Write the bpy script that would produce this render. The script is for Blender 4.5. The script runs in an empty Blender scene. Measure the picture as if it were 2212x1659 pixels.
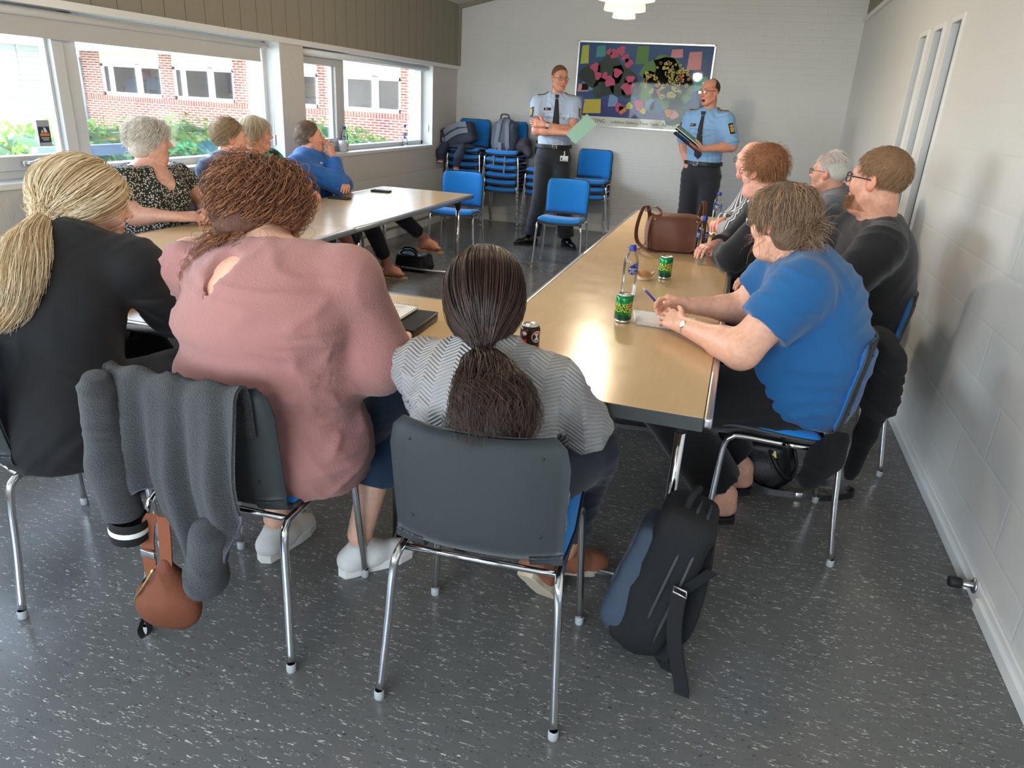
import bpy, bmesh, math, random
import numpy as np
from mathutils import Vector, Matrix, Euler
random.seed(7)
rng = np.random.default_rng(11)
SC = bpy.context.scene
COL = SC.collection
PI = math.pi

# ---------------------------------------------------------------- camera, world, sun, exposure
cd = bpy.data.cameras.new('camera')
cd.sensor_fit = 'HORIZONTAL'; cd.sensor_width = 36.0; cd.lens = 1550 / 2212 * 36
cd.clip_start = 0.05; cd.clip_end = 200
cam = bpy.data.objects.new('camera', cd); COL.objects.link(cam)
_r = (0.95241975, 0.30011007, 0.05320303); _u = (-0.15743755, 0.3349489, 0.92899012); _f = (-0.260979, 0.8931647, -0.36626055)
cam.matrix_world = Matrix(((_r[0], _u[0], -_f[0], 0), (_r[1], _u[1], -_f[1], 0), (_r[2], _u[2], -_f[2], 1.5), (0, 0, 0, 1)))
SC.camera = cam
SC.view_settings.view_transform = 'Standard'; SC.view_settings.look = 'None'
SC.view_settings.gamma = 1.0; SC.view_settings.use_curve_mapping = False
SC.view_settings.exposure = 1.3
SKY_STRENGTH = 8.5
SUN_STRENGTH = 3.0
LAMP_POWER = 29
w = bpy.data.worlds.new('sky'); SC.world = w; w.use_nodes = True
nt = w.node_tree; nt.nodes.clear()
_o = nt.nodes.new('ShaderNodeOutputWorld'); _b = nt.nodes.new('ShaderNodeBackground')
_tc = nt.nodes.new('ShaderNodeTexCoord'); _sp = nt.nodes.new('ShaderNodeSeparateXYZ'); _cr = nt.nodes.new('ShaderNodeValToRGB')
nt.links.new(_tc.outputs['Generated'], _sp.inputs[0]); nt.links.new(_sp.outputs['Z'], _cr.inputs[0])
_cr.color_ramp.elements[0].position = 0.0; _cr.color_ramp.elements[0].color = (0.90, 0.95, 1.0, 1)
_cr.color_ramp.elements[1].position = 0.7; _cr.color_ramp.elements[1].color = (0.50, 0.68, 1.0, 1)
nt.links.new(_cr.outputs[0], _b.inputs[0]); _b.inputs[1].default_value = SKY_STRENGTH
nt.links.new(_b.outputs[0], _o.inputs[0])
sl = bpy.data.lights.new('sun', 'SUN'); sl.energy = SUN_STRENGTH; sl.angle = math.radians(3); sl.color = (1.0, 0.95, 0.86)
sun = bpy.data.objects.new('sun', sl); COL.objects.link(sun)
sun.rotation_euler = Vector((-0.42, 0.50, -0.76)).to_track_quat('-Z', 'Y').to_euler()
cy = SC.cycles
cy.use_denoising = True
cy.max_bounces = 7; cy.diffuse_bounces = 4; cy.glossy_bounces = 3; cy.transmission_bounces = 5; cy.transparent_max_bounces = 10
cy.caustics_reflective = False; cy.caustics_refractive = False
cy.sample_clamp_indirect = 6.0
for _y0, _y1 in ((-2.1, -0.3), (0.2, 5.42), (5.75, 8.48)):      # daylight entering at the three window openings, the first one added
    _l = bpy.data.lights.new('window_daylight', 'AREA'); _l.shape = 'RECTANGLE'; _l.size = _y1 - _y0; _l.size_y = 0.9
    _l.cycles.is_portal = True
    _ob = bpy.data.objects.new('window_daylight', _l); COL.objects.link(_ob)
    _ob.matrix_world = Matrix.Translation((-4.0, (_y0 + _y1) / 2, 1.4)) @ Matrix(((0, 0, -1, 0), (1, 0, 0, 0), (0, -1, 0, 0), (0, 0, 0, 1)))

_l = bpy.data.lights.new('window_daylight', 'AREA'); _l.shape = 'RECTANGLE'; _l.size = 3.9; _l.size_y = 1.3; _l.cycles.is_portal = True
_ob = bpy.data.objects.new('window_daylight', _l); COL.objects.link(_ob)
_ob.matrix_world = Matrix.Translation((-1.35, -2.72, 1.55)) @ Matrix(((1, 0, 0, 0), (0, 0, -1, 0), (0, 1, 0, 0), (0, 0, 0, 1)))   # and at the added window behind the camera

# ---------------------------------------------------------------- helpers
def C(r, g, b):
    f = lambda v: (v / 255 / 12.92) if v / 255 <= 0.04045 else ((v / 255 + 0.055) / 1.055) ** 2.4
    return (f(r), f(g), f(b), 1.0)

def nodes_of(m):
    return m.node_tree.nodes, m.node_tree.links

def mat(name, col, rough=0.6, metal=0.0, var=0.08, scale=30, bump=0.0, bscale=None, spec=0.5, stretch=None, sheen=0.0, coat=0.0, sss=0.0, trans=0.0, ior=1.45, obj=True):
    """principled material whose colour and relief vary with procedural noise"""
    m = bpy.data.materials.new(name); m.use_nodes = True
    n, l = nodes_of(m); b = n['Principled BSDF']
    b.inputs['Roughness'].default_value = rough; b.inputs['Metallic'].default_value = metal
    b.inputs['Specular IOR Level'].default_value = spec; b.inputs['IOR'].default_value = ior
    b.inputs['Sheen Weight'].default_value = sheen; b.inputs['Coat Weight'].default_value = coat
    b.inputs['Transmission Weight'].default_value = trans
    if sss:
        b.inputs['Subsurface Weight'].default_value = sss; b.inputs['Subsurface Radius'].default_value = (0.012, 0.005, 0.003); b.inputs['Subsurface Scale'].default_value = 0.5
    tc = n.new('ShaderNodeTexCoord'); mp = n.new('ShaderNodeMapping'); nz = n.new('ShaderNodeTexNoise')
    if stretch: mp.inputs['Scale'].default_value = stretch
    l.new(tc.outputs['Object'], mp.inputs[0]); l.new(mp.outputs[0], nz.inputs['Vector'])
    nz.inputs['Scale'].default_value = scale; nz.inputs['Detail'].default_value = 4
    mx = n.new('ShaderNodeMix'); mx.data_type = 'RGBA'
    mx.inputs[6].default_value = tuple(max(0, c * (1 - var)) for c in col[:3]) + (1,)
    mx.inputs[7].default_value = tuple(min(1, c * (1 + var)) for c in col[:3]) + (1,)
    l.new(nz.outputs['Fac'], mx.inputs[0]); l.new(mx.outputs[2], b.inputs['Base Color'])
    if bump:
        bp = n.new('ShaderNodeBump'); bp.inputs['Strength'].default_value = bump; bp.inputs['Distance'].default_value = 0.01
        nb = n.new('ShaderNodeTexNoise'); nb.inputs['Scale'].default_value = bscale or scale; nb.inputs['Detail'].default_value = 5
        l.new(mp.outputs[0], nb.inputs['Vector']); l.new(nb.outputs['Fac'], bp.inputs['Height']); l.new(bp.outputs[0], b.inputs['Normal'])
    return m

def prop(o, label=None, cat=None, group=None, kind=None):
    for k, v in (('label', label), ('category', cat), ('group', group), ('kind', kind)):
        if v: o[k] = v
    return o

def thing(name, label, cat, loc=(0, 0, 0), rz=0.0, group=None):
    o = bpy.data.objects.new(name, None); COL.objects.link(o); o.empty_display_size = 0.1
    o.location = loc; o.rotation_euler = (0, 0, rz)
    return prop(o, label, cat, group)

class MB:
    """collects vertices and faces for one mesh; geometry is given in the coordinates of the parent"""
    def __init__(s): s.v = []; s.f = []; s.mi = []; s.cur = 0; s.sm = []; s.smooth = True
    def add(s, vs, fs, smooth=None):
        k = len(s.v); s.v += [tuple(map(float, p)) for p in vs]
        for f in fs:
            s.f.append(tuple(k + i for i in f)); s.mi.append(s.cur); s.sm.append(s.smooth if smooth is None else smooth)
        return s
    def box(s, c, d, R=None, taper=1.0):
        hx, hy, hz = d[0] / 2, d[1] / 2, d[2] / 2
        p = [Vector((x * hx * (taper if z > 0 else 1), y * hy * (taper if z > 0 else 1), z * hz)) for z in (-1, 1) for y in (-1, 1) for x in (-1, 1)]
        if R is not None: p = [R @ q for q in p]
        p = [q + Vector(c) for q in p]
        return s.add(p, [(0, 2, 3, 1), (4, 5, 7, 6), (0, 1, 5, 4), (2, 6, 7, 3), (0, 4, 6, 2), (1, 3, 7, 5)], False)
    def bb(s, x0, x1, y0, y1, z0, z1):
        return s.box(((x0 + x1) / 2, (y0 + y1) / 2, (z0 + z1) / 2), (abs(x1 - x0), abs(y1 - y0), abs(z1 - z0)))
    def rbox(s, c, d, r=0.01, R=None, n=3):
        """box with rounded edges (superellipsoid style, exact rounding by offset spheres)"""
        bm = bmesh.new(); bmesh.ops.create_cube(bm, size=1.0)
        bmesh.ops.scale(bm, vec=d, verts=bm.verts)
        bmesh.ops.bevel(bm, geom=list(bm.edges) + list(bm.verts), offset=min(r, min(d) * 0.49), segments=n, profile=0.5, affect='EDGES')
        vs = [v.co.copy() for v in bm.verts]; bm.verts.index_update(); fs = [tuple(v.index for v in f.verts) for f in bm.faces]; bm.free()
        if R is not None: vs = [R @ q for q in vs]
        return s.add([q + Vector(c) for q in vs], fs, True)
    def tube(s, pts, r, n=10, caps=True, closed=False):
        pts = [Vector(p) for p in pts]; m = len(pts)
        rs = r if isinstance(r, (list, tuple)) else [r] * m
        tang = []
        for i in range(m):
            a = pts[i - 1] if (i > 0 or closed) else pts[i]; b = pts[(i + 1) % m] if (i < m - 1 or closed) else pts[i]
            t = (b - a); tang.append(t.normalized() if t.length > 1e-9 else Vector((0, 0, 1)))
        ref = Vector((0, 0, 1)) if abs(tang[0].z) < 0.9 else Vector((1, 0, 0))
        u = tang[0].cross(ref).normalized(); vs = []
        for i in range(m):
            u = (u - tang[i] * u.dot(tang[i])).normalized(); w_ = tang[i].cross(u)
            for j in range(n):
                a = 2 * PI * j / n; vs.append(pts[i] + (u * math.cos(a) + w_ * math.sin(a)) * rs[i])
        fs = []
        for i in range(m if closed else m - 1):
            i2 = (i + 1) % m
            for j in range(n): fs.append((i * n + j, i * n + (j + 1) % n, i2 * n + (j + 1) % n, i2 * n + j))
        if caps and not closed: fs += [tuple(range(n - 1, -1, -1)), tuple((m - 1) * n + j for j in range(n))]
        return s.add(vs, fs)
    def strip(s, pts, wdir, width, th=0.003):
        """a flat strap along pts; wdir is its width direction (one vector or one per point)"""
        pts = [Vector(p) for p in pts]; m = len(pts)
        wd = [Vector(w_).normalized() for w_ in wdir] if isinstance(wdir[0], (tuple, list, Vector)) else [Vector(wdir).normalized()] * m
        vs = []
        for i in range(m):
            t = (pts[min(i + 1, m - 1)] - pts[max(i - 1, 0)]).normalized(); nn = t.cross(wd[i])
            nn = nn.normalized() if nn.length > 1e-6 else Vector((0, 0, 1))
            for a, b in ((-1, -1), (1, -1), (1, 1), (-1, 1)): vs.append(pts[i] + wd[i] * a * width / 2 + nn * b * th / 2)
        fs = [(0, 3, 2, 1), tuple((m - 1) * 4 + j for j in range(4))]
        for i in range(m - 1):
            for j in range(4): fs.append((i * 4 + j, i * 4 + (j + 1) % 4, i * 4 + 4 + (j + 1) % 4, i * 4 + 4 + j))
        return s.add(vs, fs, False)
    def lathe(s, prof, c=(0, 0, 0), n=24, R=None, caps=False):
        vs = []
        for r, z in prof:
            for j in range(n):
                a = 2 * PI * j / n; vs.append(Vector((r * math.cos(a), r * math.sin(a), z)))
        if R is not None: vs = [R @ q for q in vs]
        vs = [q + Vector(c) for q in vs]; fs = []
        for i in range(len(prof) - 1):
            for j in range(n): fs.append((i * n + j, i * n + (j + 1) % n, (i + 1) * n + (j + 1) % n, (i + 1) * n + j))
        if caps: fs += [tuple(range(n - 1, -1, -1)), tuple((len(prof) - 1) * n + j for j in range(n))]
        return s.add(vs, fs)
    def ball(s, c, r, n=12, R=None):
        r = (r, r, r) if not isinstance(r, (tuple, list)) else r
        vs = []; fs = []
        for i in range(n + 1):
            th = PI * i / n
            for j in range(2 * n):
                ph = PI * j / n; vs.append(Vector((r[0] * math.sin(th) * math.cos(ph), r[1] * math.sin(th) * math.sin(ph), r[2] * math.cos(th))))
        for i in range(n):
            for j in range(2 * n):
                a = i * 2 * n + j; b = i * 2 * n + (j + 1) % (2 * n); fs.append((a, a + 2 * n, b + 2 * n, b))
        if R is not None: vs = [R @ q for q in vs]
        return s.add([q + Vector(c) for q in vs], fs)
    def prism(s, poly, z0, z1, R=None, c=(0, 0, 0)):
        """2-D polygon (counter-clockwise) extruded from z0 to z1, then rotated by R and moved to c"""
        k = len(poly); vs = [Vector((x, y, z0)) for x, y in poly] + [Vector((x, y, z1)) for x, y in poly]
        if R is not None: vs = [R @ q for q in vs]
        fs = [tuple(range(k - 1, -1, -1)), tuple(range(k, 2 * k))] + [(i, (i + 1) % k, k + (i + 1) % k, k + i) for i in range(k)]
        return s.add([q + Vector(c) for q in vs], fs, False)
    def grid(s, P, th=0.0, close=False):
        """surface through a 2-D array of points; th gives it thickness along its normals"""
        P = np.asarray(P, float); a, b = P.shape[:2]
        du = np.gradient(P, axis=0); dv = np.gradient(P, axis=1); nn = np.cross(du, dv); nn /= np.linalg.norm(nn, axis=2, keepdims=True) + 1e-12
        fs = [(i * b + j, i * b + j + 1, (i + 1) * b + j + 1, (i + 1) * b + j) for i in range(a - 1) for j in range(b - 1)]
        if not th: return s.add(P.reshape(-1, 3), fs)
        Q = np.concatenate([(P + nn * th / 2).reshape(-1, 3), (P - nn * th / 2).reshape(-1, 3)]); k = a * b
        F = [tuple(reversed(f)) for f in fs] + [tuple(i + k for i in f) for f in fs]
        rim = [i * b for i in range(a)] + [(a - 1) * b + j for j in range(1, b)] + [i * b + b - 1 for i in range(a - 2, -1, -1)] + [j for j in range(b - 2, 0, -1)]
        m = len(rim)
        F += [(rim[i], rim[(i + 1) % m], rim[(i + 1) % m] + k, rim[i] + k) for i in range(m)]
        return s.add(Q, F)
    def build(s, name, mats, parent=None, smooth=None, bevel=0, sub=0, label=None):
        me = bpy.data.meshes.new(name); me.from_pydata(s.v, [], s.f); me.update()
        ms = mats if isinstance(mats, (list, tuple)) else [mats]
        for m in ms: me.materials.append(m)
        me.polygons.foreach_set('material_index', s.mi)
        me.polygons.foreach_set('use_smooth', s.sm if smooth is None else [smooth] * len(s.f))
        o = bpy.data.objects.new(name, me); COL.objects.link(o)
        if parent is not None: o.parent = parent
        if bevel:
            md = o.modifiers.new('edge', 'BEVEL'); md.width = bevel; md.segments = 2; md.limit_method = 'ANGLE'; md.angle_limit = 0.7
        if sub:
            md = o.modifiers.new('sub', 'SUBSURF'); md.levels = sub; md.render_levels = sub
        if label: o['label'] = label
        return o

def struct(name, mb, m, **k):
    return prop(mb.build(name, m, **k), kind='structure')

def kids(o): return [c for c in bpy.data.objects if c.parent == o]

def copy_tree(o, parent=None, tree=None):
    c = o.copy(); COL.objects.link(c); c.parent = parent
    for ch in kids(o): copy_tree(ch, c)
    return c

def text_mesh(txt, size, align='CENTER'):
    """vertices and faces of a flat piece of lettering in the XY plane, centred on the origin"""
    cu = bpy.data.curves.new('lettering', 'FONT'); cu.body = txt; cu.size = size; cu.align_x = align; cu.align_y = 'CENTER'; cu.resolution_u = 3
    o = bpy.data.objects.new('lettering', cu); COL.objects.link(o)
    me = o.evaluated_get(bpy.context.evaluated_depsgraph_get()).to_mesh()
    vs = [v.co.copy() for v in me.vertices]; fs = [tuple(p.vertices) for p in me.polygons]
    bpy.data.objects.remove(o); bpy.data.curves.remove(cu)
    return vs, fs

def arc(c, r, a0, a1, n, ax='xz'):
    out = []
    for i in range(n + 1):
        a = a0 + (a1 - a0) * i / n; x, y = r * math.cos(a), r * math.sin(a)
        out.append(Vector(c) + (Vector((x, 0, y)) if ax == 'xz' else Vector((0, x, y)) if ax == 'yz' else Vector((x, y, 0))))
    return out

def smooth_path(pts, n=8):
    """Catmull-Rom through pts"""
    P = [Vector(p) for p in pts]; P = [P[0] * 2 - P[1]] + P + [P[-1] * 2 - P[-2]]; out = []
    for i in range(1, len(P) - 2):
        for k in range(n):
            t = k / n; a, b, c_, d = P[i - 1], P[i], P[i + 1], P[i + 2]
            out.append(0.5 * ((2 * b) + (c_ - a) * t + (2 * a - 5 * b + 4 * c_ - d) * t * t + (3 * b - a - 3 * c_ + d) * t ** 3))
    out.append(P[-2]); return out
# ---------------------------------------------------------------- materials of the room
def brick_bump(m, bw, bh, strength, mortar=0.012, axes='yz'):
    n, l = nodes_of(m); b = n['Principled BSDF']
    tc = n.new('ShaderNodeTexCoord'); sp = n.new('ShaderNodeSeparateXYZ'); cb = n.new('ShaderNodeCombineXYZ'); l.new(tc.outputs['Object'], sp.inputs[0])
    l.new(sp.outputs['Y' if axes[0] == 'y' else 'X'], cb.inputs[0]); l.new(sp.outputs['Z'], cb.inputs[1])
    bk = n.new('ShaderNodeTexBrick'); bk.inputs['Scale'].default_value = 1.0; bk.inputs['Brick Width'].default_value = bw; bk.inputs['Row Height'].default_value = bh
    bk.inputs['Mortar Size'].default_value = mortar; bk.inputs['Mortar Smooth'].default_value = 1.0
    bk.inputs['Color1'].default_value = (1, 1, 1, 1); bk.inputs['Color2'].default_value = (0.8, 0.8, 0.8, 1); bk.inputs['Mortar'].default_value = (0, 0, 0, 1)
    l.new(cb.outputs[0], bk.inputs['Vector'])
    nz = n.new('ShaderNodeTexNoise'); nz.inputs['Scale'].default_value = 45; l.new(tc.outputs['Object'], nz.inputs['Vector'])
    ad = n.new('ShaderNodeMath'); ad.operation = 'MULTIPLY_ADD'; ad.inputs[1].default_value = 0.5; l.new(nz.outputs['Fac'], ad.inputs[0]); l.new(bk.outputs['Color'], ad.inputs[2])
    bp = n.new('ShaderNodeBump'); bp.inputs['Strength'].default_value = strength; bp.inputs['Distance'].default_value = 0.004
    l.new(ad.outputs[0], bp.inputs['Height']); l.new(bp.outputs[0], b.inputs['Normal'])
    return m

M = {}
M['wall'] = brick_bump(mat('white_painted_brick', C(212, 212, 210), 0.55, var=0.02, scale=3), 0.24, 0.075, 0.35, axes='xz')
M['wall_side'] = brick_bump(mat('white_painted_blocks', C(216, 214, 210), 0.5, var=0.02, scale=3), 0.6, 0.2, 0.25, axes='yz')
M['plaster'] = mat('rough_white_plaster', C(204, 200, 194), 0.8, var=0.03, scale=8, bump=0.5, bscale=25)
M['white_paint'] = mat('white_gloss_paint', C(226, 226, 224), 0.35, var=0.02, scale=6)
M['frame_paint'] = mat('window_frame_paint', C(205, 206, 205), 0.4, var=0.02, scale=6)
M['ceiling'] = mat('white_ceiling', C(220, 219, 214), 0.8, var=0.02)
M['blind'] = mat('blind_fabric', C(196, 194, 190), 0.8, var=0.02, scale=200)
M['rubber'] = mat('black_rubber', C(30, 30, 30), 0.6)
M['chrome'] = mat('chrome', (0.75, 0.76, 0.78, 1), 0.12, 1.0, var=0.03)
M['steel'] = mat('brushed_steel', (0.55, 0.56, 0.58, 1), 0.3, 1.0, var=0.05)
M['black_plastic'] = mat('black_plastic', C(38, 40, 42), 0.45)
M['grey_plastic'] = mat('grey_plastic', C(56, 60, 62), 0.5, var=0.05, scale=60, bump=0.15, bscale=500)
M['radiator'] = mat('radiator_enamel', C(205, 202, 195), 0.4, var=0.02)

def floor_mat():
    m = mat('marbled_linoleum', C(102, 101, 99), 0.30, var=0.10, scale=5, spec=0.5); n, l = nodes_of(m); b = n['Principled BSDF']
    base = b.inputs['Base Color'].links[0].from_socket
    tc = n.new('ShaderNodeTexCoord')
    def flecks(sx, sy, sc, lo, msc, mlo, rot, off):
        mp = n.new('ShaderNodeMapping'); mp.inputs['Scale'].default_value = (sx, sy, 1); mp.inputs['Rotation'].default_value = (0, 0, rot); mp.inputs['Location'].default_value = (off, off, 0)
        l.new(tc.outputs['Object'], mp.inputs[0])
        a = n.new('ShaderNodeTexNoise'); a.inputs['Scale'].default_value = sc; a.inputs['Detail'].default_value = 3; a.inputs['Roughness'].default_value = 0.65; a.inputs['Distortion'].default_value = 0.6; l.new(mp.outputs[0], a.inputs['Vector'])
        c = n.new('ShaderNodeTexNoise'); c.inputs['Scale'].default_value = msc; c.inputs['Detail'].default_value = 1; l.new(mp.outputs[0], c.inputs['Vector'])
        r1 = n.new('ShaderNodeMapRange'); r1.inputs[1].default_value = lo; r1.inputs[2].default_value = lo + 0.03; l.new(a.outputs['Fac'], r1.inputs[0])
        r2 = n.new('ShaderNodeMapRange'); r2.inputs[1].default_value = mlo; r2.inputs[2].default_value = mlo + 0.02; l.new(c.outputs['Fac'], r2.inputs[0])
        mu = n.new('ShaderNodeMath'); mu.operation = 'MULTIPLY'; l.new(r1.outputs[0], mu.inputs[0]); l.new(r2.outputs[0], mu.inputs[1]); return mu.outputs[0]
    f1 = flecks(1.0, 4.2, 58, 0.585, 15, 0.53, 0.10, 0)
    f2 = flecks(1.0, 4.0, 66, 0.60, 14, 0.55, -0.06, 3.7)
    mx = n.new('ShaderNodeMix'); mx.data_type = 'RGBA'; l.new(f1, mx.inputs[0]); l.new(base, mx.inputs[6]); mx.inputs[7].default_value = C(206, 204, 196)
    m2 = n.new('ShaderNodeMix'); m2.data_type = 'RGBA'; l.new(f2, m2.inputs[0]); l.new(mx.outputs[2], m2.inputs[6]); m2.inputs[7].default_value = C(54, 55, 56)
    l.new(m2.outputs[2], b.inputs['Base Color'])
    nz = n.new('ShaderNodeTexNoise'); nz.inputs['Scale'].default_value = 2.5; nz.inputs['Detail'].default_value = 6; l.new(tc.outputs['Object'], nz.inputs['Vector'])
    rr = n.new('ShaderNodeMapRange'); rr.inputs[3].default_value = 0.15; rr.inputs[4].default_value = 0.30; l.new(nz.outputs['Fac'], rr.inputs[0]); l.new(rr.outputs[0], b.inputs['Roughness'])
    nb = n.new('ShaderNodeTexNoise'); nb.inputs['Scale'].default_value = 35; nb.inputs['Detail'].default_value = 3; l.new(tc.outputs['Object'], nb.inputs['Vector'])
    bp = n.new('ShaderNodeBump'); bp.inputs['Strength'].default_value = 0.08; bp.inputs['Distance'].default_value = 0.003; l.new(nb.outputs['Fac'], bp.inputs['Height']); l.new(bp.outputs[0], b.inputs['Normal'])
    return m
M['floor'] = floor_mat()

def boards_mat(name, col, width, axis='Y'):
    m = mat(name, col, 0.75, var=0.12, scale=160); n, l = nodes_of(m); b = n['Principled BSDF']
    base = b.inputs['Base Color'].links[0].from_socket
    tc = n.new('ShaderNodeTexCoord'); sp = n.new('ShaderNodeSeparateXYZ'); l.new(tc.outputs['Object'], sp.inputs[0])
    d = n.new('ShaderNodeMath'); d.operation = 'DIVIDE'; d.inputs[1].default_value = width; l.new(sp.outputs[axis], d.inputs[0])
    f = n.new('ShaderNodeMath'); f.operation = 'FRACT'; l.new(d.outputs[0], f.inputs[0])
    g = n.new('ShaderNodeMath'); g.operation = 'GREATER_THAN'; g.inputs[1].default_value = 0.03; l.new(f.outputs[0], g.inputs[0])
    mx = n.new('ShaderNodeMix'); mx.data_type = 'RGBA'; l.new(g.outputs[0], mx.inputs[0]); mx.inputs[6].default_value = tuple(c * 0.35 for c in col[:3]) + (1,); l.new(base, mx.inputs[7]); l.new(mx.outputs[2], b.inputs['Base Color'])
    bp = n.new('ShaderNodeBump'); bp.inputs['Strength'].default_value = 0.5; bp.inputs['Distance'].default_value = 0.004; l.new(g.outputs[0], bp.inputs['Height']); l.new(bp.outputs[0], b.inputs['Normal'])
    return m
M['taupe'] = boards_mat('taupe_boards', C(146, 139, 124), 0.19)
M['taupe_plain'] = mat('taupe_paint', C(140, 134, 120), 0.6, var=0.05)

def pane_mat():
    m = bpy.data.materials.new('window_glass'); m.use_nodes = True; n, l = nodes_of(m); n.remove(n['Principled BSDF'])
    t = n.new('ShaderNodeBsdfTransparent'); t.inputs[0].default_value = (0.96, 0.98, 0.97, 1); g = n.new('ShaderNodeBsdfGlossy'); g.inputs['Roughness'].default_value = 0.02
    fr = n.new('ShaderNodeFresnel'); fr.inputs[0].default_value = 1.45; mx = n.new('ShaderNodeMixShader')
    nz = n.new('ShaderNodeTexNoise'); nz.inputs['Scale'].default_value = 3; mp = n.new('ShaderNodeMapRange'); mp.inputs[3].default_value = 0.6; mp.inputs[4].default_value = 0.9
    mu = n.new('ShaderNodeMath'); mu.operation = 'MULTIPLY'; l.new(nz.outputs['Fac'], mp.inputs[0]); l.new(mp.outputs[0], mu.inputs[0]); l.new(fr.outputs[0], mu.inputs[1])
    l.new(mu.outputs[0], mx.inputs[0]); l.new(t.outputs[0], mx.inputs[1]); l.new(g.outputs[0], mx.inputs[2]); l.new(mx.outputs[0], n['Material Output'].inputs[0]); return m
M['pane'] = pane_mat()

# ---------------------------------------------------------------- room shell
XL, XR, YB, YF = -3.66, 0.98, 9.25, -2.4
struct('floor', MB().bb(XL - .1, XR + .1, YF - .1, YB + .1, -0.15, 0.0), M['floor'])
struct('wall_back', MB().bb(XL - .3, XR + .3, YB, YB + .3, -.1, 4.2), M['wall'])
mb = MB().bb(XL - .3, XR + .3, YF - .3, YF, -.1, .9).bb(XL - .3, XR + .3, YF - .3, YF, 2.2, 4.2)
for a, b in ((XL - .3, -3.3), (.6, XR + .3)): mb.bb(a, b, YF - .3, YF, .9, 2.2)
struct('wall_front', mb, M['wall'])
fw = MB()
for a, b in ((-3.3, -3.24), (-1.4, -1.3), (.54, .6)): fw.bb(a, b, YF - .2, YF - .12, .9, 2.2)
fw.bb(-3.3, .6, YF - .2, YF - .12, .9, .96).bb(-3.3, .6, YF - .2, YF - .12, 2.14, 2.2)
fw = struct('window_7', fw, M['frame_paint'])  # unseen window, added behind the camera to let in more daylight
MB().bb(-3.24, .54, YF - .165, YF - .155, .96, 2.14).build('pane', M['pane'], fw)
mb = MB()
# right wall with three tall slit windows
SLITS = ((4.735, 4.955), (5.17, 5.385), (5.60, 5.815)); e_ = .03
cuts = [YF] + [v for a, b in SLITS for v in (a - e_, b + e_)] + [YB]
for a, b in zip(cuts[::2], cuts[1::2]): mb.bb(XR, XR + .3, a, b, 0, 2.52)
for a, b in SLITS: mb.bb(XR, XR + .3, a - e_, b + e_, 2.03 + e_, 2.52).bb(XR, XR + .3, a - e_, b + e_, 0, .12 - e_)
struct('wall_right', mb, M['wall_side'])
struct('wall_right_panel', MB().bb(XR + .004, XR + .3, YF, YB, 2.52, 4.2), M['taupe'])
struct('trim_1', MB().bb(XR - .022, XR + .01, YF, YB, 2.475, 2.52), M['white_paint'])
M['dark_glazing'] = mat('dark_glazing', C(58, 52, 48), .25)
for i, (a, b) in enumerate(SLITS):
    w_ = MB(); q = .0005
    for x0, x1 in ((XR - .01, XR + .12),): w_.bb(x0, x1, a - e_ + q, a, .12 - e_ + q, 2.03 + e_ - q).bb(x0, x1, b, b + e_ - q, .12 - e_ + q, 2.03 + e_ - q).bb(x0, x1, a, b, 2.03, 2.03 + e_ - q).bb(x0, x1, a, b, .12 - e_ + q, .12)
    f = struct('window_%d' % (4 + i), w_, M['white_paint'])
    MB().bb(XR + .028, XR + .034, a, b, .12, 2.03).build('pane', M['dark_glazing'], f)
# left wall: parapet, piers, lintel
OP = [(-2.1, -.3), (.2, 5.42), (5.75, 8.48)]; ZS, ZH = .955, 1.84
mb = MB().bb(XL - .3, XL, YF, YB, 0, ZS - .001).bb(XL - .3, XL, YF, YB, ZH + .001, 2.6)
for a, b in ((YF, -2.1), (-.3, .2), (5.42, 5.75), (8.48, YB)): mb.bb(XL - .3, XL, a, b, ZS - .001, ZH + .001)
struct('wall_left', mb, M['plaster'])
struct('wall_left_panel', MB().bb(XL - .02, XL + .012, YF, YB, 1.872, 2.7), M['taupe'])
struct('trim_2', MB().bb(XL - .01, XL + .028, YF, YB, 1.832, 1.874), M['white_paint'])
struct('trim_3', MB().bb(XL, XL + .045, YB - .035, YB - .003, 1.875, 2.7), M['taupe_plain'])
# ceiling rises from the window side
def cz(x): return 2.565 + .232 * (x - XL)
mb = MB(); xa, xb = XL - .5, XR + .5
mb.add([(xa, YF - .3, cz(xa)), (xb, YF - .3, cz(xb)), (xb, YB + .3, cz(xb)), (xa, YB + .3, cz(xa)), (xa, YF - .3, cz(xa) + .4), (xb, YF - .3, cz(xb) + .4), (xb, YB + .3, cz(xb) + .4), (xa, YB + .3, cz(xa) + .4)],
       [(0, 1, 2, 3), (4, 7, 6, 5), (0, 4, 5, 1), (1, 5, 6, 2), (2, 6, 7, 3), (3, 7, 4, 0)], False)
struct('ceiling', mb, M['ceiling'])
mb = MB(); mb.add([(XL, YB - .045, cz(XL) - .05), (XR, YB - .045, cz(XR) - .05), (XR, YB - .045, cz(XR)), (XL, YB - .045, cz(XL)), (XL, YB - .002, cz(XL) - .05), (XR, YB - .002, cz(XR) - .05), (XR, YB - .002, cz(XR)), (XL, YB - .002, cz(XL))],
       [(0, 1, 2, 3), (4, 7, 6, 5), (0, 4, 5, 1), (1, 5, 6, 2), (2, 6, 7, 3), (3, 7, 4, 0)], False)
struct('trim_4', mb, M['taupe_plain'])
# baseboards: flat board with a small stepped foot
struct('baseboard_right', MB().bb(XR - .012, XR, YF, YB, 0, .075).bb(XR - .022, XR, YF, 2.36, 0, .045).bb(XR - .022, XR, 2.47, YB, 0, .045), M['white_paint'], bevel=.003)
struct('baseboard_back', MB().bb(XL, XR, YB - .014, YB, 0, .085), M['white_paint'], bevel=.003)
struct('baseboard_left', MB().bb(XL, XL + .014, YF, YB, 0, .085), M['white_paint'], bevel=.003)
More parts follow.
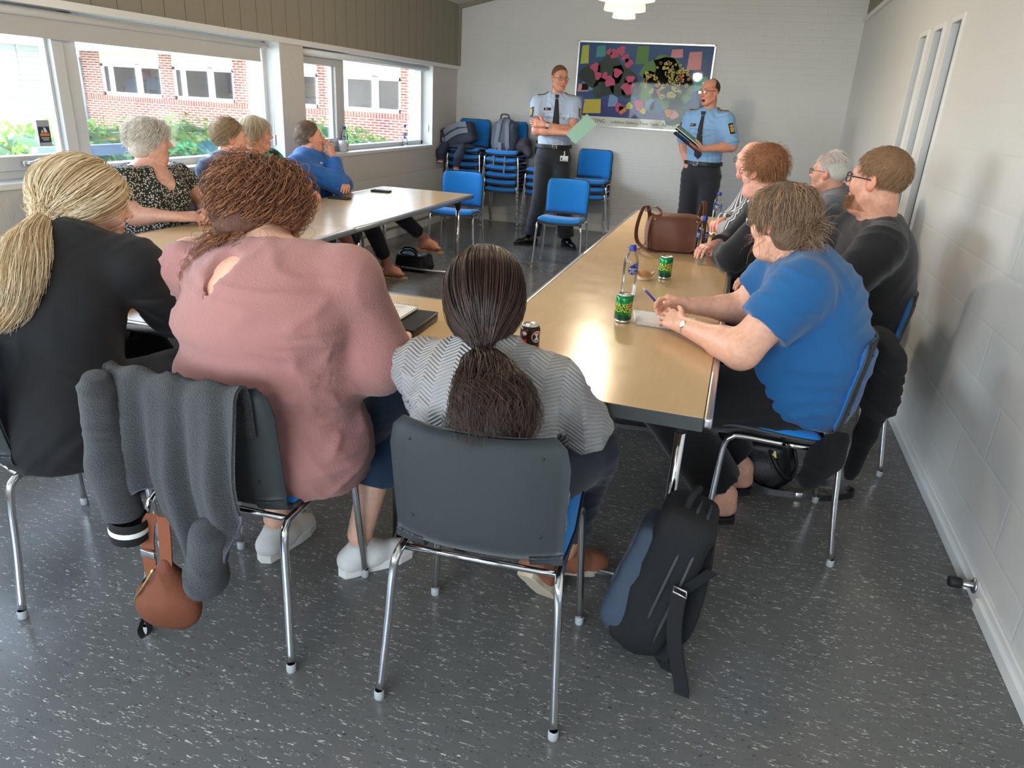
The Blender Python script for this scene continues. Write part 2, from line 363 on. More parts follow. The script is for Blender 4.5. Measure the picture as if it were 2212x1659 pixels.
# window sills and windows of the left wall
for k, (a, b) in enumerate(OP):
    struct('window_sill_%d' % (k + 1), MB().bb(XL - .2, XL + .012, a, b, ZS - .03, ZS + .003), M['white_paint'], bevel=.004)
    struct('trim_%d' % (5 + k), MB().bb(XL - .3, XL - .001, a, a + .004, ZS, ZH).bb(XL - .3, XL - .001, b - .004, b, ZS, ZH).bb(XL - .3, XL - .001, a, b, ZH - .004, ZH), M['white_paint'])
XG = XL - .16
def window(n, a, b, sash, parts_handle=None):
    """outer frame from a to b; sash = list of (y0, y1, opening?)"""
    f = MB(); z0, z1 = ZS + .003, ZH - .004
    f.bb(XL - .22, XL - .13, a, b, z0, z0 + .045).bb(XL - .22, XL - .13, a, b, z1 - .05, z1).bb(XL - .22, XL - .13, a, a + .05, z0, z1).bb(XL - .22, XL - .13, b - .05, b, z0, z1)
    for (y0, y1, op) in sash[:-1]: f.bb(XL - .22, XL - .13, y1, y1 + .10, z0, z1)
    fr = struct('window_%d' % n, f, M['frame_paint'], bevel=.004)
    for (y0, y1, op) in sash:
        za, zb = z0 + .045, z1 - .05
        if op:
            s = MB(); xs0, xs1 = XL - .19, XL - .115; w_ = .075
            s.bb(xs0, xs1, y0, y1, za, za + w_).bb(xs0, xs1, y0, y1, zb - w_, zb).bb(xs0, xs1, y0, y0 + w_, za + w_, zb - w_).bb(xs0, xs1, y1 - w_, y1, za + w_, zb - w_)
            s.bb(xs0, xs1 - .03, y0 + w_, y0 + w_ + .02, za + w_, zb - w_).bb(xs0, xs1 - .03, y1 - w_ - .02, y1 - w_, za + w_, zb - w_)
            so = s.build('sash', M['frame_paint'], fr, bevel=.004)
            MB().bb(XG - .005, XG + .005, y0 + w_, y1 - w_, za + w_, zb - w_).build('pane', M['pane'], fr)
            h = MB(); yc = (y0 + y1) / 2 if n != 1 else 3.13
            h.rbox((xs1 + .012, yc, za + .035), (.024, .05, .03), .006).tube(smooth_path([(xs1 + .02, yc, za + .035), (xs1 + .045, yc + .03, za + .045), (xs1 + .05, yc + .06, za + .055), (xs1 + .05, yc + .135, za + .052)], 5), [.010] * 8 + [.009] * 8, 8)
            h.build('handle', M['chrome'], so)
        else:
            MB().bb(XG - .005, XG + .005, y0, y1, za, zb).build('pane', M['pane'], fr)
    return fr
window(1, .2, 5.42, [(.25, 2.1, False), (2.2, 3.5, True), (3.6, 5.37, False)])
window(2, 5.75, 8.48, [(5.80, 6.535, True), (6.635, 8.43, False)])
window(3, -2.1, -.3, [(-2.05, -1.2, False), (-1.1, -.35, False)])  # unseen window continuing the row behind the camera, added for light
# roller blinds
t = thing('roller_blind', 'white roller blind lowered a little over the wide near window', 'blind', (XL - .05, 2.8, 1.80))
MB().tube([(0, -2.55, 0), (0, 2.52, 0)], .022, 12).build('roller', M['white_paint'], t)
MB().bb(-.022, -.018, -2.5, 2.46, -.105, 0).bb(-.026, -.014, -2.5, 2.46, -.118, -.104).build('fabric', M['blind'], t)
MB().tube([(.01, 2.54, 0), (.012, 2.54, -.66)], .0022, 6).rbox((.012, 2.54, -.70), (.018, .022, .085), .006).build('pull_chain', M['white_paint'], t)
t = thing('roller_blind', 'white roller blind rolled up above the far window', 'blind', (XL - .05, 7.1, 1.80))
MB().tube([(0, -1.33, 0), (0, 1.33, 0)], .024, 12).bb(-.02, -.008, -1.3, 1.3, -.03, -.012).build('roller', M['white_paint'], t)
MB().tube([(.01, 1.34, 0), (.012, 1.34, -.62)], .0022, 6).rbox((.012, 1.34, -.66), (.018, .022, .085), .006).build('pull_chain', M['white_paint'], t)
# window sticker
t = thing('window_sticker', 'grey and black sticker with an orange line in the corner of the near window pane', 'sticker', (XG + .0065, 3.315, 1.19))
MB().bb(0, .0015, -.04, .04, -.07, .07).build('backing', mat('grey_sticker', C(160, 162, 170), .5), t)
MB().bb(.0015, .0022, -.036, .036, -.05, .035).build('panel', mat('black_sticker', C(42, 46, 54), .5), t)
MB().bb(.0022, .003, -.028, .03, -.016, .0).build('banner', mat('orange_sticker', C(205, 120, 60), .5), t)
m_ws = mat('white_sticker', C(215, 215, 215), .5); Rs = Matrix(((0, 0, 1), (1, 0, 0), (0, 1, 0)))
MB().prism([(-.02, .004), (-.006, .004), (-.012, .02)], 0, .001, Rs, (.0022, 0, 0)).build('emblem', m_ws, t); MB().prism([(0, .004), (.02, .004), (.012, .025), (-.002, .033)], 0, .001, Rs, (.0022, 0, 0)).build('emblem', m_ws, t)
MB().bb(.0022, .003, -.024, .026, -.028, -.024).build('line', m_ws, t); MB().bb(.0022, .003, -.016, .022, -.038, -.034).build('line', m_ws, t)
# radiator
t = thing('radiator', 'flat cream radiator panel on the wall under the far window', 'radiator', (XL, 0, 0))
MB().bb(.05, .075, 4.3, 8.66, .14, .68).build('panel', M['radiator'], t, bevel=.006)
MB().bb(.075, .078, 4.3, 8.66, .655, .68).build('rim', M['radiator'], t)
for y in (5.0, 6.5, 8.2): MB().bb(.002, .05, y, y + .03, .2, .6).build('bracket', M['radiator'], t)
MB().tube([(.055, 8.66, .52), (.055, 8.74, .52)], .014, 10).tube([(.055, 8.70, .52), (.055, 8.70, .0)], .009, 8).lathe([(0, -.02), (.024, -.02), (.026, 0), (.024, .03), (0, .03)], (.075, 8.72, .52), 14, Matrix.Rotation(PI / 2, 3, 'Y')).build('valve', M['white_paint'], t)
# door stop on the right baseboard
t = thing('door_stop', 'short door stop with a black rubber tip screwed to the right baseboard', 'door stop', (XR - .012, 2.417, .055))
Ry = Matrix.Rotation(-PI / 2, 3, 'Y')
MB().lathe([(0, 0), (.026, 0), (.026, .004), (.02, .008), (0, .008)], (0, 0, 0), 20, Ry).lathe([(.0105, .006), (.0095, .05), (0, .05)], (0, 0, 0), 16, Ry).build('bracket', M['steel'], t)
MB().lathe([(0, .042), (.017, .042), (.019, .048), (.019, .075), (.016, .08), (0, .08)], (0, 0, 0), 18, Ry).build('tip', M['rubber'], t)

# ---------------------------------------------------------------- outside the windows
def brick_mat(name, bw=.24, rh=.067):
    m = mat(name, C(150, 82, 62), .85); n, l = nodes_of(m); b = n['Principled BSDF']
    tc = n.new('ShaderNodeTexCoord'); sp = n.new('ShaderNodeSeparateXYZ'); cb = n.new('ShaderNodeCombineXYZ'); l.new(tc.outputs['Object'], sp.inputs[0]); l.new(sp.outputs['X'], cb.inputs[0]); l.new(sp.outputs['Z'], cb.inputs[1])
    bk = n.new('ShaderNodeTexBrick'); bk.inputs['Scale'].default_value = 1; bk.inputs['Brick Width'].default_value = bw; bk.inputs['Row Height'].default_value = rh; bk.inputs['Mortar Size'].default_value = .012
    bk.inputs['Color1'].default_value = C(165, 84, 60); bk.inputs['Color2'].default_value = C(140, 70, 52); bk.inputs['Mortar'].default_value = C(205, 196, 184)
    l.new(cb.outputs[0], bk.inputs['Vector']); l.new(bk.outputs['Color'], b.inputs['Base Color']); return m
M['brick'] = brick_mat('red_brick')
M['render'] = mat('cream_render', C(224, 220, 186), .8, var=.04)
M['ext_white'] = mat('white_woodwork', C(232, 232, 228), .6, var=.03)
M['roofing'] = mat('grey_roofing', C(150, 160, 168), .7, var=.2, scale=20)
M['cladding'] = mat('grey_green_cladding', C(128, 136, 128), .8, var=.06)
M['dark_glass'] = mat('dark_window_glass', C(70, 62, 58), .08, var=.3, scale=2)
M['zinc'] = mat('zinc_gutter', C(150, 165, 175), .4, .6)
struct('ground_outside', MB().bb(-40, XL - .3, -12, 40, -.35, -.12), mat('pale_paving', C(196, 190, 176), .9, var=.1, scale=4))
t = thing('building', 'red brick wing with cream panels and white window frames across the yard', 'building', (-14, 18.3, 0))
x0, x1 = -5.2, 8.6
mb = MB().bb(x0, x1, 0, .3, -.2, .98)
for a, b in ((-5.2, -4.5), (-2.35, -1.95), (.1, .75), (2.75, 3.2), (5.2, 5.9), (8.0, 8.6)): mb.bb(a, b, 0, .3, .98, 2.2)
mb.build('wall', M['brick'], t)
mb = MB()
for a, b in ((-4.5, -2.35), (-1.95, .1), (.75, 2.75), (3.2, 5.2), (5.9, 8.0)): mb.bb(a, b, .04, .3, 1.9, 2.2)
mb.build('fascia_panel', M['render'], t)
MB().bb(x0 - .3, x1 + .3, -.55, .3, 2.2, 2.42).build('eaves_board', M['ext_white'], t)
mb = MB(); mb.add([(x0 - .3, -.6, 2.42), (x1 + .3, -.6, 2.42), (x1 + .3, 4, 3.6), (x0 - .3, 4, 3.6), (x0 - .3, 4, 2.42), (x1 + .3, 4, 2.42)], [(0, 1, 2, 3), (0, 3, 4), (1, 5, 2), (3, 2, 5, 4)], False); mb.build('roof', M['roofing'], t)
MB().bb(x0, x1, -.02, .0, .90, 1.03).build('sill_course', brick_mat('soldier_course', .085, .4), t)
for a, b in ((-4.5, -2.35), (-1.95, .1), (.75, 2.75), (3.2, 5.2), (5.9, 8.0)):
    s = a + (b - a) * .62
    fr = MB().bb(a, b, .05, .12, 1.03, 1.13).bb(a, b, .05, .12, 1.82, 1.92).bb(a, a + .08, .05, .12, 1.03, 1.92).bb(b - .08, b, .05, .12, 1.03, 1.92).bb(s - .09, s + .09, .04, .12, 1.03, 1.92).build('window', M['ext_white'], t)
    MB().bb(a + .08, s - .09, .09, .10, 1.13, 1.82).bb(s + .09, b - .08, .09, .10, 1.13, 1.82).build('pane', M['dark_glass'], fr)
    MB().bb(a + .25, a + .42, .07, .085, 1.13, 1.82).build('curtain', M['ext_white'], fr)
MB().tube([(x0 - .2, -.5, 2.3), (x0 + .05, -.1, 2.0), (x0 + .05, -.08, -.1)], .05, 10).build('downpipe', M['zinc'], t)
t = thing('shed', 'grey green clapboard shed at the left end of the yard', 'shed', (-20.2, 12.5, 0))
mb = MB()
for i in range(15):
    z = -.1 + i * .158; mb.add([(0, -8, z), (0, 6.3, z), (.03, 6.3, z), (.03, -8, z), (0, -8, z + .158), (0, 6.3, z + .158), (.006, 6.3, z + .158), (.006, -8, z + .158)], [(0, 1, 2, 3), (4, 7, 6, 5), (2, 6, 7, 3) if False else (3, 2, 6, 7), (0, 4, 5, 1), (1, 5, 6, 2), (0, 3, 7, 4)], False)
mb.bb(-.3, 0, -8, 6.3, -.2, 2.3).build('cladding', M['cladding'], t)
for y in (-6, -3.8, -1.7, .5, 2.7, 4.6): MB().bb(.02, .05, y, y + .09, -.1, 2.25).build('cover_batten', M['cladding'], t)
MB().bb(-.3, .6, -8, 6.3, 2.25, 2.5).build('eaves_board', M['ext_white'], t)
mb = MB(); mb.add([(.65, -8, 2.5), (.65, 6.3, 2.5), (-4, 6.3, 3.8), (-4, -8, 3.8), (-4, 6.3, 2.5), (-4, -8, 2.5)], [(0, 1, 2, 3), (1, 4, 2), (0, 3, 5)], False); mb.build('roof', M['roofing'], t)
# hedge in the yard: leaves scattered over a long rounded bank
def leaf_cloud(name, m, centres, radii, count, size, parent=None):
    n = count; k = len(centres); idx = rng.integers(0, k, n); d = rng.normal(size=(n, 3)); d /= np.linalg.norm(d, axis=1, keepdims=True)
    rr = rng.uniform(.75, 1.05, (n, 1)); p = np.asarray(centres)[idx] + d * np.asarray(radii)[idx] * rr
    u = rng.normal(size=(n, 3)); u /= np.linalg.norm(u, axis=1, keepdims=True); v = np.cross(u, d + rng.normal(size=(n, 3)) * .5); v /= np.linalg.norm(v, axis=1, keepdims=True)
    s = rng.uniform(.6, 1.3, (n, 1)) * size
    V = np.stack([p - u * s, p + v * s * .45, p + u * s, p - v * s * .45], 1).reshape(-1, 3)
    me = bpy.data.meshes.new(name); me.from_pydata(V.tolist(), [], np.arange(4 * n).reshape(-1, 4).tolist()); me.materials.append(m)
    o = bpy.data.objects.new(name, me); COL.objects.link(o)
    if parent: o.parent = parent
    return o
def leaf_mat(name, a, b):
    m = mat(name, a, .5, var=.3, scale=3); n, l = nodes_of(m); bs = n['Principled BSDF']; mx = [x for x in n if x.type == 'MIX'][0]; mx.inputs[6].default_value = a; mx.inputs[7].default_value = b
    tr = n.new('ShaderNodeBsdfTranslucent'); l.new(mx.outputs[2], tr.inputs[0]); ms = n.new('ShaderNodeMixShader'); ms.inputs[0].default_value = .3; l.new(bs.outputs[0], ms.inputs[1]); l.new(tr.outputs[0], ms.inputs[2]); l.new(ms.outputs[0], n['Material Output'].inputs[0]); return m
M['leaf'] = leaf_mat('hedge_leaf', C(66, 100, 44), C(128, 150, 66))
t = thing('hedge', 'long clipped green hedge outside the windows', 'hedge', (-6.9, 6, 0))
cs = [(rng.uniform(-.15, .15), y, .45 + rng.uniform(-.04, .04)) for y in np.arange(-5, 5.2, .45)]
leaf_cloud('foliage', M['leaf'], cs, [(.75, .5, .62)] * len(cs), 20000, .05, t)
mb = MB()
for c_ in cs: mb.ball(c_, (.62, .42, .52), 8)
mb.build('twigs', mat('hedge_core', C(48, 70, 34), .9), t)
t = thing('shrub', 'low pale green shrub beyond the far window', 'shrub', (-7.9, 13.2, 0))
cs = [(rng.uniform(-.8, .8), rng.uniform(-1.6, 1.6), .3 + rng.uniform(-.1, .2)) for _ in range(10)]
leaf_cloud('foliage', M['leaf'], cs, [(.5, .5, .42)] * 10, 7000, .05, t)
t = thing('parapet_beam', 'blue grey wooden rail outside the near window', 'rail', (-4.95, 4.6, 0))
MB().bb(-.03, .03, -.4, .65, .92, 1.0).build('top_rail', mat('blue_grey_paint', C(110, 126, 146), .5), t)
for y in (-.35, .6): MB().bb(-.03, .03, y - .03, y + .03, -.12, .92).build('post', mat('blue_grey_paint', C(110, 126, 146), .5), t)
# ---------------------------------------------------------------- tables
def wood_mat():
    m = mat('beech_laminate', C(206, 174, 130), 0.22, var=.06, scale=5, stretch=(14, 1, 1), spec=.5); n, l = nodes_of(m); b = n['Principled BSDF']
    tc = n.new('ShaderNodeTexCoord'); nz = n.new('ShaderNodeTexNoise'); nz.inputs['Scale'].default_value = 9; nz.inputs['Detail'].default_value = 5; l.new(tc.outputs['Object'], nz.inputs['Vector'])
    rr = n.new('ShaderNodeMapRange'); rr.inputs[3].default_value = .13; rr.inputs[4].default_value = .30; l.new(nz.outputs['Fac'], rr.inputs[0]); l.new(rr.outputs[0], b.inputs['Roughness'])
    nb = n.new('ShaderNodeTexNoise'); nb.inputs['Scale'].default_value = 22; nb.inputs['Detail'].default_value = 4; l.new(tc.outputs['Object'], nb.inputs['Vector'])
    bp = n.new('ShaderNodeBump'); bp.inputs['Strength'].default_value = .06; bp.inputs['Distance'].default_value = .002; l.new(nb.outputs['Fac'], bp.inputs['Height']); l.new(bp.outputs[0], b.inputs['Normal']); return m
M['wood'] = wood_mat()
M['alu'] = mat('aluminium_edge', (.62, .62, .62, 1), .28, 1.0, var=.05)
M['edge_grey'] = mat('grey_edge_band', C(62, 66, 66), .5)
M['edge_brown'] = mat('brown_edge_band', C(140, 92, 50), .5)
TZ = .72
def table(label, x0, x1, y0, y1, along='y', group=None, end=None):
    """folding table; the metal edge rails run along its length"""
    t = thing('folding_table', label, 'table', ((x0 + x1) / 2, (y0 + y1) / 2, 0), 0, group)
    L, W = (y1 - y0, x1 - x0) if along == 'y' else (x1 - x0, y1 - y0)
    if along == 'x': t.rotation_euler = (0, 0, PI / 2)
    hw, hl = W / 2, L / 2
    MB().bb(-hw + .026, hw - .026, -hl + .001, hl - .001, TZ - .03, TZ).build('table_top', M['wood'], t)
    for s in (-1, 1):
        e = MB().rbox((s * (hw - .013), 0, TZ - .016), (.026, L, .034), .008).build('edge_rail', M['alu'], t)
        MB().bb(-hw + .024, hw - .024, s * (hl - .012), s * hl, TZ - .042, TZ - .0015).build('end_band', end or M['edge_grey'], t)
        y = s * (hl - .16)
        for q in (-1, 1):
            x = q * (hw - .085)
            lg = MB().tube([(x, y, .03), (x, y, TZ - .075)], .0165, 14).build('leg', M['chrome'], t)
            b_ = MB(); b_.tube([(x, y, TZ - .12), (x, y, TZ - .03)], .020, 14)
            Rb = Matrix(((1, 0, 0), (0, 0, -1), (0, 1, 0)))
            b_.prism([(-.02, -.115), (.02, -.115), (.07, -.035), (-.07, -.035)], -.012, .012, Matrix(((0, 0, 1), (1, 0, 0), (0, 1, 0))), (x, y, TZ))
            b_.build('bracket', M['black_plastic'], lg)
        fr = MB().tube([(-hw + .05, y, .035), (hw - .05, y, .035)], .014, 12).build('foot_rail', M['steel'], t)
        for q in (-1, 1): MB().rbox((q * (hw - .05), y, .02), (.05, .045, .04), .012).build('foot_cap', M['rubber'], fr)
    return t
GT = 'folding tables set in a horseshoe'
table('folding table on the right nearest the camera, with green cans on it', -.803, .027, 1.883, 3.988, 'y', GT)
table('far right folding table carrying the brown leather bag', -.803, .027, 3.992, 6.09, 'y', GT)
table('near left folding table where the curly haired woman rests her hands', -3.105, -2.225, 1.883, 3.985, 'y', GT)
table('far left folding table with two phones lying on it', -3.105, -2.225, 3.989, 6.09, 'y', GT)
table('folding table closing the horseshoe, under the black laptop', -2.222, -.806, 1.885, 2.70, 'x', GT, M['edge_brown'])

# ---------------------------------------------------------------- stacking chairs
def weave(name, col):
    m = mat(name, col, .85, var=.10, scale=900, bump=.25, bscale=700, sheen=.25); return m
M['blue'] = weave('blue_wool_cover', C(10, 122, 205))
PROF = [(.228, .432), (.222, .452), (.19, .462), (.12, .462), (.03, .455), (-.06, .448), (-.12, .449), (-.165, .463), (-.188, .50), (-.201, .56), (-.212, .64), (-.224, .73), (-.236, .81), (-.240, .824)]
def shell_surface(t0, t1, nt, nx, inset=0.0):
    """points of the seat shell: t runs along the side profile, s across"""
    P = np.array(smooth_path([(0, a, b) for a, b in PROF], 6))[:, 1:]; d = np.r_[0, np.cumsum(np.linalg.norm(np.diff(P, axis=0), axis=1))]; d /= d[-1]
    t = np.linspace(t0, t1, nt); y = np.interp(t, d, P[:, 0]); z = np.interp(t, d, P[:, 1])
    hw = np.interp(t, [0, .04, .3, .5, .6, .9, .97, 1], [.19, .213, .222, .212, .208, .212, .200, .175]) - inset
    s = np.linspace(-1, 1, nx); S = np.sign(s) * np.abs(s) ** .8
    back = np.clip((t - .48) / .12, 0, 1)
    X = hw[:, None] * S[None]
    Y = y[:, None] + (back * .045)[:, None] * np.abs(S[None]) ** 2.6
    Z = z[:, None] + ((1 - back) * .016)[:, None] * np.abs(S[None]) ** 3
    return np.stack([X, Y, Z], 2)
def pad(P, h0, h1):
    du = np.gradient(P, axis=0); dv = np.gradient(P, axis=1); nn = np.cross(du, dv); nn /= np.linalg.norm(nn, axis=2, keepdims=True)
    a, b = P.shape[:2]; u = np.abs(np.linspace(-1, 1, a)); v = np.abs(np.linspace(-1, 1, b))
    hh = h0 + (h1 - h0) * ((1 - u ** 8)[:, None] * (1 - v ** 8)[None]) ** .5
    T = P + nn * hh[..., None]; B = P + nn * (h0 * .3); k = a * b; m = MB()
    fs = [(i * b + j, (i + 1) * b + j, (i + 1) * b + j + 1, i * b + j + 1) for i in range(a - 1) for j in range(b - 1)]
    rim = [i * b for i in range(a)] + [(a - 1) * b + j for j in range(1, b)] + [i * b + b - 1 for i in range(a - 2, -1, -1)] + [j for j in range(b - 2, 0, -1)]
    F = fs + [tuple(i + k for i in reversed(f)) for f in fs] + [(rim[i], rim[i] + k, rim[(i + 1) % len(rim)] + k, rim[(i + 1) % len(rim)]) for i in range(len(rim))]
    return m.add(np.concatenate([T.reshape(-1, 3), B.reshape(-1, 3)]), F)
def make_chair():
    t = thing('stacking_chair', 'x', 'chair')
    th = .011; sh = MB()
    sh.grid(shell_surface(0, .475, 16, 17), th)
    sh.grid(shell_surface(.565, 1, 14, 17), th)
    full = shell_surface(.46, .58, 6, 33)
    sh.grid(full[:, :8], th); sh.grid(full[:, 25:], th)
    sh.build('shell', M['grey_plastic'], t)
    pad(shell_surface(.022, .46, 18, 17, .006), .007, .030).build('seat_pad', M['blue'], t)
    pad(shell_surface(.580, .992, 16, 17, .004), .007, .026).build('back_pad', M['blue'], t)
    for s in (-1, 1):
        rear = smooth_path([(s * .236, -.226, .012), (s * .222, -.198, .22), (s * .212, -.180, .385), (s * .207, -.158, .425), (s * .204, -.12, .432), (s * .203, .0, .432)], 5)
        front = smooth_path([(s * .236, .226, .012), (s * .224, .215, .22), (s * .213, .207, .39), (s * .209, .186, .430), (s * .206, .15, .438), (s * .203, .0, .432)], 5)
        for p in (rear, front):
            lg = MB().tube(p, .0112, 12).build('leg', M['chrome'], t)
            f = p[0]; MB().lathe([(0, -.012), (.0125, -.012), (.0135, -.008), (.0135, .012), (.0115, .016)], (f.x, f.y, .012), 14).build('foot_cap', M['glide'], lg)
    for y in (-.135, .12): MB().tube([(-.204, y, .428), (.204, y, .428)], .009, 10).build('crossbar', M['chrome'], t)
    sc = MB()
    for x in (-.155, .155):
        for tt in (.66, .94):
            q = shell_surface(tt - .01, tt + .01, 3, 41)[1]; i = int(np.argmin(abs(q[:, 0] - x))); sc.ball((q[i, 0], q[i, 1] - .0065, q[i, 2]), (.0045, .002, .0045), 6)
    sc.build('screw', M['rubber'], t)
    return t
M['glide'] = mat('pale_plastic_glide', C(170, 172, 172), .5)
CH0 = make_chair(); _used = [0]
def chair(x, y, deg, label, group=None, z=0.0):
    o = CH0 if not _used[0] else copy_tree(CH0)
    _used[0] = 1
    o.location = (x, y, z); o.rotation_euler = (0, 0, math.radians(deg)); o['label'] = label
    if group: o['group'] = group
    elif 'group' in o: del o['group']
    return o
GO = 'occupied stacking chairs around the tables'
chair(-2.0, 1.51, -14, 'grey backed blue chair under the blonde woman in the dark blazer', GO)
chair(-1.22, 1.545, 2, 'grey backed chair with the fleece jacket hung over it', GO)
chair(-.487, 1.568, 4, 'grey plastic backed chair under the woman with the dark ponytail', GO)
chair(.285, 2.67, 92, 'grey backed blue chair under the woman in the blue t-shirt', GO)
chair(.56, 3.50, 95, 'grey backed chair under the bearded man in black', GO)
chair(.34, 4.12, 92, 'chair under the person with short ginger hair', GO)
chair(.56, 4.86, 92, 'chair under the white haired man in grey', GO)
chair(.30, 5.15, 92, 'chair under the balding man in the striped shirt', GO)
chair(-3.22, 3.55, -90, 'blue chair under the woman with grey curly hair', GO)
chair(-3.24, 4.22, -90, 'blue chair under the person with short sandy hair in navy', GO)
chair(-3.26, 4.78, -90, 'blue chair under the fair haired woman in green', GO)
chair(-3.24, 5.32, -90, 'blue chair under the woman in the blue shirt', GO)
chair(-2.64, 6.755, 186, 'empty blue chair behind the far end of the left table')
chair(-1.60, 6.91, 183, 'empty blue chair standing alone in the middle of the room')
GS = 'chairs stacked by the back wall'
for (x, y, n, rz, where, top) in ((-3.36, 8.99, 6, 181, 'stack in the corner by the window', 'under the dropped grey backpack and jacket'), (-2.86, 8.95, 6, 182, 'stack holding the upright grey backpack', 'under the upright grey backpack'),
                                  (-2.33, 8.97, 4, 181, 'stack behind the left officer', 'hidden behind the left officer'), (-1.765, 9.0, 3, 183, 'stack right of the left officer', 'with its back fully in view')):
    for k in range(n):
        word = ['lowest', 'second lowest', 'third from the floor', 'fourth from the floor', 'fifth from the floor'][k] if k < n - 1 else 'topmost'
        chair(x + random.uniform(-.004, .004), y - .006 * k + .015, rz + random.uniform(-1, 1), 'blue chair, %s of the %s%s' % (word, where, ', ' + top if k == n - 1 and k == 99 else ''), GS, .088 * k)

# ---------------------------------------------------------------- pendant lamp
def lamp_shade_mat():
    m = mat('opal_lamp_glass', C(250, 225, 170), .35); n, l = nodes_of(m); b = n['Principled BSDF']
    b.inputs['Emission Color'].default_value = (1.0, .78, .45, 1); b.inputs['Emission Strength'].default_value = .55
    return m
M['shade'] = lamp_shade_mat()
def pendant(label, x, y, power=1.0):
    t = thing('pendant_lamp', label, 'lamp', (x, y, 0)); dz = cz(x) - 3.19
    MB().lathe(tier(.20, 2.185, .085, 2.31), n=40).build('shade', M['shade'], t)
    MB().lathe(tier(.142, 2.12, .062, 2.225), n=40).build('shade', M['shade'], t)
    MB().lathe([(.078, 2.075), (.079, 2.08), (.072, 2.11), (.045, 2.15), (.044, 2.15), (.070, 2.108), (.076, 2.078)], n=40).build('shade', M['shade'], t)
    MB().lathe([(0, 2.082), (.073, 2.082), (.073, 2.085), (0, 2.085)], n=30).build('diffuser', em, t)
    MB().ball((0, 0, 2.17), (.03, .03, .04), 10).build('bulb', em, t)
    MB().lathe([(0, 2.46), (.02, 2.46), (.045, 2.40), (.085, 2.32), (.085, 2.31), (.04, 2.30), (.04, 2.2), (0, 2.2)], n=24).build('socket', M['alu'], t)
    MB().tube([(0, 0, 2.45), (0, 0, 3.19 + dz)], .004, 6).lathe([(0, 3.20 + dz), (.05, 3.20 + dz), (.05, 3.16 + dz), (.01, 3.13 + dz), (0, 3.13 + dz)], n=20).build('cord', M['white_paint'], t)
    ll = bpy.data.lights.new('bulb_light', 'POINT'); ll.energy = LAMP_POWER * power; ll.color = (1.0, .82, .60); ll.shadow_soft_size = .07
    lo = bpy.data.objects.new('bulb_light', ll); COL.objects.link(lo); lo.location = (x, y, 2.03)
def tier(r0, z0, r1, z1, n=8):
    pts = [(r1 + (r0 - r1) * math.sin(k / n * PI / 2) ** .9, z1 + (z0 - z1) * (1 - math.cos(k / n * PI / 2))) for k in range(n + 1)]
    return pts + [(r - .003, z) for r, z in reversed(pts)]
em = bpy.data.materials.new('lamp_glow'); em.use_nodes = True; n_, l_ = nodes_of(em); e_ = n_.new('ShaderNodeEmission'); e_.inputs[0].default_value = (1, .84, .6, 1); e_.inputs[1].default_value = 5; l_.new(e_.outputs[0], n_['Material Output'].inputs[0])
pendant('three tiered pendant lamp glowing warm above the room', -.955, 5.5)
pendant('second three tiered pendant lamp, above the near end of the horseshoe', -1.0, 2.3, .22)
pendant('third three tiered pendant lamp, behind the camera', -1.0, -.9, .22)  # out of view; added to fill the foreground with light
# ---------------------------------------------------------------- organic shapes: smooth unions of tapered capsules and ellipsoids, meshed by surface nets
V3 = lambda p: np.asarray(p, float)
def nrm(v): v = V3(v); return v / (np.linalg.norm(v) + 1e-12)
def rc(a, b, ra, rb, k=.02, cut=None): return dict(t='c', a=V3(a), b=V3(b), ra=ra, rb=rb, k=k, cut=cut)
def el(c, r, R=None, k=.02, cut=None): return dict(t='e', c=V3(c), r=V3(r), R=np.eye(3) if R is None else np.asarray(R), k=k, cut=cut)
def bx(c, hd, r, R=None, k=.02, cut=None): return dict(t='b', c=V3(c), r=V3(hd), rr=r, R=np.eye(3) if R is None else np.asarray(R), k=k, cut=cut)
def sub(p, k=.006): p = dict(p); p['neg'] = True; p['k'] = k; return p
def basis(f, u):
    """columns: right, forward, up"""
    f = nrm(f); u = V3(u); r = nrm(np.cross(f, u)); u = np.cross(r, f); return np.stack([r, f, u], 1)
def bounds(p):
    if p['t'] == 'c':
        lo = np.minimum(p['a'] - p['ra'], p['b'] - p['rb']); hi = np.maximum(p['a'] + p['ra'], p['b'] + p['rb'])
    else:
        e = np.abs(p['R']) @ (p['r'] + p.get('rr', 0)); lo = p['c'] - e; hi = p['c'] + e
    return lo, hi
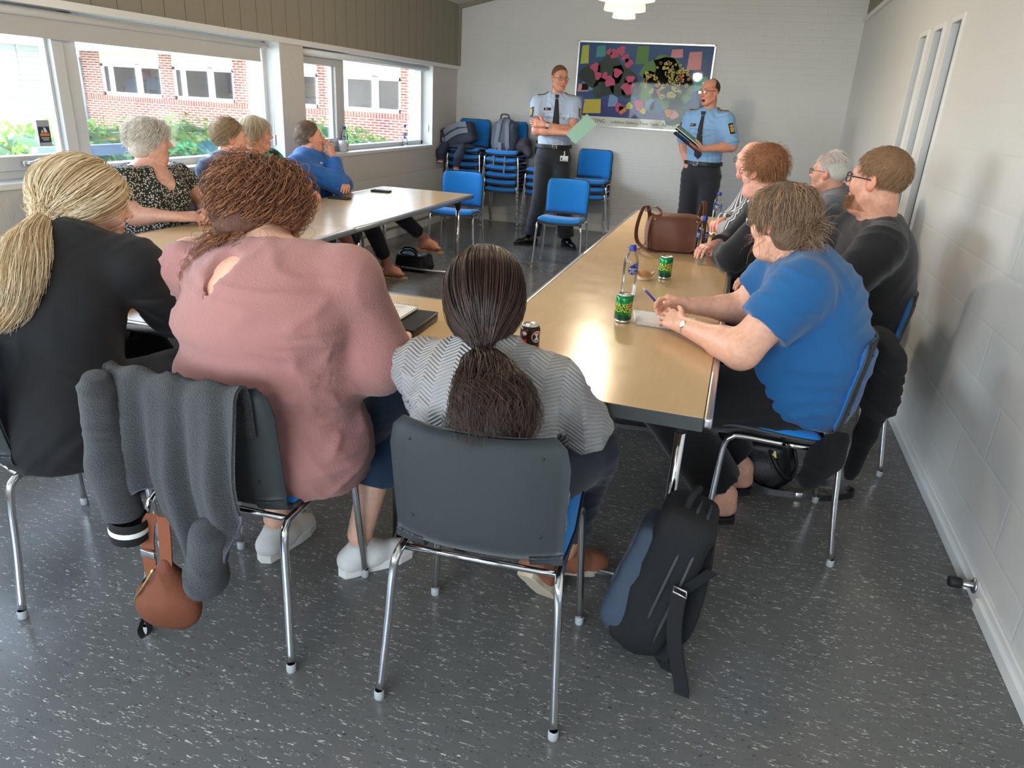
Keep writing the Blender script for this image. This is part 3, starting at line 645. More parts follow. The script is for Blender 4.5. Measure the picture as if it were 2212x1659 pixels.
def pdist(p, X, Y, Z, grow=0.0):
    if p['t'] == 'c':
        a, b = p['a'], p['b']; d = b - a; L = d @ d + 1e-12
        t = np.clip(((X - a[0]) * d[0] + (Y - a[1]) * d[1] + (Z - a[2]) * d[2]) / L, 0, 1)
        dd = np.sqrt((X - a[0] - t * d[0]) ** 2 + (Y - a[1] - t * d[1]) ** 2 + (Z - a[2] - t * d[2]) ** 2) - (p['ra'] + (p['rb'] - p['ra']) * t) - grow
    elif p['t'] == 'b':
        c, r, R = p['c'], p['r'], p['R']; q = [np.abs((X - c[0]) * R[0, i] + (Y - c[1]) * R[1, i] + (Z - c[2]) * R[2, i]) - r[i] for i in range(3)]
        dd = np.sqrt(sum(np.maximum(v, 0) ** 2 for v in q)) + np.minimum(np.maximum(np.maximum(q[0], q[1]), q[2]), 0) - p['rr'] - grow
    else:
        c, r, R = p['c'], p['r'] + grow, p['R']; q = [(X - c[0]) * R[0, i] + (Y - c[1]) * R[1, i] + (Z - c[2]) * R[2, i] for i in range(3)]
        k0 = np.sqrt(sum((q[i] / r[i]) ** 2 for i in range(3))); k1 = np.sqrt(sum((q[i] / r[i] ** 2) ** 2 for i in range(3))) + 1e-9
        dd = k0 * (k0 - 1) / k1
    if p['cut'] is not None:
        for n, o in p['cut']: dd = np.maximum(dd, (X - o[0]) * n[0] + (Y - o[1]) * n[1] + (Z - o[2]) * n[2])
    return dd
def field(prims, lo, h, shape, grow=0.0, cuts=()):
    F = np.full(shape, .08, np.float32)
    ax = [lo[i] + h * np.arange(shape[i]) for i in range(3)]
    for p in prims:
        bl, bh = bounds(p); m = p['k'] + grow + 2 * h + .01
        i0 = np.maximum(np.floor((bl - m - lo) / h).astype(int), 0); i1 = np.minimum(np.ceil((bh + m - lo) / h).astype(int) + 1, shape)
        if np.any(i1 <= i0): continue
        s = tuple(slice(a, b) for a, b in zip(i0, i1))
        d = pdist(p, ax[0][s[0]][:, None, None], ax[1][s[1]][None, :, None], ax[2][s[2]][None, None, :], 0 if p.get('neg') else grow).astype(np.float32)
        f = F[s]; k = p['k']
        if p.get('neg'):
            d = -d; hh = np.maximum(k - np.abs(f - d), 0) / k; F[s] = np.maximum(f, d) + hh * hh * k * .25
        else:
            hh = np.maximum(k - np.abs(f - d), 0) / k; F[s] = np.minimum(f, d) - hh * hh * k * .25
    for n, o in cuts:
        D = (ax[0][:, None, None] - o[0]) * n[0] + (ax[1][None, :, None] - o[1]) * n[1] + (ax[2][None, None, :] - o[2]) * n[2]
        F = np.maximum(F, D)
    return F
def surface_nets(F, lo, h):
    S = F < 0; nx, ny, nz = F.shape
    cnt = np.zeros((nx - 1, ny - 1, nz - 1), np.int8)
    for dx in (0, 1):
        for dy in (0, 1):
            for dz in (0, 1): cnt += S[dx:nx - 1 + dx, dy:ny - 1 + dy, dz:nz - 1 + dz]
    act = (cnt > 0) & (cnt < 8); idx = -np.ones(act.shape, int); cells = np.argwhere(act); idx[act] = np.arange(len(cells))
    if not len(cells): return np.zeros((0, 3)), np.zeros((0, 4), int)
    acc = np.zeros((len(cells), 3)); num = np.zeros(len(cells)); cx, cyy, cz_ = cells.T
    for axis in range(3):
        o1, o2 = [i for i in range(3) if i != axis]
        for u in (0, 1):
            for v in (0, 1):
                p0 = [cx, cyy, cz_]; p0[o1] = p0[o1] + u; p0[o2] = p0[o2] + v; p1 = list(p0); p1[axis] = p1[axis] + 1
                a = F[tuple(p0)]; b = F[tuple(p1)]; m = (a < 0) != (b < 0); t = np.where(m, a / np.where(m, a - b, 1), 0)
                q = np.zeros((len(cells), 3)); q[:, o1] = u; q[:, o2] = v; q[:, axis] = t
                acc[m] += q[m]; num += m
    Vt = lo + h * (cells + acc / num[:, None]); faces = []
    for axis in range(3):
        o1, o2 = [(1, 2), (2, 0), (0, 1)][axis]
        sl0 = [slice(None)] * 3; sl1 = [slice(None)] * 3; sl0[axis] = slice(0, -1); sl1[axis] = slice(1, None)
        a = S[tuple(sl0)]; b = S[tuple(sl1)]; e = np.argwhere(a != b)
        ok = (e[:, o1] > 0) & (e[:, o2] > 0) & (e[:, o1] < F.shape[o1] - 1) & (e[:, o2] < F.shape[o2] - 1); e = e[ok]
        ins = a[tuple(e.T)]
        def at(d1, d2):
            q = e.copy(); q[:, o1] -= d1; q[:, o2] -= d2; return idx[tuple(q.T)]
        quad = np.stack([at(1, 1), at(0, 1), at(0, 0), at(1, 0)], 1); quad[~ins] = quad[~ins][:, ::-1]; faces.append(quad)
    return Vt, np.concatenate(faces)
def sdf_mesh(prims, h, grow=0.0, cuts=(), fine=()):
    """fine: list of (lo, hi, step) boxes that get a finer mesh of the same surface"""
    pos = [p for p in prims if not p.get('neg')]
    lo = np.min([bounds(p)[0] for p in pos], 0) - grow - 3 * h; hi = np.max([bounds(p)[1] for p in pos], 0) + grow + 3 * h
    shape = tuple(np.ceil((hi - lo) / h).astype(int) + 1)
    Vt, Fc = surface_nets(field(prims, lo, h, shape, grow, cuts), lo, h)
    for bl, bh, hf in fine:
        bl, bh = V3(bl), V3(bh); sh = tuple(np.ceil((bh - bl) / hf).astype(int) + 1)
        inside = np.all((Vt > bl + 1.0 * h) & (Vt < bh - 1.0 * h), 1); Fc = Fc[~np.all(inside[Fc], 1)]
        v2, f2 = surface_nets(field(prims, bl, hf, sh, grow, cuts), bl, hf); Fc = np.concatenate([Fc, f2 + len(Vt)]); Vt = np.concatenate([Vt, v2])
    used = np.unique(Fc); mp = -np.ones(len(Vt), int); mp[used] = np.arange(len(used)); return Vt[used], mp[Fc]
def vnormals(Vt, Fc):
    n = np.cross(Vt[Fc[:, 2]] - Vt[Fc[:, 0]], Vt[Fc[:, 3]] - Vt[Fc[:, 1]]); out = np.zeros_like(Vt)
    for i in range(4): np.add.at(out, Fc[:, i], n)
    return out / (np.linalg.norm(out, axis=1, keepdims=True) + 1e-12)
def smooth_verts(Vt, Fc, it=1):
    for _ in range(it):
        s = np.zeros_like(Vt); c = np.zeros(len(Vt))
        for i in range(4):
            for j in (1, 3): np.add.at(s, Fc[:, i], Vt[Fc[:, (i + j) % 4]]); np.add.at(c, Fc[:, i], 1)
        Vt = Vt * .4 + .6 * s / np.maximum(c, 1)[:, None]
    return Vt
def folds(Vt, amp, freq, dirs, seed=0, sharp=1.6):
    """soft creases: warped ridges across the given directions"""
    r = np.random.default_rng(seed); out = np.zeros(len(Vt))
    for d, wgt in dirs:
        d = nrm(d); ph = r.uniform(0, 6.28, 4); w1 = r.normal(size=3) * 7; w2 = r.normal(size=3) * 15
        w3 = r.normal(size=3) * 5; q = Vt @ d * freq + 2.6 * np.sin(Vt @ w1 + ph[0]) + 1.5 * np.sin(Vt @ w2 + ph[1])
        mod = (.5 + .5 * np.sin(Vt @ (r.normal(size=3) * 9) + ph[2] + 1.5 * np.sin(Vt @ w3))) ** 1.5
        out += wgt * mod * ((1 - np.abs(np.sin(q + ph[3]))) ** sharp - .35)
    return amp * out
def np_mesh(name, Vt, Fc, mats, parent=None, col=None, mi=None):
    me = bpy.data.meshes.new(name); me.vertices.add(len(Vt)); me.vertices.foreach_set('co', np.ascontiguousarray(Vt, dtype=np.float32).ravel())
    k = Fc.shape[1]; me.loops.add(len(Fc) * k); me.loops.foreach_set('vertex_index', Fc.ravel().astype(np.int32))
    me.polygons.add(len(Fc)); me.polygons.foreach_set('loop_start', np.arange(0, len(Fc) * k, k, dtype=np.int32)); me.polygons.foreach_set('loop_total', np.full(len(Fc), k, np.int32))
    me.polygons.foreach_set('use_smooth', np.ones(len(Fc), bool))
    for m in (mats if isinstance(mats, (list, tuple)) else [mats]): me.materials.append(m)
    if mi is not None: me.polygons.foreach_set('material_index', mi.astype(np.int32))
    me.update(calc_edges=True); me.validate()
    if col is not None:
        a = me.color_attributes.new('tone', 'FLOAT_COLOR', 'POINT'); a.data.foreach_set('color', np.concatenate([col, np.ones((len(col), 1))], 1).astype(np.float32).ravel())
    o = bpy.data.objects.new(name, me); COL.objects.link(o)
    if parent is not None:
        hang(o, parent)
    return o
def hang(o, parent):
    """parent a mesh whose vertices are in world coordinates"""
    o.parent = parent
    if parent.type == 'EMPTY': o.matrix_parent_inverse = Matrix.Translation(parent.location).inverted()
    return o

# ---------------------------------------------------------------- hands, heads
def hand_prims(w, d, n, side, curl=(.35, .5, .35), spread=.05, thumb=(.55, .75, .25), tcurl=.3, s=1.0, curls=None):
    """w wrist, d towards the knuckles, n out of the palm, side +1 right hand / -1 left; thumb = weights of (sideways, along, palmwards)"""
    w = V3(w); d = nrm(d); n = nrm(V3(n) - d * np.dot(n, d)); t = np.cross(d, n) * side   # t: towards the thumb
    K = .0055; P = [rc(w - d * .02, w + d * .03 * s, .025 * s, .023 * s, .015)]
    offs = (.030, .0105, -.009, -.027); base = (.088, .092, .088, .080); lens = ((.043, .026, .021), (.047, .030, .022), (.043, .028, .021), (.034, .021, .019)); rad = (.0092, .0095, .0090, .0080)
    for i in range(4):
        b0 = w + (t * offs[i] * .55 + d * .012) * s; kn = w + (t * offs[i] + d * base[i] + (-n) * .002) * s
        P.append(rc(b0, kn, .0165 * s, .0125 * s, .014)); P.append(rc(b0 + n * .006 * s, kn + n * .005 * s, .013 * s, .0105 * s, .012))
        ang = 0.0; p = kn; c = curls[i] if curls else curl
        dd = nrm(d + t * spread * (1.5 - i))
        for j in range(3):
            ang += c[j]; q = p + (dd * math.cos(ang) + n * math.sin(ang)) * lens[i][j] * s
            P.append(rc(p, q, rad[i] * s * (1 - .07 * j), rad[i] * s * (1 - .07 * (j + 1)), K)); p = q
    b = w + (t * .022 + d * .020 + n * .004) * s; P.append(rc(b, w + (t * .03 + d * .05 + n * .008) * s, .016 * s, .012 * s, .014))
    td = nrm(t * thumb[0] + d * thumb[1] + n * thumb[2]); m1 = b + td * .042 * s
    P.append(rc(b, m1, .0145 * s, .0115 * s, .010)); td2 = nrm(td + (-t * .5 + d * .4 + n * .35) * tcurl); m2 = m1 + td2 * .033 * s
    P.append(rc(m1, m2, .0112 * s, .0100 * s, K)); td3 = nrm(td2 + (-t * .5 + d * .4 + n * .35) * tcurl); P.append(rc(m2, m2 + td3 * .024 * s, .0098 * s, .0080 * s, K))
    return P
def head_prims(c, B, s=.96, jaw=1.0, mouth_open=0.0, nose=1.0, fat=0.0):
    """c centre, B columns right/forward/up"""
    g = lambda x, y, z: V3(c) + B @ (V3((x, y, z)) * s); r = lambda *a: V3(a) * s; P = []
    P += [el(g(0, -.014, .036), r(.077, .097, .086), B, .02), el(g(0, .028, -.028), r(.063 + fat * .4, .066, .085), B, .04)]
    P += [el(g(0, .066, -.100), r(.026, .022, .020), B, .03)]
    for q in (-1, 1):
        P += [rc(g(q * .056 * jaw, .0, -.058), g(q * .020, .060, -.100), .020 * s, .018 * s, .03)]
        P += [el(g(q * .036, .060, -.030), r(.027 + fat, .026, .026), B, .03)]
        P += [el(g(q * .079, -.008, -.006), r(.007, .019, .030), B @ np.array(Matrix.Rotation(q * .35, 3, 'Z')), .008), el(g(q * .074, .000, -.020), r(.009, .012, .016), B, .01)]
    P += [rc(g(-.038, .079, .026), g(.038, .079, .026), .013 * s, .013 * s, .022)]
    if fat: P += [el(g(0, .035, -.115), r(.05, .05, .03), B, .04)]
    P += [rc(g(0, .090, .014), g(0, .106 * 1.0 + .006 * nose, -.026), .0085 * s, .0125 * s, .014)]
    for q in (-1, 1):
        P += [el(g(q * .012, .099, -.031), r(.0095, .012, .0085), B, .008)]
        P += [sub(el(g(q * .032, .103, .004), r(.019, .020, .013), B), .014)]
        P += [el(g(q * .032, .0795, .003), r(.0165, .0125, .0125), B, .004)]
    z = -.068
    P += [rc(g(-.021, .0875, z - .001), g(0, .0955, z + .003), .0055 * s, .0062 * s, .006), rc(g(.021, .0875, z - .001), g(0, .0955, z + .003), .0055 * s, .0062 * s, .006)]
    zl = z - .011 - .016 * mouth_open
    P += [rc(g(-.018, .086, zl), g(0, .093, zl - .001), .0055 * s, .0068 * s, .006), rc(g(.018, .086, zl), g(0, .093, zl - .001), .0055 * s, .0068 * s, .006)]
    P += [sub(el(g(0, .100, z - .0055 - .008 * mouth_open), r(.022, .016 + .012 * mouth_open, .0012 + .009 * mouth_open), B), .004)]
    return P
def tone_head(Vt, c, B, s, skin, lip, brow, beard=None, mouth_open=0.0, blush=.12, scalp=None, browlen=1.0):
    """per-vertex skin colouring: lips, brows, eye corners, blush, beard"""
    L = (Vt - V3(c)) @ B / s; x, y, z = np.abs(L[:, 0]), L[:, 1], L[:, 2]
    col = np.tile(V3(skin), (len(Vt), 1)); near = (np.abs(z) < .15) & (x < .1) & (y > -.12) & (y < .14)
    def mix(mask, c2):
        m = np.clip(mask * near, 0, 1)[:, None]; col[:] = col * (1 - m) + V3(c2) * m
    red = V3(skin) * V3((1.05, .72, .68))
    mix(blush * 3 * np.exp(-(((x - .04) / .02) ** 2 + ((z + .028) / .022) ** 2)) * (y > .03), red); mix(.5 * np.exp(-((x / .014) ** 2 + ((z + .03) / .014) ** 2)) * (y > .09), red)
    mix(.6 * (np.hypot((y + .008) / .03, (z + .006) / .04) < 1) * (x > .068), red)
    if beard is not None:
        bm = np.clip((-.058 - z - 1.0 * np.maximum(0, .055 - y)) / .015, 0, 1) * (y > .0) * (z > -.120); mx = (np.abs(z + .052) < .010) * (x < .03) * (y > .07); mix(np.maximum(bm, mx) * .8, beard)
    zl = -.068 - .0035 - .008 * mouth_open; dz = np.abs(z - zl) - (.0035 + .009 * mouth_open)
    mix(np.clip((.0085 - np.maximum(dz, 0)) / .003, 0, 1) * (x < .025) * (y > .078), lip)
    if mouth_open: mix((np.abs(z - zl) < .006 * mouth_open + .001) * (x < .018) * (y < .094) * (y > .06), (.03, .01, .01))
    else: mix((np.abs(z - zl) < .0022) * (x < .022) * (y > .075) * .7, V3(lip) * .35)
    bz = .030 - .25 * np.maximum(x - .028, 0); mix(np.clip((.0052 - np.abs(z - bz)) / .002, 0, 1) * (x > .013) * (x < .013 + .036 * browlen) * (y > .055) * .85, brow)
    mix(np.clip((.0028 - np.abs(z - (.0035 + .006 * np.cos((x - .032) / .018 * 1.5)))) / .0015, 0, 1) * (x > .018) * (x < .048) * (y > .07) * .7, V3(brow) * .5)
    if scalp is not None: mix(np.clip((z - .06 - .5 * y) / .01, 0, 1) * (y < .07) * .6, scalp)
    return col
def skin_mat(name):
    m = bpy.data.materials.new(name); m.use_nodes = True; n, l = nodes_of(m); b = n['Principled BSDF']
    at = n.new('ShaderNodeAttribute'); at.attribute_name = 'tone'; tc = n.new('ShaderNodeTexCoord')
    nz = n.new('ShaderNodeTexNoise'); nz.inputs['Scale'].default_value = 60; nz.inputs['Detail'].default_value = 4; l.new(tc.outputs['Object'], nz.inputs['Vector'])
    mr = n.new('ShaderNodeMapRange'); mr.inputs[1].default_value = .3; mr.inputs[2].default_value = .7; mr.inputs[3].default_value = .88; mr.inputs[4].default_value = 1.08; l.new(nz.outputs['Fac'], mr.inputs[0])
    mx = n.new('ShaderNodeMix'); mx.data_type = 'RGBA'; mx.blend_type = 'MULTIPLY'; mx.inputs[0].default_value = 1; l.new(at.outputs['Color'], mx.inputs[6]); l.new(mr.outputs[0], mx.inputs[7]); l.new(mx.outputs[2], b.inputs['Base Color'])
    b.inputs['Roughness'].default_value = .48; b.inputs['Subsurface Weight'].default_value = .12; b.inputs['Subsurface Radius'].default_value = (.012, .005, .003); b.inputs['Subsurface Scale'].default_value = .6
    nb = n.new('ShaderNodeTexNoise'); nb.inputs['Scale'].default_value = 350; l.new(tc.outputs['Object'], nb.inputs['Vector']); bp = n.new('ShaderNodeBump'); bp.inputs['Strength'].default_value = .12; bp.inputs['Distance'].default_value = .002; l.new(nb.outputs['Fac'], bp.inputs['Height']); l.new(bp.outputs[0], b.inputs['Normal'])
    return m
M['skin'] = skin_mat('skin')
M['eye_white'] = mat('eye_white', C(214, 206, 200), .25, var=.02); M['iris'] = mat('iris', C(70, 92, 104), .2)

# ---------------------------------------------------------------- hair strands
def hair_mat(name, root, tip, rough=.38, spread=.35):
    m = bpy.data.materials.new(name); m.use_nodes = True; n, l = nodes_of(m); b = n['Principled BSDF']
    hi = n.new('ShaderNodeHairInfo'); mx = n.new('ShaderNodeMix'); mx.data_type = 'RGBA'; mx.inputs[6].default_value = root; mx.inputs[7].default_value = tip
    l.new(hi.outputs['Random'], mx.inputs[0]); m2 = n.new('ShaderNodeMix'); m2.data_type = 'RGBA'; m2.blend_type = 'MULTIPLY'; m2.inputs[0].default_value = 1
    mr = n.new('ShaderNodeMapRange'); mr.inputs[3].default_value = 1 - spread; mr.inputs[4].default_value = 1 + spread * .4; l.new(hi.outputs['Random'], mr.inputs[0]); l.new(mx.outputs[2], m2.inputs[6]); l.new(mr.outputs[0], m2.inputs[7])
    l.new(m2.outputs[2], b.inputs['Base Color']); b.inputs['Roughness'].default_value = rough; b.inputs['Specular IOR Level'].default_value = .45; return m
def strands(name, P, m, parent, rad=.0006, tip=.3):
    """P: (n strands, k points, 3)"""
    n, k = P.shape[:2]; cu = bpy.data.hair_curves.new(name); cu.add_curves([k] * n); cu.points.foreach_set('position', np.ascontiguousarray(P, dtype=np.float32).ravel())
    t = np.linspace(0, 1, k); r = rad * (1 - (1 - tip) * t ** 2); a = cu.attributes.get('radius') or cu.attributes.new('radius', 'FLOAT', 'POINT'); a.data.foreach_set('value', np.tile(r, n).astype(np.float32))
    cu.materials.append(m); o = bpy.data.objects.new(name, cu); COL.objects.link(o)
    if parent is not None: hang(o, parent)
    return o
def scalp_roots(n, c, B, s, r, keep, seed=0):
    """points on the skull (local directions) where keep(local xyz) holds"""
    g = np.random.default_rng(seed); out = []
    while sum(len(o) for o in out) < n:
        d = g.normal(size=(4 * n, 3)); d /= np.linalg.norm(d, axis=1, keepdims=True); q = d * V3((.079, .099, .089)); q += V3((0, -.014, .036)); out.append(q[keep(q[:, 0], q[:, 1], q[:, 2])])
    L = np.concatenate(out)[:n]; nn = nrm2((L - V3((0, -.014, .036))) / V3((.079, .099, .089)) ** 2)
    return L, nn
def nrm2(a): return a / (np.linalg.norm(a, axis=1, keepdims=True) + 1e-12)
def hairline(front=.045, temple=.02, nape=-.075, side=-.02):
    """hair grows above a line that drops from the forehead over the temples to the nape"""
    def keep(x, y, z):
        yy = np.interp(y, [-.12, -.05, .0, .03, .06, .085], [nape, nape * .8 + side * .2, side, temple, front + .015, front + .035]); return z > yy
    return keep
def grow(L, N, c, B, s, length, k, comb, grav, curl=0.0, curlf=40, lift=.35, seed=0, lay=.012, wob=.15, push=None, clump=1, stick=.75):
    """strands in world space: leave the scalp along the comb direction, hug the skull while near it, then fall; kept outside the skull"""
    g = np.random.default_rng(seed); n = len(L); P = np.zeros((n, k, 3)); cc = V3((0, -.014, .036)); rr = V3((.079, .099, .089))
    ln = length * g.uniform(.75, 1.1, n) if np.isscalar(length) else length; st = (ln / (k - 1))[:, None]
    p = L.copy(); cb = comb(L) if callable(comb) else np.tile(V3(comb), (n, 1)); cb = nrm2(cb); ct = nrm2(cb - N * np.sum(cb * N, 1, keepdims=True)); d = nrm2(N * lift + ct + g.normal(size=(n, 3)) * wob)
    lyr = 1 + g.uniform(.02, 1, (n, 1)) * lay / .09; gl = (B.T @ V3((0, 0, -1)))
    ph = g.uniform(0, 6.28, (n // clump + 1)).repeat(clump)[:n]; fq = (curlf * g.uniform(.7, 1.3, n // clump + 1)).repeat(clump)[:n]; e1 = g.normal(size=(n // clump + 1, 3)).repeat(clump, 0)[:n]
    for i in range(k):
        P[:, i] = p; q0 = (p - cc) / rr; rad = np.linalg.norm(q0, axis=1, keepdims=True); nn = nrm2((p - cc) / rr ** 2); near = np.clip((lyr + .12 + lift * .3 - rad) / .12, 0, 1)
        tg = cb - nn * np.sum(cb * nn, 1, keepdims=True)
        d = nrm2(d + gl * grav * st / .02 + tg * .25 * near)
        if i > 1: out = np.maximum(np.sum(d * nn, 1, keepdims=True), 0); d = nrm2(d - nn * out * stick * np.where(rad > lyr, 1, .3) * near)
        q = p + d * st; w = (q - cc) / (rr * (1 + (lyr - 1) * min(1, .15 + 2.5 * i / k))); m = np.linalg.norm(w, axis=1, keepdims=True); q = np.where(m < 1, cc + (q - cc) / m, q)
        d = nrm2(q - p); p = q
    if curl:
        dd = np.gradient(P, axis=1); dd /= np.linalg.norm(dd, axis=2, keepdims=True) + 1e-9; a = np.cross(dd, e1[:, None]); a /= np.linalg.norm(a, axis=2, keepdims=True) + 1e-9; b = np.cross(dd, a)
        sl = np.linspace(0, 1, k)[None] * ln[:, None]; th = ph[:, None] + fq[:, None] * sl; am = (curl * np.minimum(1, np.linspace(0, 2.5, k)))[None, :, None]
        P = P + am * (a * np.cos(th)[..., None] + b * np.sin(th)[..., None])
    W = V3(c) + (P * s) @ B.T
    if push is not None: W = push(W)
    return W

def sdf_at(prims, P, grow=0.0):
    P = V3(P); F = np.full(len(P), 1.0)
    for p in prims:
        d = pdist(p, P[:, 0], P[:, 1], P[:, 2], 0 if p.get('neg') else grow); k = p['k']
        if p.get('neg'): d = -d; h = np.maximum(k - np.abs(F - d), 0) / k; F = np.maximum(F, d) + h * h * k * .25
        else: h = np.maximum(k - np.abs(F - d), 0) / k; F = np.minimum(F, d) - h * h * k * .25
    return F
def onto(prims, P, d, grow=0.0, lift=0.0):
    """slide points along d until they meet the surface"""
    P = np.atleast_2d(V3(P)).copy(); d = nrm(d)
    for _ in range(60): P += d * (sdf_at(prims, P, grow) * .7)[:, None]
    return P - d * lift

def push_out(prims, grow):
    """returns a function that lifts hair points out of the shoulders and back"""
    prims = [q for q in prims if not q.get('neg')]
    def f(W):
        sh = W.shape; Q = W.reshape(-1, 3).copy()
        for _ in range(3):
            d = sdf_at(prims, Q, grow); i = np.where(d < 0)[0]
            if not len(i): break
            q = Q[i]; e = .004; g = np.stack([sdf_at(prims, q + V3(v) * e, grow) - d[i] for v in ((1, 0, 0), (0, 1, 0), (0, 0, 1))], 1); Q[i] = q - nrm2(g) * (d[i] - .003)[:, None]
        return Q.reshape(sh)
    return f
# ---------------------------------------------------------------- people
def cloth(name, col, rough=.85, amp=.06, bscale=300, sheen=.2, var=.07, bump=.2, scale=7):
    return mat(name, col, rough, var=var, scale=scale, bump=bump, bscale=bscale, sheen=sheen)
LIP = C(196, 118, 108); BROW = C(120, 92, 66)
class Person:
    def __init__(s, label, loc, skin=C(222, 168, 142)[:3], group=None):
        s.t = thing('person', label, 'person', loc, 0, group); s.skin = V3(skin); s.P = []; s.tor = []; s.arms = {}; s.legs = {}; s.heads = []; s.fine = []
    def torso(s, pel, waist, chest, neck, right, hip=(.18, .12), wst=(.15, .105), cst=(.17, .12), bust=0.0, k=.09):
        pel, waist, chest, neck = map(V3, (pel, waist, chest, neck)); R = nrm(right); s.right = R; T = []
        for c_, ax, (a, b), hh in ((pel, waist - pel, hip, .13), (waist, chest - pel, wst, .15), (chest, neck - waist, cst, .16)):
            f = nrm(np.cross(ax, R)); B = np.stack([nrm(np.cross(f, nrm(ax))), f, nrm(ax)], 1); T.append(el(c_, (a, b, hh), B, k))
        s.fwd = B[:, 1]; s.up = B[:, 2]; s.pel, s.waist, s.chest, s.neckb = pel, waist, chest, neck
        if bust:
            for q in (-1, 1): T.append(el(chest + R * q * cst[0] * .45 + s.fwd * cst[1] * .7 - s.up * .03, (.075, .06, .075), B, .05))
        s.tor += T; s.f0 = None; return s
    def arm(s, side, sh, elb, wr, r=(.052, .043, .041, .027), k=.04):
        sh, elb, wr = V3(sh), V3(elb), V3(wr); T = [rc(s.neckb - s.up * .035, sh, .050, r[0], .07), rc(sh, elb, r[0], r[1], k), rc(elb, elb + (wr - elb) * .3, r[1], r[2], .03), rc(elb + (wr - elb) * .25, wr, r[2], r[3], .025)]
        s.arms[side] = (sh, elb, wr, T, r); return s
    def leg(s, side, hip, kn, an, r=(.090, .062, .060, .040), k=.05):
        hip, kn, an = V3(hip), V3(kn), V3(an); s.legs[side] = (hip, kn, an, [rc(hip, kn, r[0], r[1], k), rc(kn, kn + (an - kn) * .35, r[1] * .95, r[2], .03), rc(kn + (an - kn) * .3, an, r[2], r[3], .03)], r); return s
    def head(s, c, f, u=(0, 0, 1), sc=.95, lip=LIP, brow=BROW, beard=None, mo=0.0, neck_r=.055, scalp=None, eyes=True, hf=.004, jaw=1.0, nose=1.0, fat=0.0, bl=1.0):
        c = V3(c); B = basis(f, u); s.hc, s.hB, s.hs = c, B, sc; H = head_prims(c, B, sc, jaw, mo, nose, fat)
        nk = c + B @ (V3((0, -.030, -.075)) * sc); s.P += H + [rc(s.neckb - s.up * .02, nk, neck_r * 1.12, neck_r, .03)]
        s.tone = dict(lip=lip[:3], brow=brow[:3], beard=None if beard is None else beard[:3], mouth_open=mo, scalp=None if scalp is None else scalp[:3], browlen=bl)
        s.fine.append((c - V3((.16, .16, .16)), c + V3((.16, .16, .17)), hf)); s.eyes = eyes; return s
    def hand(s, side, d, n, sc=.92, h=.004, **k):
        w = s.arms[side][2]; s.P += hand_prims(w, d, n, 1 if side == 'R' else -1, s=sc, **k); c = w + nrm(d) * .08
        s.fine.append((c - V3((.13, .13, .13)), c + V3((.13, .13, .13)), h)); return s
    def foot(s, an, f, u=(0, 0, 1), sc=1.0):
        B = basis(f, u); g = lambda x, y, z: V3(an) + B @ V3((x * sc, y * sc, z * sc))
        s.P += [rc(g(0, 0, .0), g(0, -.012, -.055), .036, .032, .03), rc(g(0, -.01, -.055), g(0, .10, -.058), .033, .034, .03), rc(g(0, 0, -.0), g(0, .11, -.052), .034, .028, .04)]
        for i, (x, y) in enumerate(((.022, .165), (.006, .168), (-.008, .160), (-.020, .150), (-.031, .136))): s.P.append(rc(g(x * .9, .10, -.060), g(x, y, -.068), .016 if i else .019, .0085 if i else .0115, .012))
        s.fine.append((V3(an) + B @ V3((0, .06, -.04)) - .15, V3(an) + B @ V3((0, .06, -.04)) + .15, .005)); return s
    def body(s, h=.010):
        P = list(s.tor)
        for q in s.arms.values(): P += q[3]
        for q in s.legs.values(): P += q[3]
        P += s.P; s.all = P; Vt, Fc = sdf_mesh(P, h, fine=s.fine)
        col = tone_head(Vt, s.hc, s.hB, s.hs, s.skin, **s.tone) if hasattr(s, 'hc') else np.tile(s.skin, (len(Vt), 1))
        s.b = np_mesh('body', Vt, Fc, M['skin'], s.t, col)
        if getattr(s, 'eyes', False):
            for q in (-1, 1):
                e = MB(); Rm = Matrix(s.hB.tolist()); g = lambda x, y, z: Vector(s.hc + s.hB @ (V3((x, y, z)) * s.hs)); k = s.hs
                e.ball(g(q * .032, .0895, .0035), (.0125 * k, .0045 * k, .0055 * k), 8, Rm); e.cur = 1; e.ball(g(q * .032, .0922, .0035), (.0052 * k, .0028 * k, .0052 * k), 8, Rm)
                hang(e.build('eye', [M['eye_white'], M['iris']]), s.t)
        return s
    def sleeve(s, side, upto, extra=0.0, taper=1.0):
        """sleeve along the arm; upto 0..1 is the upper arm, 1..2 the forearm"""
        sh, elb, wr, T, r = s.arms[side]; out = [T[0]]
        if upto <= 1:
            e = sh + (elb - sh) * upto; n = nrm(elb - sh); out.append(rc(sh, sh + (elb - sh) * min(1, upto + .25), r[0] + extra * .3, r[0] + (r[1] - r[0]) * upto + extra, .045, cut=[(n, e)]))
        else:
            e = elb + (wr - elb) * (upto - 1); n = nrm(wr - elb); out += [rc(sh, elb, r[0] + extra * .4, r[1] + extra, .045), rc(elb, e + n * .05, r[2] + extra, r[2] + (r[3] - r[2]) * (upto - 1) + extra, .04, cut=[(n, e)])]
        return out
    def neckpiece(s, h=.03, r=.066, back=0.0):
        a = s.neckb - s.up * .06; e = s.neckb + s.up * h - s.fwd * back; return [rc(a, e + s.up * .03, r * 1.35, r * .95, .06, cut=[(s.up - s.fwd * -.25, e)])]
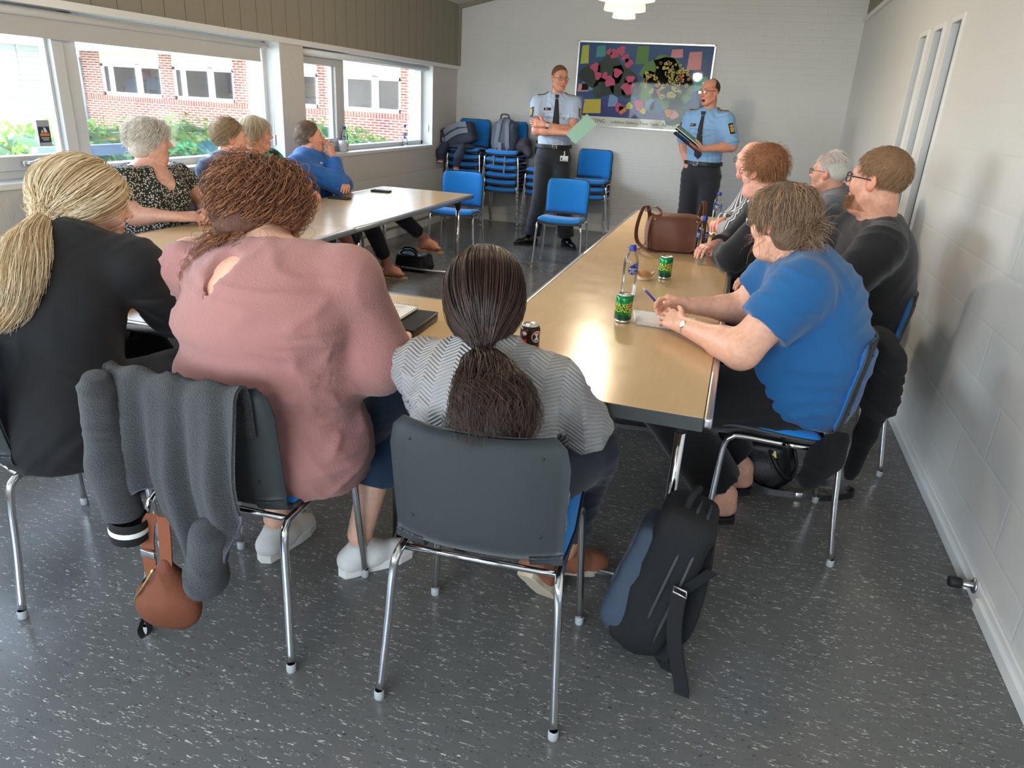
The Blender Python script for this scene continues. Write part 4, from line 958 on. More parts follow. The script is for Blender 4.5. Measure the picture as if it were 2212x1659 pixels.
    def trouser(s, upto=1.0, extra=(.0, .0, .0), sides='LR'):
        up = nrm(s.waist - s.pel); P = [dict(s.tor[0], k=.06), dict(s.tor[1], cut=[(up, s.pel + up * .115)])]
        for q in sides:
            hip, kn, an, T, r = s.legs[q]; e = kn + (an - kn) * upto; n = nrm(an - kn)
            P += [rc(hip, kn, r[0] + extra[0], r[1] + extra[1], .05), rc(kn, e + n * .05, r[1] + extra[1], r[2] * (1 - upto * .5) + r[3] * upto * .5 + extra[2], .035, cut=[(n, e)])]
        return P
    def garment(s, name, P, m, grow=.015, cuts=(), fold=None, h=.011, it=1, seed=0, parent=None, fine=()):
        Vt, Fc = sdf_mesh(P, h, grow, [(nrm(n), V3(o)) for n, o in cuts], fine)
        if it: Vt = smooth_verts(Vt, Fc, it)
        if fold: Vt = Vt + vnormals(Vt, Fc) * folds(Vt, fold[0], fold[1], fold[2], seed)[:, None]
        return np_mesh(name, Vt, Fc, m, parent or s.t)
    def L(s, x, y, z): return V3(s.hc) + s.hB @ (V3((x, y, z)) * s.hs)
    def hair(s, cap, capmat, P, m, rad=.0006, cuts=(), h=.008, name='hair'):
        """cap: local ellipsoids (centre, radii) of the hair mass; P: strand points in world space"""
        pr = [el(s.L(*c), V3(r) * s.hs, s.hB, .03) for c, r in cap]; Vt, Fc = sdf_mesh(pr, h, 0, [(s.hB @ nrm(n), s.L(*o)) for n, o in cuts])
        s.h = np_mesh(name, Vt, Fc, capmat, s.t)
        if P is not None: strands(name + '_strands', P, m, s.h, rad)
        return s
    def glasses(s, m, w=.047, hgt=.034, y=.107, z=.001, lens=True, rad=.0016, full=True, tilt=0.0):
        fr = MB()
        for q in (-1, 1):
            loop = []
            for k in range(20):
                a = 2 * PI * k / 20; ca, sa = math.cos(a), math.sin(a); x = q * .034 + math.copysign(abs(ca) ** .55, ca) * w / 2; zz = z + math.copysign(abs(sa) ** .6, sa) * hgt / 2
                loop.append(Vector(s.L(x, y - .12 * abs(x) ** 1.2, zz)))
            fr.tube(loop, rad, 6, closed=True)
            fr.tube([Vector(s.L(q * (.034 + w / 2), y - .006, z + .007)), Vector(s.L(q * .077, .07, z + .007)), Vector(s.L(q * .083, .0, z + .004)), Vector(s.L(q * .081, -.022, z - .018))], rad * 1.1, 6)
            if lens: l = MB(); l.add(loop, [tuple(range(20))]); s_l = l
            if lens: hang(l.build('lens', M['lens']), s.t)
        fr.tube([Vector(s.L(-.012, y - .001, z + .006)), Vector(s.L(0, y + .003, z + .009)), Vector(s.L(.012, y - .001, z + .006))], rad, 6)
        return hang(fr.build('glasses', m), s.t)
    def strands_of(s, n, keep, k, length, comb, grav, seed=0, **kw):
        Lr, N = scalp_roots(n, s.hc, s.hB, s.hs, None, keep, seed); return grow(Lr, N, s.hc, s.hB, s.hs, length, k, comb, grav, seed=seed, **kw)
    def shoe(s, an, f, u, upper, sole, name='shoe', L=.27, low=.075, chunky=0.0):
        """an: ankle joint; the sole lies low beneath it"""
        B = basis(f, u); q = L / .27; g = lambda x, y, z: V3(an) + B @ (V3((x, y, z - low)) * q)
        P = [rc(g(0, -.028, .042), g(0, .05, .046), .038, .042, .03), rc(g(0, .05, .046), g(0, .15, .030), .043, .034, .03), rc(g(0, .13, .030), g(0, .178, .026), .036, .026, .02), rc(g(0, -.022, .05), g(0, .012, .092), .037, .038, .03, cut=[(B[:, 2], g(0, 0, .102))])]
        Vt, Fc = sdf_mesh(P, .007, 0, [(-B[:, 2], g(0, 0, .014))]); o = np_mesh(name, Vt, Fc, upper, s.t)
        out = [(.030, -.055), (.036, -.02), (.034, .03), (.043, .09), (.044, .135), (.030, .185), (.005, .208), (-.025, .195), (-.042, .15), (-.045, .10), (-.036, .03), (-.036, -.02), (-.028, -.055), (0, -.068)][::-1]
        so = MB(); so.prism([(x * q, y * q) for x, y in out][::-1], 0, (.022 + chunky) * q, Matrix(B.tolist()), Vector(g(0, 0, -.004))); hang(so.build('sole', sole, bevel=.003), o); return o
    def sandal(s, an, f, u, sole, strap, straps, heel=0.0, low=.09, name='sandal'):
        B = basis(f, u); g = lambda x, y, z: Vector(V3(an) + B @ V3((x, y, z - low)))
        out = [(.030, -.05), (.034, 0), (.034, .04), (.043, .10), (.042, .15), (.026, .185), (0, .195), (-.026, .18), (-.04, .14), (-.043, .10), (-.034, .03), (-.034, 0), (-.028, -.05), (0, -.06)]
        so = MB(); so.prism(out[::-1][::-1] if True else out, 0, .018, Matrix(B.tolist()), g(0, 0, -.018))
        if heel: so.prism([(x, y) for x, y in ((-.03, -.05), (.03, -.05), (.034, .01), (-.034, .01))], -heel, 0, Matrix(B.tolist()), g(0, 0, -.018))
        o = hang(so.build(name, sole, bevel=.003), s.t)
        st = MB()
        for pts, wd in straps:
            path = smooth_path([g(*p) for p in pts], 5); st.strip(path, [tuple(B[:, 1])] * len(path), wd, .004)
        hang(st.build('strap', strap), o); return o
M['lens'] = pane_mat()
M['dark_metal'] = mat('dark_metal', (.06, .05, .05, 1), .35, .6); M['gold'] = mat('gold', (.75, .55, .25, 1), .3, 1.0); M['silver'] = mat('silver', (.75, .75, .73, 1), .25, 1.0)
M['black_frame'] = mat('black_acetate', C(28, 26, 28), .3)
G_CURL, G_DEF = None, None
short_comb = lambda L: np.stack([L[:, 0] * .4, -L[:, 1] * 0 - .6 + 0 * L[:, 1], -.4 + 0 * L[:, 2]], 1)
down_comb = lambda L: np.stack([L[:, 0] * 6, np.clip(L[:, 1] * 5, -.6, .3), -.7 + 0 * L[:, 2]], 1)
UP = (0, 0, 1)
def nz_seed(n): return np.random.default_rng(n)

# ---- woman in pink blouse, red curls (centre left foreground)
def woman_pink():
    p = Person('woman with red curly hair in a pink blouse, seen from behind', (-1.2, 1.6, 0), C(226, 176, 150)[:3])
    p.torso((-1.2, 1.655, .56), (-1.175, 1.615, .77), (-1.165, 1.60, .95), (-1.19, 1.66, 1.10), (1, -.12, .05), hip=(.245, .18), wst=(.245, .185), cst=(.235, .160), bust=1, k=.10)
    p.arm('R', (-.945, 1.64, 1.045), (-.90, 1.70, .81), (-.95, 1.98, .765), (.072, .062, .055, .032)).arm('L', (-1.44, 1.66, 1.02), (-1.50, 1.80, .80), (-1.32, 2.02, .765), (.07, .06, .053, .032))
    p.leg('R', (-1.08, 1.66, .55), (-1.00, 2.04, .57), (-1.03, 1.82, .13), (.115, .085, .062, .042)).leg('L', (-1.32, 1.66, .55), (-1.33, 2.06, .56), (-1.34, 1.80, .13), (.115, .085, .062, .042))
    p.head((-1.245, 1.735, 1.200), (.66, .74, -.12), UP, .98, fat=.008, neck_r=.062)
    p.hand('R', (-.5, .85, 0), (0, 0, -1)).hand('L', (.5, .85, 0), (0, 0, -1)); p.body()
    pink = cloth('pink_crepe', C(160, 111, 106), .9, bscale=160, bump=.3, scale=12)
    P = list(p.tor)
    P += [rc(p.neckb - p.up * .035, p.arms[q][0], .056, .066, .06) for q in 'RL']
    for q in 'RL':
        sh, e, w_, T, r = p.arms[q]; n = nrm(w_ - e)
        P += [el(sh + (e - sh) * .1 + V3((0, 0, .012)), (.072, .072, .075), None, .025), rc(sh, e + (w_ - e) * .10, .070, .084, .018), rc(e, e + (w_ - e) * .45, .084, .048, .04, cut=[(n, e + (w_ - e) * .36)])]
    ax = nrm(p.neckb - p.chest); bk = -p.fwd
    P += [el(p.waist + bk * .075 + V3((0, 0, .125)), (.215, .115, .075), None, .022), el(p.waist + bk * .075 + V3((.0, 0, -.01)), (.222, .125, .078), None, .022), el(p.pel + bk * .03 + V3((.03, 0, .02)), (.235, .15, .15), None, .08)]
    P += [rc(p.pel + V3((.05, .0, .0)), p.pel + V3((.12, -.04, -.03)), .18, .16, .07)]
    kh = onto(P, V3((-1.225, 1.2, 1.05)), (0, 1, .0), .016)[0]
    P += [sub(rc(kh + V3((.012, .035, .06)), kh + V3((-.004, -.004, -.055)), .040, .014), .006)]
    o = p.garment('blouse', P, pink, .016, [((0, 0, -1), (0, 0, .445)), (ax * .9 + V3((0, 0, .1)), p.neckb + ax * .012)], (0.0105, 60, [((.3, .2, 1), 1), ((1, .1, .35), .45)]), h=.010, seed=3, fine=[])
    for q in 'RL':
        sh, e, w_, T, r = p.arms[q]; c0 = e + (w_ - e) * .36; n = nrm(w_ - e); B = basis(n, UP); c_ = MB(); ring = [Vector(c0 + B[:, 0] * math.cos(a) * .055 + B[:, 2] * math.sin(a) * .055) for a in np.linspace(0, 2 * PI, 25)[:-1]]
        c_.tube(ring, [.009 + .003 * (i % 2) for i in range(24)], 8, closed=True); hang(c_.build('cuff', pink), p.t)
    jeans = cloth('blue_denim', C(36, 58, 84), .85, bscale=500, scale=25, var=.18)
    p.garment('jeans', p.trouser(.66), jeans, .014, (), (0.01, 76, [((0, .3, 1), 1)]), seed=5)
    white = mat('white_mesh_trainer', C(226, 224, 220), .7, bump=.4, bscale=400); rub = mat('white_rubber', C(226, 222, 216), .6)
    for q, f in (('R', (.62, .78, 0)), ('L', (.1, 1, 0))):
        a = p.legs[q][2]; o = p.shoe((a[0] + (.0 if q == 'R' else -.0), a[1] - .02, .083), f, UP, white, rub, 'trainer', .275, .078, .01)
        B = basis(f, UP); lc = MB()
        for k in range(5): y = .055 + k * .019; z = .011 - k * .0085; lc.tube([Vector(V3((a[0], a[1] - .02, .083)) + B @ V3((-.026, y, z - .008))), Vector(V3((a[0], a[1] - .02, .083)) + B @ V3((0, y, z + .006))), Vector(V3((a[0], a[1] - .02, .083)) + B @ V3((.026, y, z - .008)))], .0025, 6)
        hang(lc.build('laces', rub), o)
    p.glasses(M['black_frame'], rad=.0022)
    hm = hair_mat('red_hair', C(74, 42, 28), C(168, 112, 76), .42)
    cap = mat('red_hair_mass', C(86, 52, 36), .7, var=.4, scale=40, bump=1.0, bscale=45)
    keep = hairline(.05, .0, -.085, -.06)
    def comb(L): return np.stack([(L[:, 0] + .01) * 3.2, np.where(L[:, 1] > .03, -.2, L[:, 1] * 5), -.55 + 0 * L[:, 2]], 1)
    PO = push_out(P, .020)
    S = p.strands_of(6000, keep, 22, .235, comb, .38, 1, curl=.010, curlf=110, lift=.35, lay=.045, wob=.35, clump=5, stick=.62, push=PO)
    S2 = p.strands_of(500, keep, 22, .22, comb, .3, 2, curl=.013, curlf=95, lift=.6, lay=.05, wob=.6, stick=.6, push=PO)
    p.hair([((-.005, -.03, .034), (.098, .110, .098)), ((-.03, -.05, -.035), (.095, .090, .08)), ((.01, -.055, -.05), (.095, .083, .07)), ((-.0, -.04, -.075), (.08, .065, .05))], cap, np.concatenate([S, S2]), hm, .0008, cuts=[((.0, 1, -.22), (0, .055, 0)), ((.9, .42, 0), (.078, .02, -.05))])
    c_ = MB(); c_.rbox(p.L(.035, -.06, .125), (.028, .010, .014), .003, Matrix(p.hB.tolist())); hang(c_.build('hair_clip', M['black_plastic']), p.t)
    return p

# ---- woman with long blonde hair, dark blazer (left foreground)
def sleek(p, roots, n, tie, tail, rad, k1=12, k2=18, seed=0, wave=.012, wf=28, lay=.010, spread=.018, through=.02):
    """hair combed over the skull to the tie point, then down along the tail (world points, radius per point)"""
    g = nz_seed(seed); L, N = scalp_roots(n, p.hc, p.hB, p.hs, None, roots, seed); cc = V3((0, -.014, .036)); rr = V3((.079, .099, .089))
    T = (p.hB.T @ (V3(tie) - p.hc)) / p.hs; td = (T - cc) / rr; tr = np.linalg.norm(td); td /= tr; d0 = (L - cc) / rr; d0 = nrm2(d0)
    P = np.zeros((n, k1 + k2, 3)); om = np.arccos(np.clip(d0 @ td, -.999, .999))[:, None]; lift = g.uniform(.2, 1, (n, 1)) * lay
    off = g.normal(size=(n, 3)) * spread; off = off - np.outer(off @ td, td)
    for i in range(k1):
        t = i / (k1 - 1); t2 = t ** .9; d = (np.sin((1 - t2) * om) * d0 + np.sin(t2 * om) * td) / np.sin(om); rad_ = (1 + lift / .085 * math.sin(PI * min(t * 1.2, 1)) ** .5) * (1 - t ** 3 + t ** 3 * tr)
        P[:, i] = p.hc + (cc + d * rr * rad_ + off * t ** 2 * .35) @ (p.hB.T * p.hs)
    C_ = np.array([list(v) for v in smooth_path(tail, 8)]); C_ = C_[np.linspace(0, len(C_) - 1, k2).astype(int)]
    R_ = np.interp(np.linspace(0, 1, k2), np.linspace(0, 1, len(rad)), rad); tg = nrm2(np.gradient(C_, axis=0)); e1 = nrm2(np.cross(tg, V3((.3, 1, .1)))); e2 = np.cross(tg, e1)
    a = g.uniform(0, 2 * PI, n); q = np.sqrt(g.uniform(0, 1, n)); ln = g.uniform(.6, 1.0, n); ph = g.uniform(0, 6.28, n); fq = wf * g.uniform(.7, 1.3, n)
    a1 = np.arctan2(0 * off[:, 0] + g.normal(size=n), g.normal(size=n))
    for i in range(k2):
        t = i / (k2 - 1) * ln; j = t * (k2 - 1); j0 = np.minimum(j.astype(int), k2 - 2); fr = (j - j0)[:, None]
        c_ = C_[j0] * (1 - fr) + C_[j0 + 1] * fr; r_ = (R_[j0] * (1 - fr[:, 0]) + R_[j0 + 1] * fr[:, 0]) * q; s_ = t
        P[:, k1 + i] = c_ + e1[j0] * (r_ * np.cos(a1) + wave * np.minimum(1, s_ * 3) * np.sin(ph + fq * s_ * .35))[:, None] + e2[j0] * (r_ * np.sin(a1) + wave * np.minimum(1, s_ * 3) * np.cos(ph * 1.7 + fq * s_ * .35))[:, None]
    return P
def woman_blonde():
    p = Person('woman with long blonde hair in a dark blazer, leaning on the table', (-1.95, 1.55, 0), C(226, 178, 156)[:3])
    p.torso((-1.93, 1.57, .56), (-1.93, 1.57, .74), (-1.92, 1.62, .89), (-1.875, 1.70, 1.03), (1, .12, .16), hip=(.20, .16), wst=(.185, .145), cst=(.185, .135), k=.09)
    p.arm('R', (-1.735, 1.74, .965), (-1.80, 1.93, .775), (-2.03, 2.13, .765), (.064, .056, .048, .03)).arm('L', (-2.13, 1.68, .88), (-2.26, 1.86, .74), (-2.17, 2.13, .765), (.062, .054, .046, .03))
    p.leg('R', (-1.83, 1.66, .54), (-1.76, 2.06, .54), (-1.80, 2.02, .12), (.10, .07, .06, .04)).leg('L', (-2.05, 1.66, .54), (-2.05, 2.06, .54), (-2.05, 2.02, .12), (.10, .07, .06, .04))
    p.head((-1.930, 1.80, 1.135), (.62, .76, -.16), (.28, .08, .95), .97)
    p.hand('R', (-.8, .6, 0), (0, 0, -1)).hand('L', (.5, .85, 0), (0, 0, -1)); p.body()
    blz = cloth('dark_blazer', C(12, 12, 16), .8, bscale=420, sheen=.1)
    P = p.tor + p.neckpiece(.03, .066) + p.sleeve('R', 1.75, .008) + p.sleeve('L', 1.75, .008) + [el(p.pel + V3((0, -.02, -.02)), (.21, .17, .15), None, .07), rc(p.pel + V3((.05, -.04, .02)), p.pel + V3((.1, -.07, -.06)), .16, .17, .06)]
    p.garment('blazer', P, blz, .018, [((0, 0, -1), (0, 0, .425))], (0.01125, 49.4, [((.5, .3, 1), 1), ((1, 0, -.4), .5)]), seed=8)
    cl = MB(); nb = p.neckb; B = basis(p.fwd, p.up); cl.tube([Vector(nb + B @ V3((.075 * math.cos(a), .07 * math.sin(a), .01 + .015 * math.sin(a)))) for a in np.linspace(PI * .85, PI * 2.15, 16)], .016, 8); hang(cl.build('collar', blz), p.t)
    p.garment('trousers', p.trouser(.9), cloth('dark_trousers', C(38, 38, 46)), .012, (), (0.0075, 57, [((0, 0, 1), 1)]))
    blk = mat('black_shoe_leather', C(26, 26, 28), .4)
    for q in 'RL': a = p.legs[q][2]; p.shoe((a[0], a[1], .078), (0, 1, 0), UP, blk, M['rubber'])
    hm = hair_mat('blonde_hair', C(186, 148, 92), C(246, 234, 206), .36, .2); cap = mat('blonde_hair_mass', C(196, 160, 104), .55, var=.25, scale=30, bump=.8, bscale=60, stretch=(1, 1, .2))
    tie = (-1.950, 1.64, 1.096)
    tail = [tie, (-1.900, 1.53, 1.035), (-1.885, 1.46, .965), (-1.91, 1.43, .895), (-1.94, 1.42, .835)]
    S = sleek(p, hairline(.05, .035, -.075, -.035), 4600, tie, tail, [.030, .058, .075, .070, .045], seed=4, wave=.014, wf=16, lay=.034, spread=.05)
    p.hair([((0, -.022, .040), (.096, .112, .105)), ((-.02, -.045, -.02), (.092, .082, .075)), ((-.06, -.075, -.03), (.06, .06, .06))], cap, S, hm, .0008, cuts=[((.5, 1, -.35), (.0, .068, 0))])
    pr = [rc(tail[i], tail[i + 1], (.034, .052, .062, .058)[i], (.052, .062, .058, .03)[i], .03) for i in range(4)]; Vt, Fc = sdf_mesh(pr, .009); np_mesh('hair_length', Vt, Fc, cap, p.t)
    return p

# ---- girl with dark ponytail, pale grey sweater (centre foreground)
def herringbone(name, col):
    m = mat(name, col, .9, var=.05, scale=30, sheen=.3); n, l = nodes_of(m); b = n['Principled BSDF']; base = b.inputs['Base Color'].links[0].from_socket
    tc = n.new('ShaderNodeTexCoord'); sp = n.new('ShaderNodeSeparateXYZ'); l.new(tc.outputs['Object'], sp.inputs[0])
    def M_(op, a, b_=None, v=None):
        q = n.new('ShaderNodeMath'); q.operation = op; l.new(a, q.inputs[0])
        if b_ is not None: l.new(b_, q.inputs[1])
        if v is not None: q.inputs[1].default_value = v
        return q.outputs[0]
    zig = M_('PINGPONG', sp.outputs['X'], v=.042); zz = M_('MULTIPLY', zig, v=.62); y = M_('ADD', sp.outputs['Z'], zz); y2 = M_('ADD', y, M_('MULTIPLY', sp.outputs['Y'], v=.55)); s_ = M_('SINE', M_('MULTIPLY', y2, v=2 * PI / .0115))
    bp = n.new('ShaderNodeBump'); bp.inputs['Strength'].default_value = 1.0; bp.inputs['Distance'].default_value = .0035; l.new(s_, bp.inputs['Height']); l.new(bp.outputs[0], b.inputs['Normal'])
    mr = n.new('ShaderNodeMapRange'); mr.inputs[1].default_value = -1; mr.inputs[3].default_value = .78; mr.inputs[4].default_value = 1.05; l.new(s_, mr.inputs[0]); mx = n.new('ShaderNodeMix'); mx.data_type = 'RGBA'; mx.blend_type = 'MULTIPLY'; mx.inputs[0].default_value = 1; l.new(base, mx.inputs[6]); l.new(mr.outputs[0], mx.inputs[7]); l.new(mx.outputs[2], b.inputs['Base Color']); return m
def girl_grey():
    p = Person('girl with a dark ponytail in a pale grey knitted sweater, seen from behind', (-.52, 1.6, 0), C(196, 142, 112)[:3])
    p.torso((-.52, 1.60, .55), (-.525, 1.575, .68), (-.535, 1.58, .79), (-.555, 1.655, .885), (1, .04, -.04), hip=(.17, .13), wst=(.155, .115), cst=(.165, .110), k=.08)
    p.arm('R', (-.375, 1.655, .830), (-.315, 1.82, .665), (-.46, 2.02, .765), (.056, .048, .042, .026)).arm('L', (-.735, 1.66, .820), (-.78, 1.82, .67), (-.64, 2.03, .765), (.056, .048, .042, .026))
    p.leg('R', (-.42, 1.68, .53), (-.315, 1.99, .50), (-.36, 1.95, .16), (.095, .072, .056, .04)).leg('L', (-.62, 1.68, .53), (-.60, 2.02, .50), (-.42, 1.88, .15), (.095, .072, .056, .04))
    p.head((-.592, 1.725, 1.020), (-.04, .95, -.30), (0, .3, .95), 1.0, neck_r=.048)
    p.hand('R', (-.8, .6, 0), (0, 0, -1)).hand('L', (.8, .6, 0), (0, 0, -1)); p.body()
    kn = herringbone('grey_herringbone_knit', C(172, 170, 170))
    P = p.tor + p.sleeve('R', 1.75, .010) + p.sleeve('L', 1.75, .010) + [el(p.pel + V3((0, 0, -.02)), (.19, .15, .13), None, .07)]
    P += [rc(p.pel + V3((.12, -.02, .0)), p.pel + V3((.21, -.03, -.13)), .06, .025, .05), rc(p.neckb + V3((0, -.005, -.01)), p.neckb + V3((-.008, .022, .032)), .070, .062, .03, cut=[((-.1, .3, .95), p.neckb + V3((-.008, .02, .040)))])]
    p.garment('sweater', P, kn, .016, [((0, 0, -1), (0, 0, .40))], (0.00875, 57, [((.4, .2, 1), 1), ((1, .2, 0), .5)]), seed=12, h=.009)
    p.garment('jeans', p.trouser(.85), cloth('dark_denim', C(22, 30, 48), bscale=500), .013, (), (0.00875, 76, [((0, .3, 1), 1)]), seed=6)
    tan = mat('tan_suede_sneaker', C(150, 92, 66), .8); sl = mat('cream_rubber_sole', C(206, 190, 164), .7, bump=.5, bscale=120)
    o = p.shoe((-.425, 1.86, .155), (.28, .62, -.78), (.12, .76, .64), tan, sl, 'sneaker', .25, .07, .012)
    p.shoe((-.365, 1.98, .12), (.75, .62, -.22), (.3, -.1, .95), tan, sl, 'sneaker', .25, .07, .012)
    hm = hair_mat('dark_hair', C(30, 22, 21), C(80, 56, 47), .34); cap = mat('dark_hair_mass', C(24, 17, 17), .45, var=.4, scale=40, bump=.8, bscale=60)
    tie = (-.530, 1.555, .930); tail = [tie, (-.502, 1.49, .908), (-.465, 1.43, .868), (-.437, 1.385, .832), (-.412, 1.340, .800)]
    S = sleek(p, hairline(.05, .02, -.085, -.055), 5200, tie, tail, [.016, .055, .085, .095, .07], seed=9, wave=.016, wf=26, lay=.016, spread=.02)
    g = nz_seed(21); fly = p.strands_of(260, hairline(.05, .02, -.085, -.055), 14, .10, lambda L: np.stack([L[:, 0] * 9, -.3 + 0 * L[:, 1], -.5 + 0 * L[:, 2]], 1), .10, 5, curl=.006, curlf=60, lift=.9, lay=.02, wob=.5)
    p.hair([((0, -.018, .034), (.093, .110, .103)), ((0, -.035, -.03), (.086, .080, .080)), ((0, -.06, -.055), (.06, .06, .06))], cap, S, hm, .0008, cuts=[((0, 1, -.25), (0, .062, 0))])
    strands('hair_strands', fly.repeat(1, 0), hm, p.h, .00035)
    pr = [rc(tail[i], tail[i + 1], (.016, .030, .046, .050)[i], (.030, .046, .050, .03)[i], .03) for i in range(3)]; Vt, Fc = sdf_mesh(pr, .008); np_mesh('ponytail', Vt, Fc, cap, p.t)
    tb = MB(); tb.tube([Vector(V3(tie) + V3((.017 * math.cos(a), -.004 + .010 * math.sin(a), .016 * math.sin(a)))) for a in np.linspace(0, 2 * PI, 17)[:-1]], .005, 8, closed=True); hang(tb.build('hair_tie', M['rubber']), p.t)
    return p

# ---- woman in the blue t-shirt (right foreground)
def woman_blue():
    p = Person('woman with short brown hair in a bright blue t-shirt, holding a pen', (.27, 2.68, 0), C(228, 172, 146)[:3])
    p.torso((.30, 2.68, .56), (.33, 2.67, .74), (.30, 2.66, .90), (.245, 2.665, 1.035), (0, 1, .02), hip=(.20, .175), wst=(.20, .19), cst=(.20, .155), bust=1, k=.10)
    p.arm('L', (.235, 2.455, .985), (.085, 2.385, .775), (-.125, 2.605, .772), (.072, .062, .054, .031)).arm('R', (.205, 2.87, .985), (.075, 2.90, .785), (-.130, 2.792, .800), (.070, .060, .050, .030))
    p.leg('L', (.22, 2.58, .55), (-.155, 2.55, .50), (.125, 2.605, .12), (.115, .082, .066, .042)).leg('R', (.22, 2.80, .55), (-.14, 2.83, .47), (.185, 2.87, .12), (.115, .082, .066, .042))
    p.head((.150, 2.690, 1.165), (-.80, .58, -.12), (-.08, 0, 1), .97, fat=.006, neck_r=.06)
    p.hand('L', (-.70, .70, .06), (.45, .60, -.62), .90, .0032, curl=(.30, .42, .3), spread=.10, thumb=(.55, .75, .1))
    p.hand('R', (-.93, -.20, .10), (.1, -.75, -.6), .90, .0032, curls=[(.55, .55, .25), (.75, .7, .4), (.95, .8, .5), (1.05, .9, .5)], thumb=(.35, .85, .40), tcurl=.12)
    p.foot((.125, 2.605, .118), (-.62, -.30, -.10), UP).foot((.185, 2.87, .118), (-.62, -.2, -.1), UP); p.body()
    sh = cloth('bright_blue_jersey', C(22, 88, 142), .85, bscale=500, bump=.12, scale=9)
    ax = nrm(p.neckb - p.chest)
    P = p.tor + p.neckpiece(.012) + p.sleeve('L', .62, .022) + p.sleeve('R', .62, .02) + [el(p.pel + V3((-.0, 0, .03)), (.195, .226, .15), None, .08), el(p.waist + V3((.005, 0, -.01)), (.170, .215, .085), None, .06)]
    p.garment('t_shirt', P, sh, .015, [((-.30, 0, -.95), (.3, 2.68, .515))], (0.0085, 52, [((-.35, .1, 1), 1), ((.8, .2, .9), .6)]), seed=17, h=.010)
    blk = cloth('black_trousers', C(9, 10, 13), .9)
    p.garment('trousers', p.trouser(.88, (.01, .01, .03)), blk, .014, (), (0.00875, 57, [((.5, .3, 1), 1)]), seed=2)
    bs = mat('black_sandal_leather', C(26, 26, 28), .5)
    for a in ((.125, 2.605, .118), (.185, 2.87, .118)):
        p.sandal(a, (-.62, -.26, 0), UP, bs, bs, [([(-.042, .10, .0), (-.02, .105, .045), (.02, .105, .048), (.043, .10, .0)], .035), ([(-.036, .05, .0), (-.02, .05, .07), (.02, .05, .072), (.036, .05, .0)], .022), ([(-.03, .03, .06), (-.025, -.03, .07), (0, -.052, .07), (.025, -.03, .07), (.03, .03, .06)], .012)], .012)
    hm = hair_mat('brown_hair', C(98, 74, 56), C(170, 138, 108), .45); cap = mat('brown_hair_mass', C(104, 82, 64), .6, var=.35, scale=40, bump=1, bscale=50)
    S = p.strands_of(4600, hairline(.05, .0, -.10, -.055), 17, .155, lambda L: np.stack([L[:, 0] * 8, np.clip((L[:, 1] + .01) * 8, -.7, .5), -.5 + 0 * L[:, 2]], 1), .3, 7, curl=.005, curlf=60, lift=.25, lay=.028, wob=.2, clump=5, stick=.7, push=push_out(P, .018))
    p.hair([((0, -.02, .036), (.090, .108, .100)), ((0, -.04, -.035), (.083, .078, .066)), ((0, -.05, -.07), (.066, .052, .040))], cap, S, hm, .0008, cuts=[((0, 1, -.2), (0, .06, 0)), ((0, .8, -.6), (0, .035, -.055))])
    p.glasses(M['silver'], rad=.0013)
    # wrist watch
    a = p.arms['L']; c_ = a[2] + nrm(a[1] - a[2]) * .035; B = basis(nrm(a[2] - a[1]), UP); wt = MB()
    loop = [Vector(c_ + B[:, 0] * .034 * math.cos(q) + B[:, 2] * .031 * math.sin(q)) for q in np.linspace(0, 2 * PI, 25)[:-1]]; wt.strip(loop + loop[:1], [tuple(B[:, 1])] * 25, .013, .003)
    w_ = hang(wt.build('watch', cloth('grey_watch_strap', C(160, 148, 136))), p.t); out = nrm(V3((-.45, -.75, .45))); out = nrm(out - B[:, 1] * (out @ B[:, 1])); Rw = Matrix(basis(B[:, 1], out).tolist())
    d_ = MB(); d_.lathe([(0, 0), (.0135, 0), (.0145, .002), (.0140, .006), (.0125, .007)], c_ + out * .031, 24, Rw); hang(d_.build('watch_case', M['gold']), w_)
    d_ = MB(); d_.lathe([(.0125, .0066), (0, .0068)], c_ + out * .031, 24, Rw).box(Vector(c_ + out * .0383) + Rw @ Vector((.002, .003, 0)), (.0008, .008, .0006), Rw); hang(d_.build('watch_dial', mat('pale_dial', C(226, 222, 216), .3)), w_)
    return p

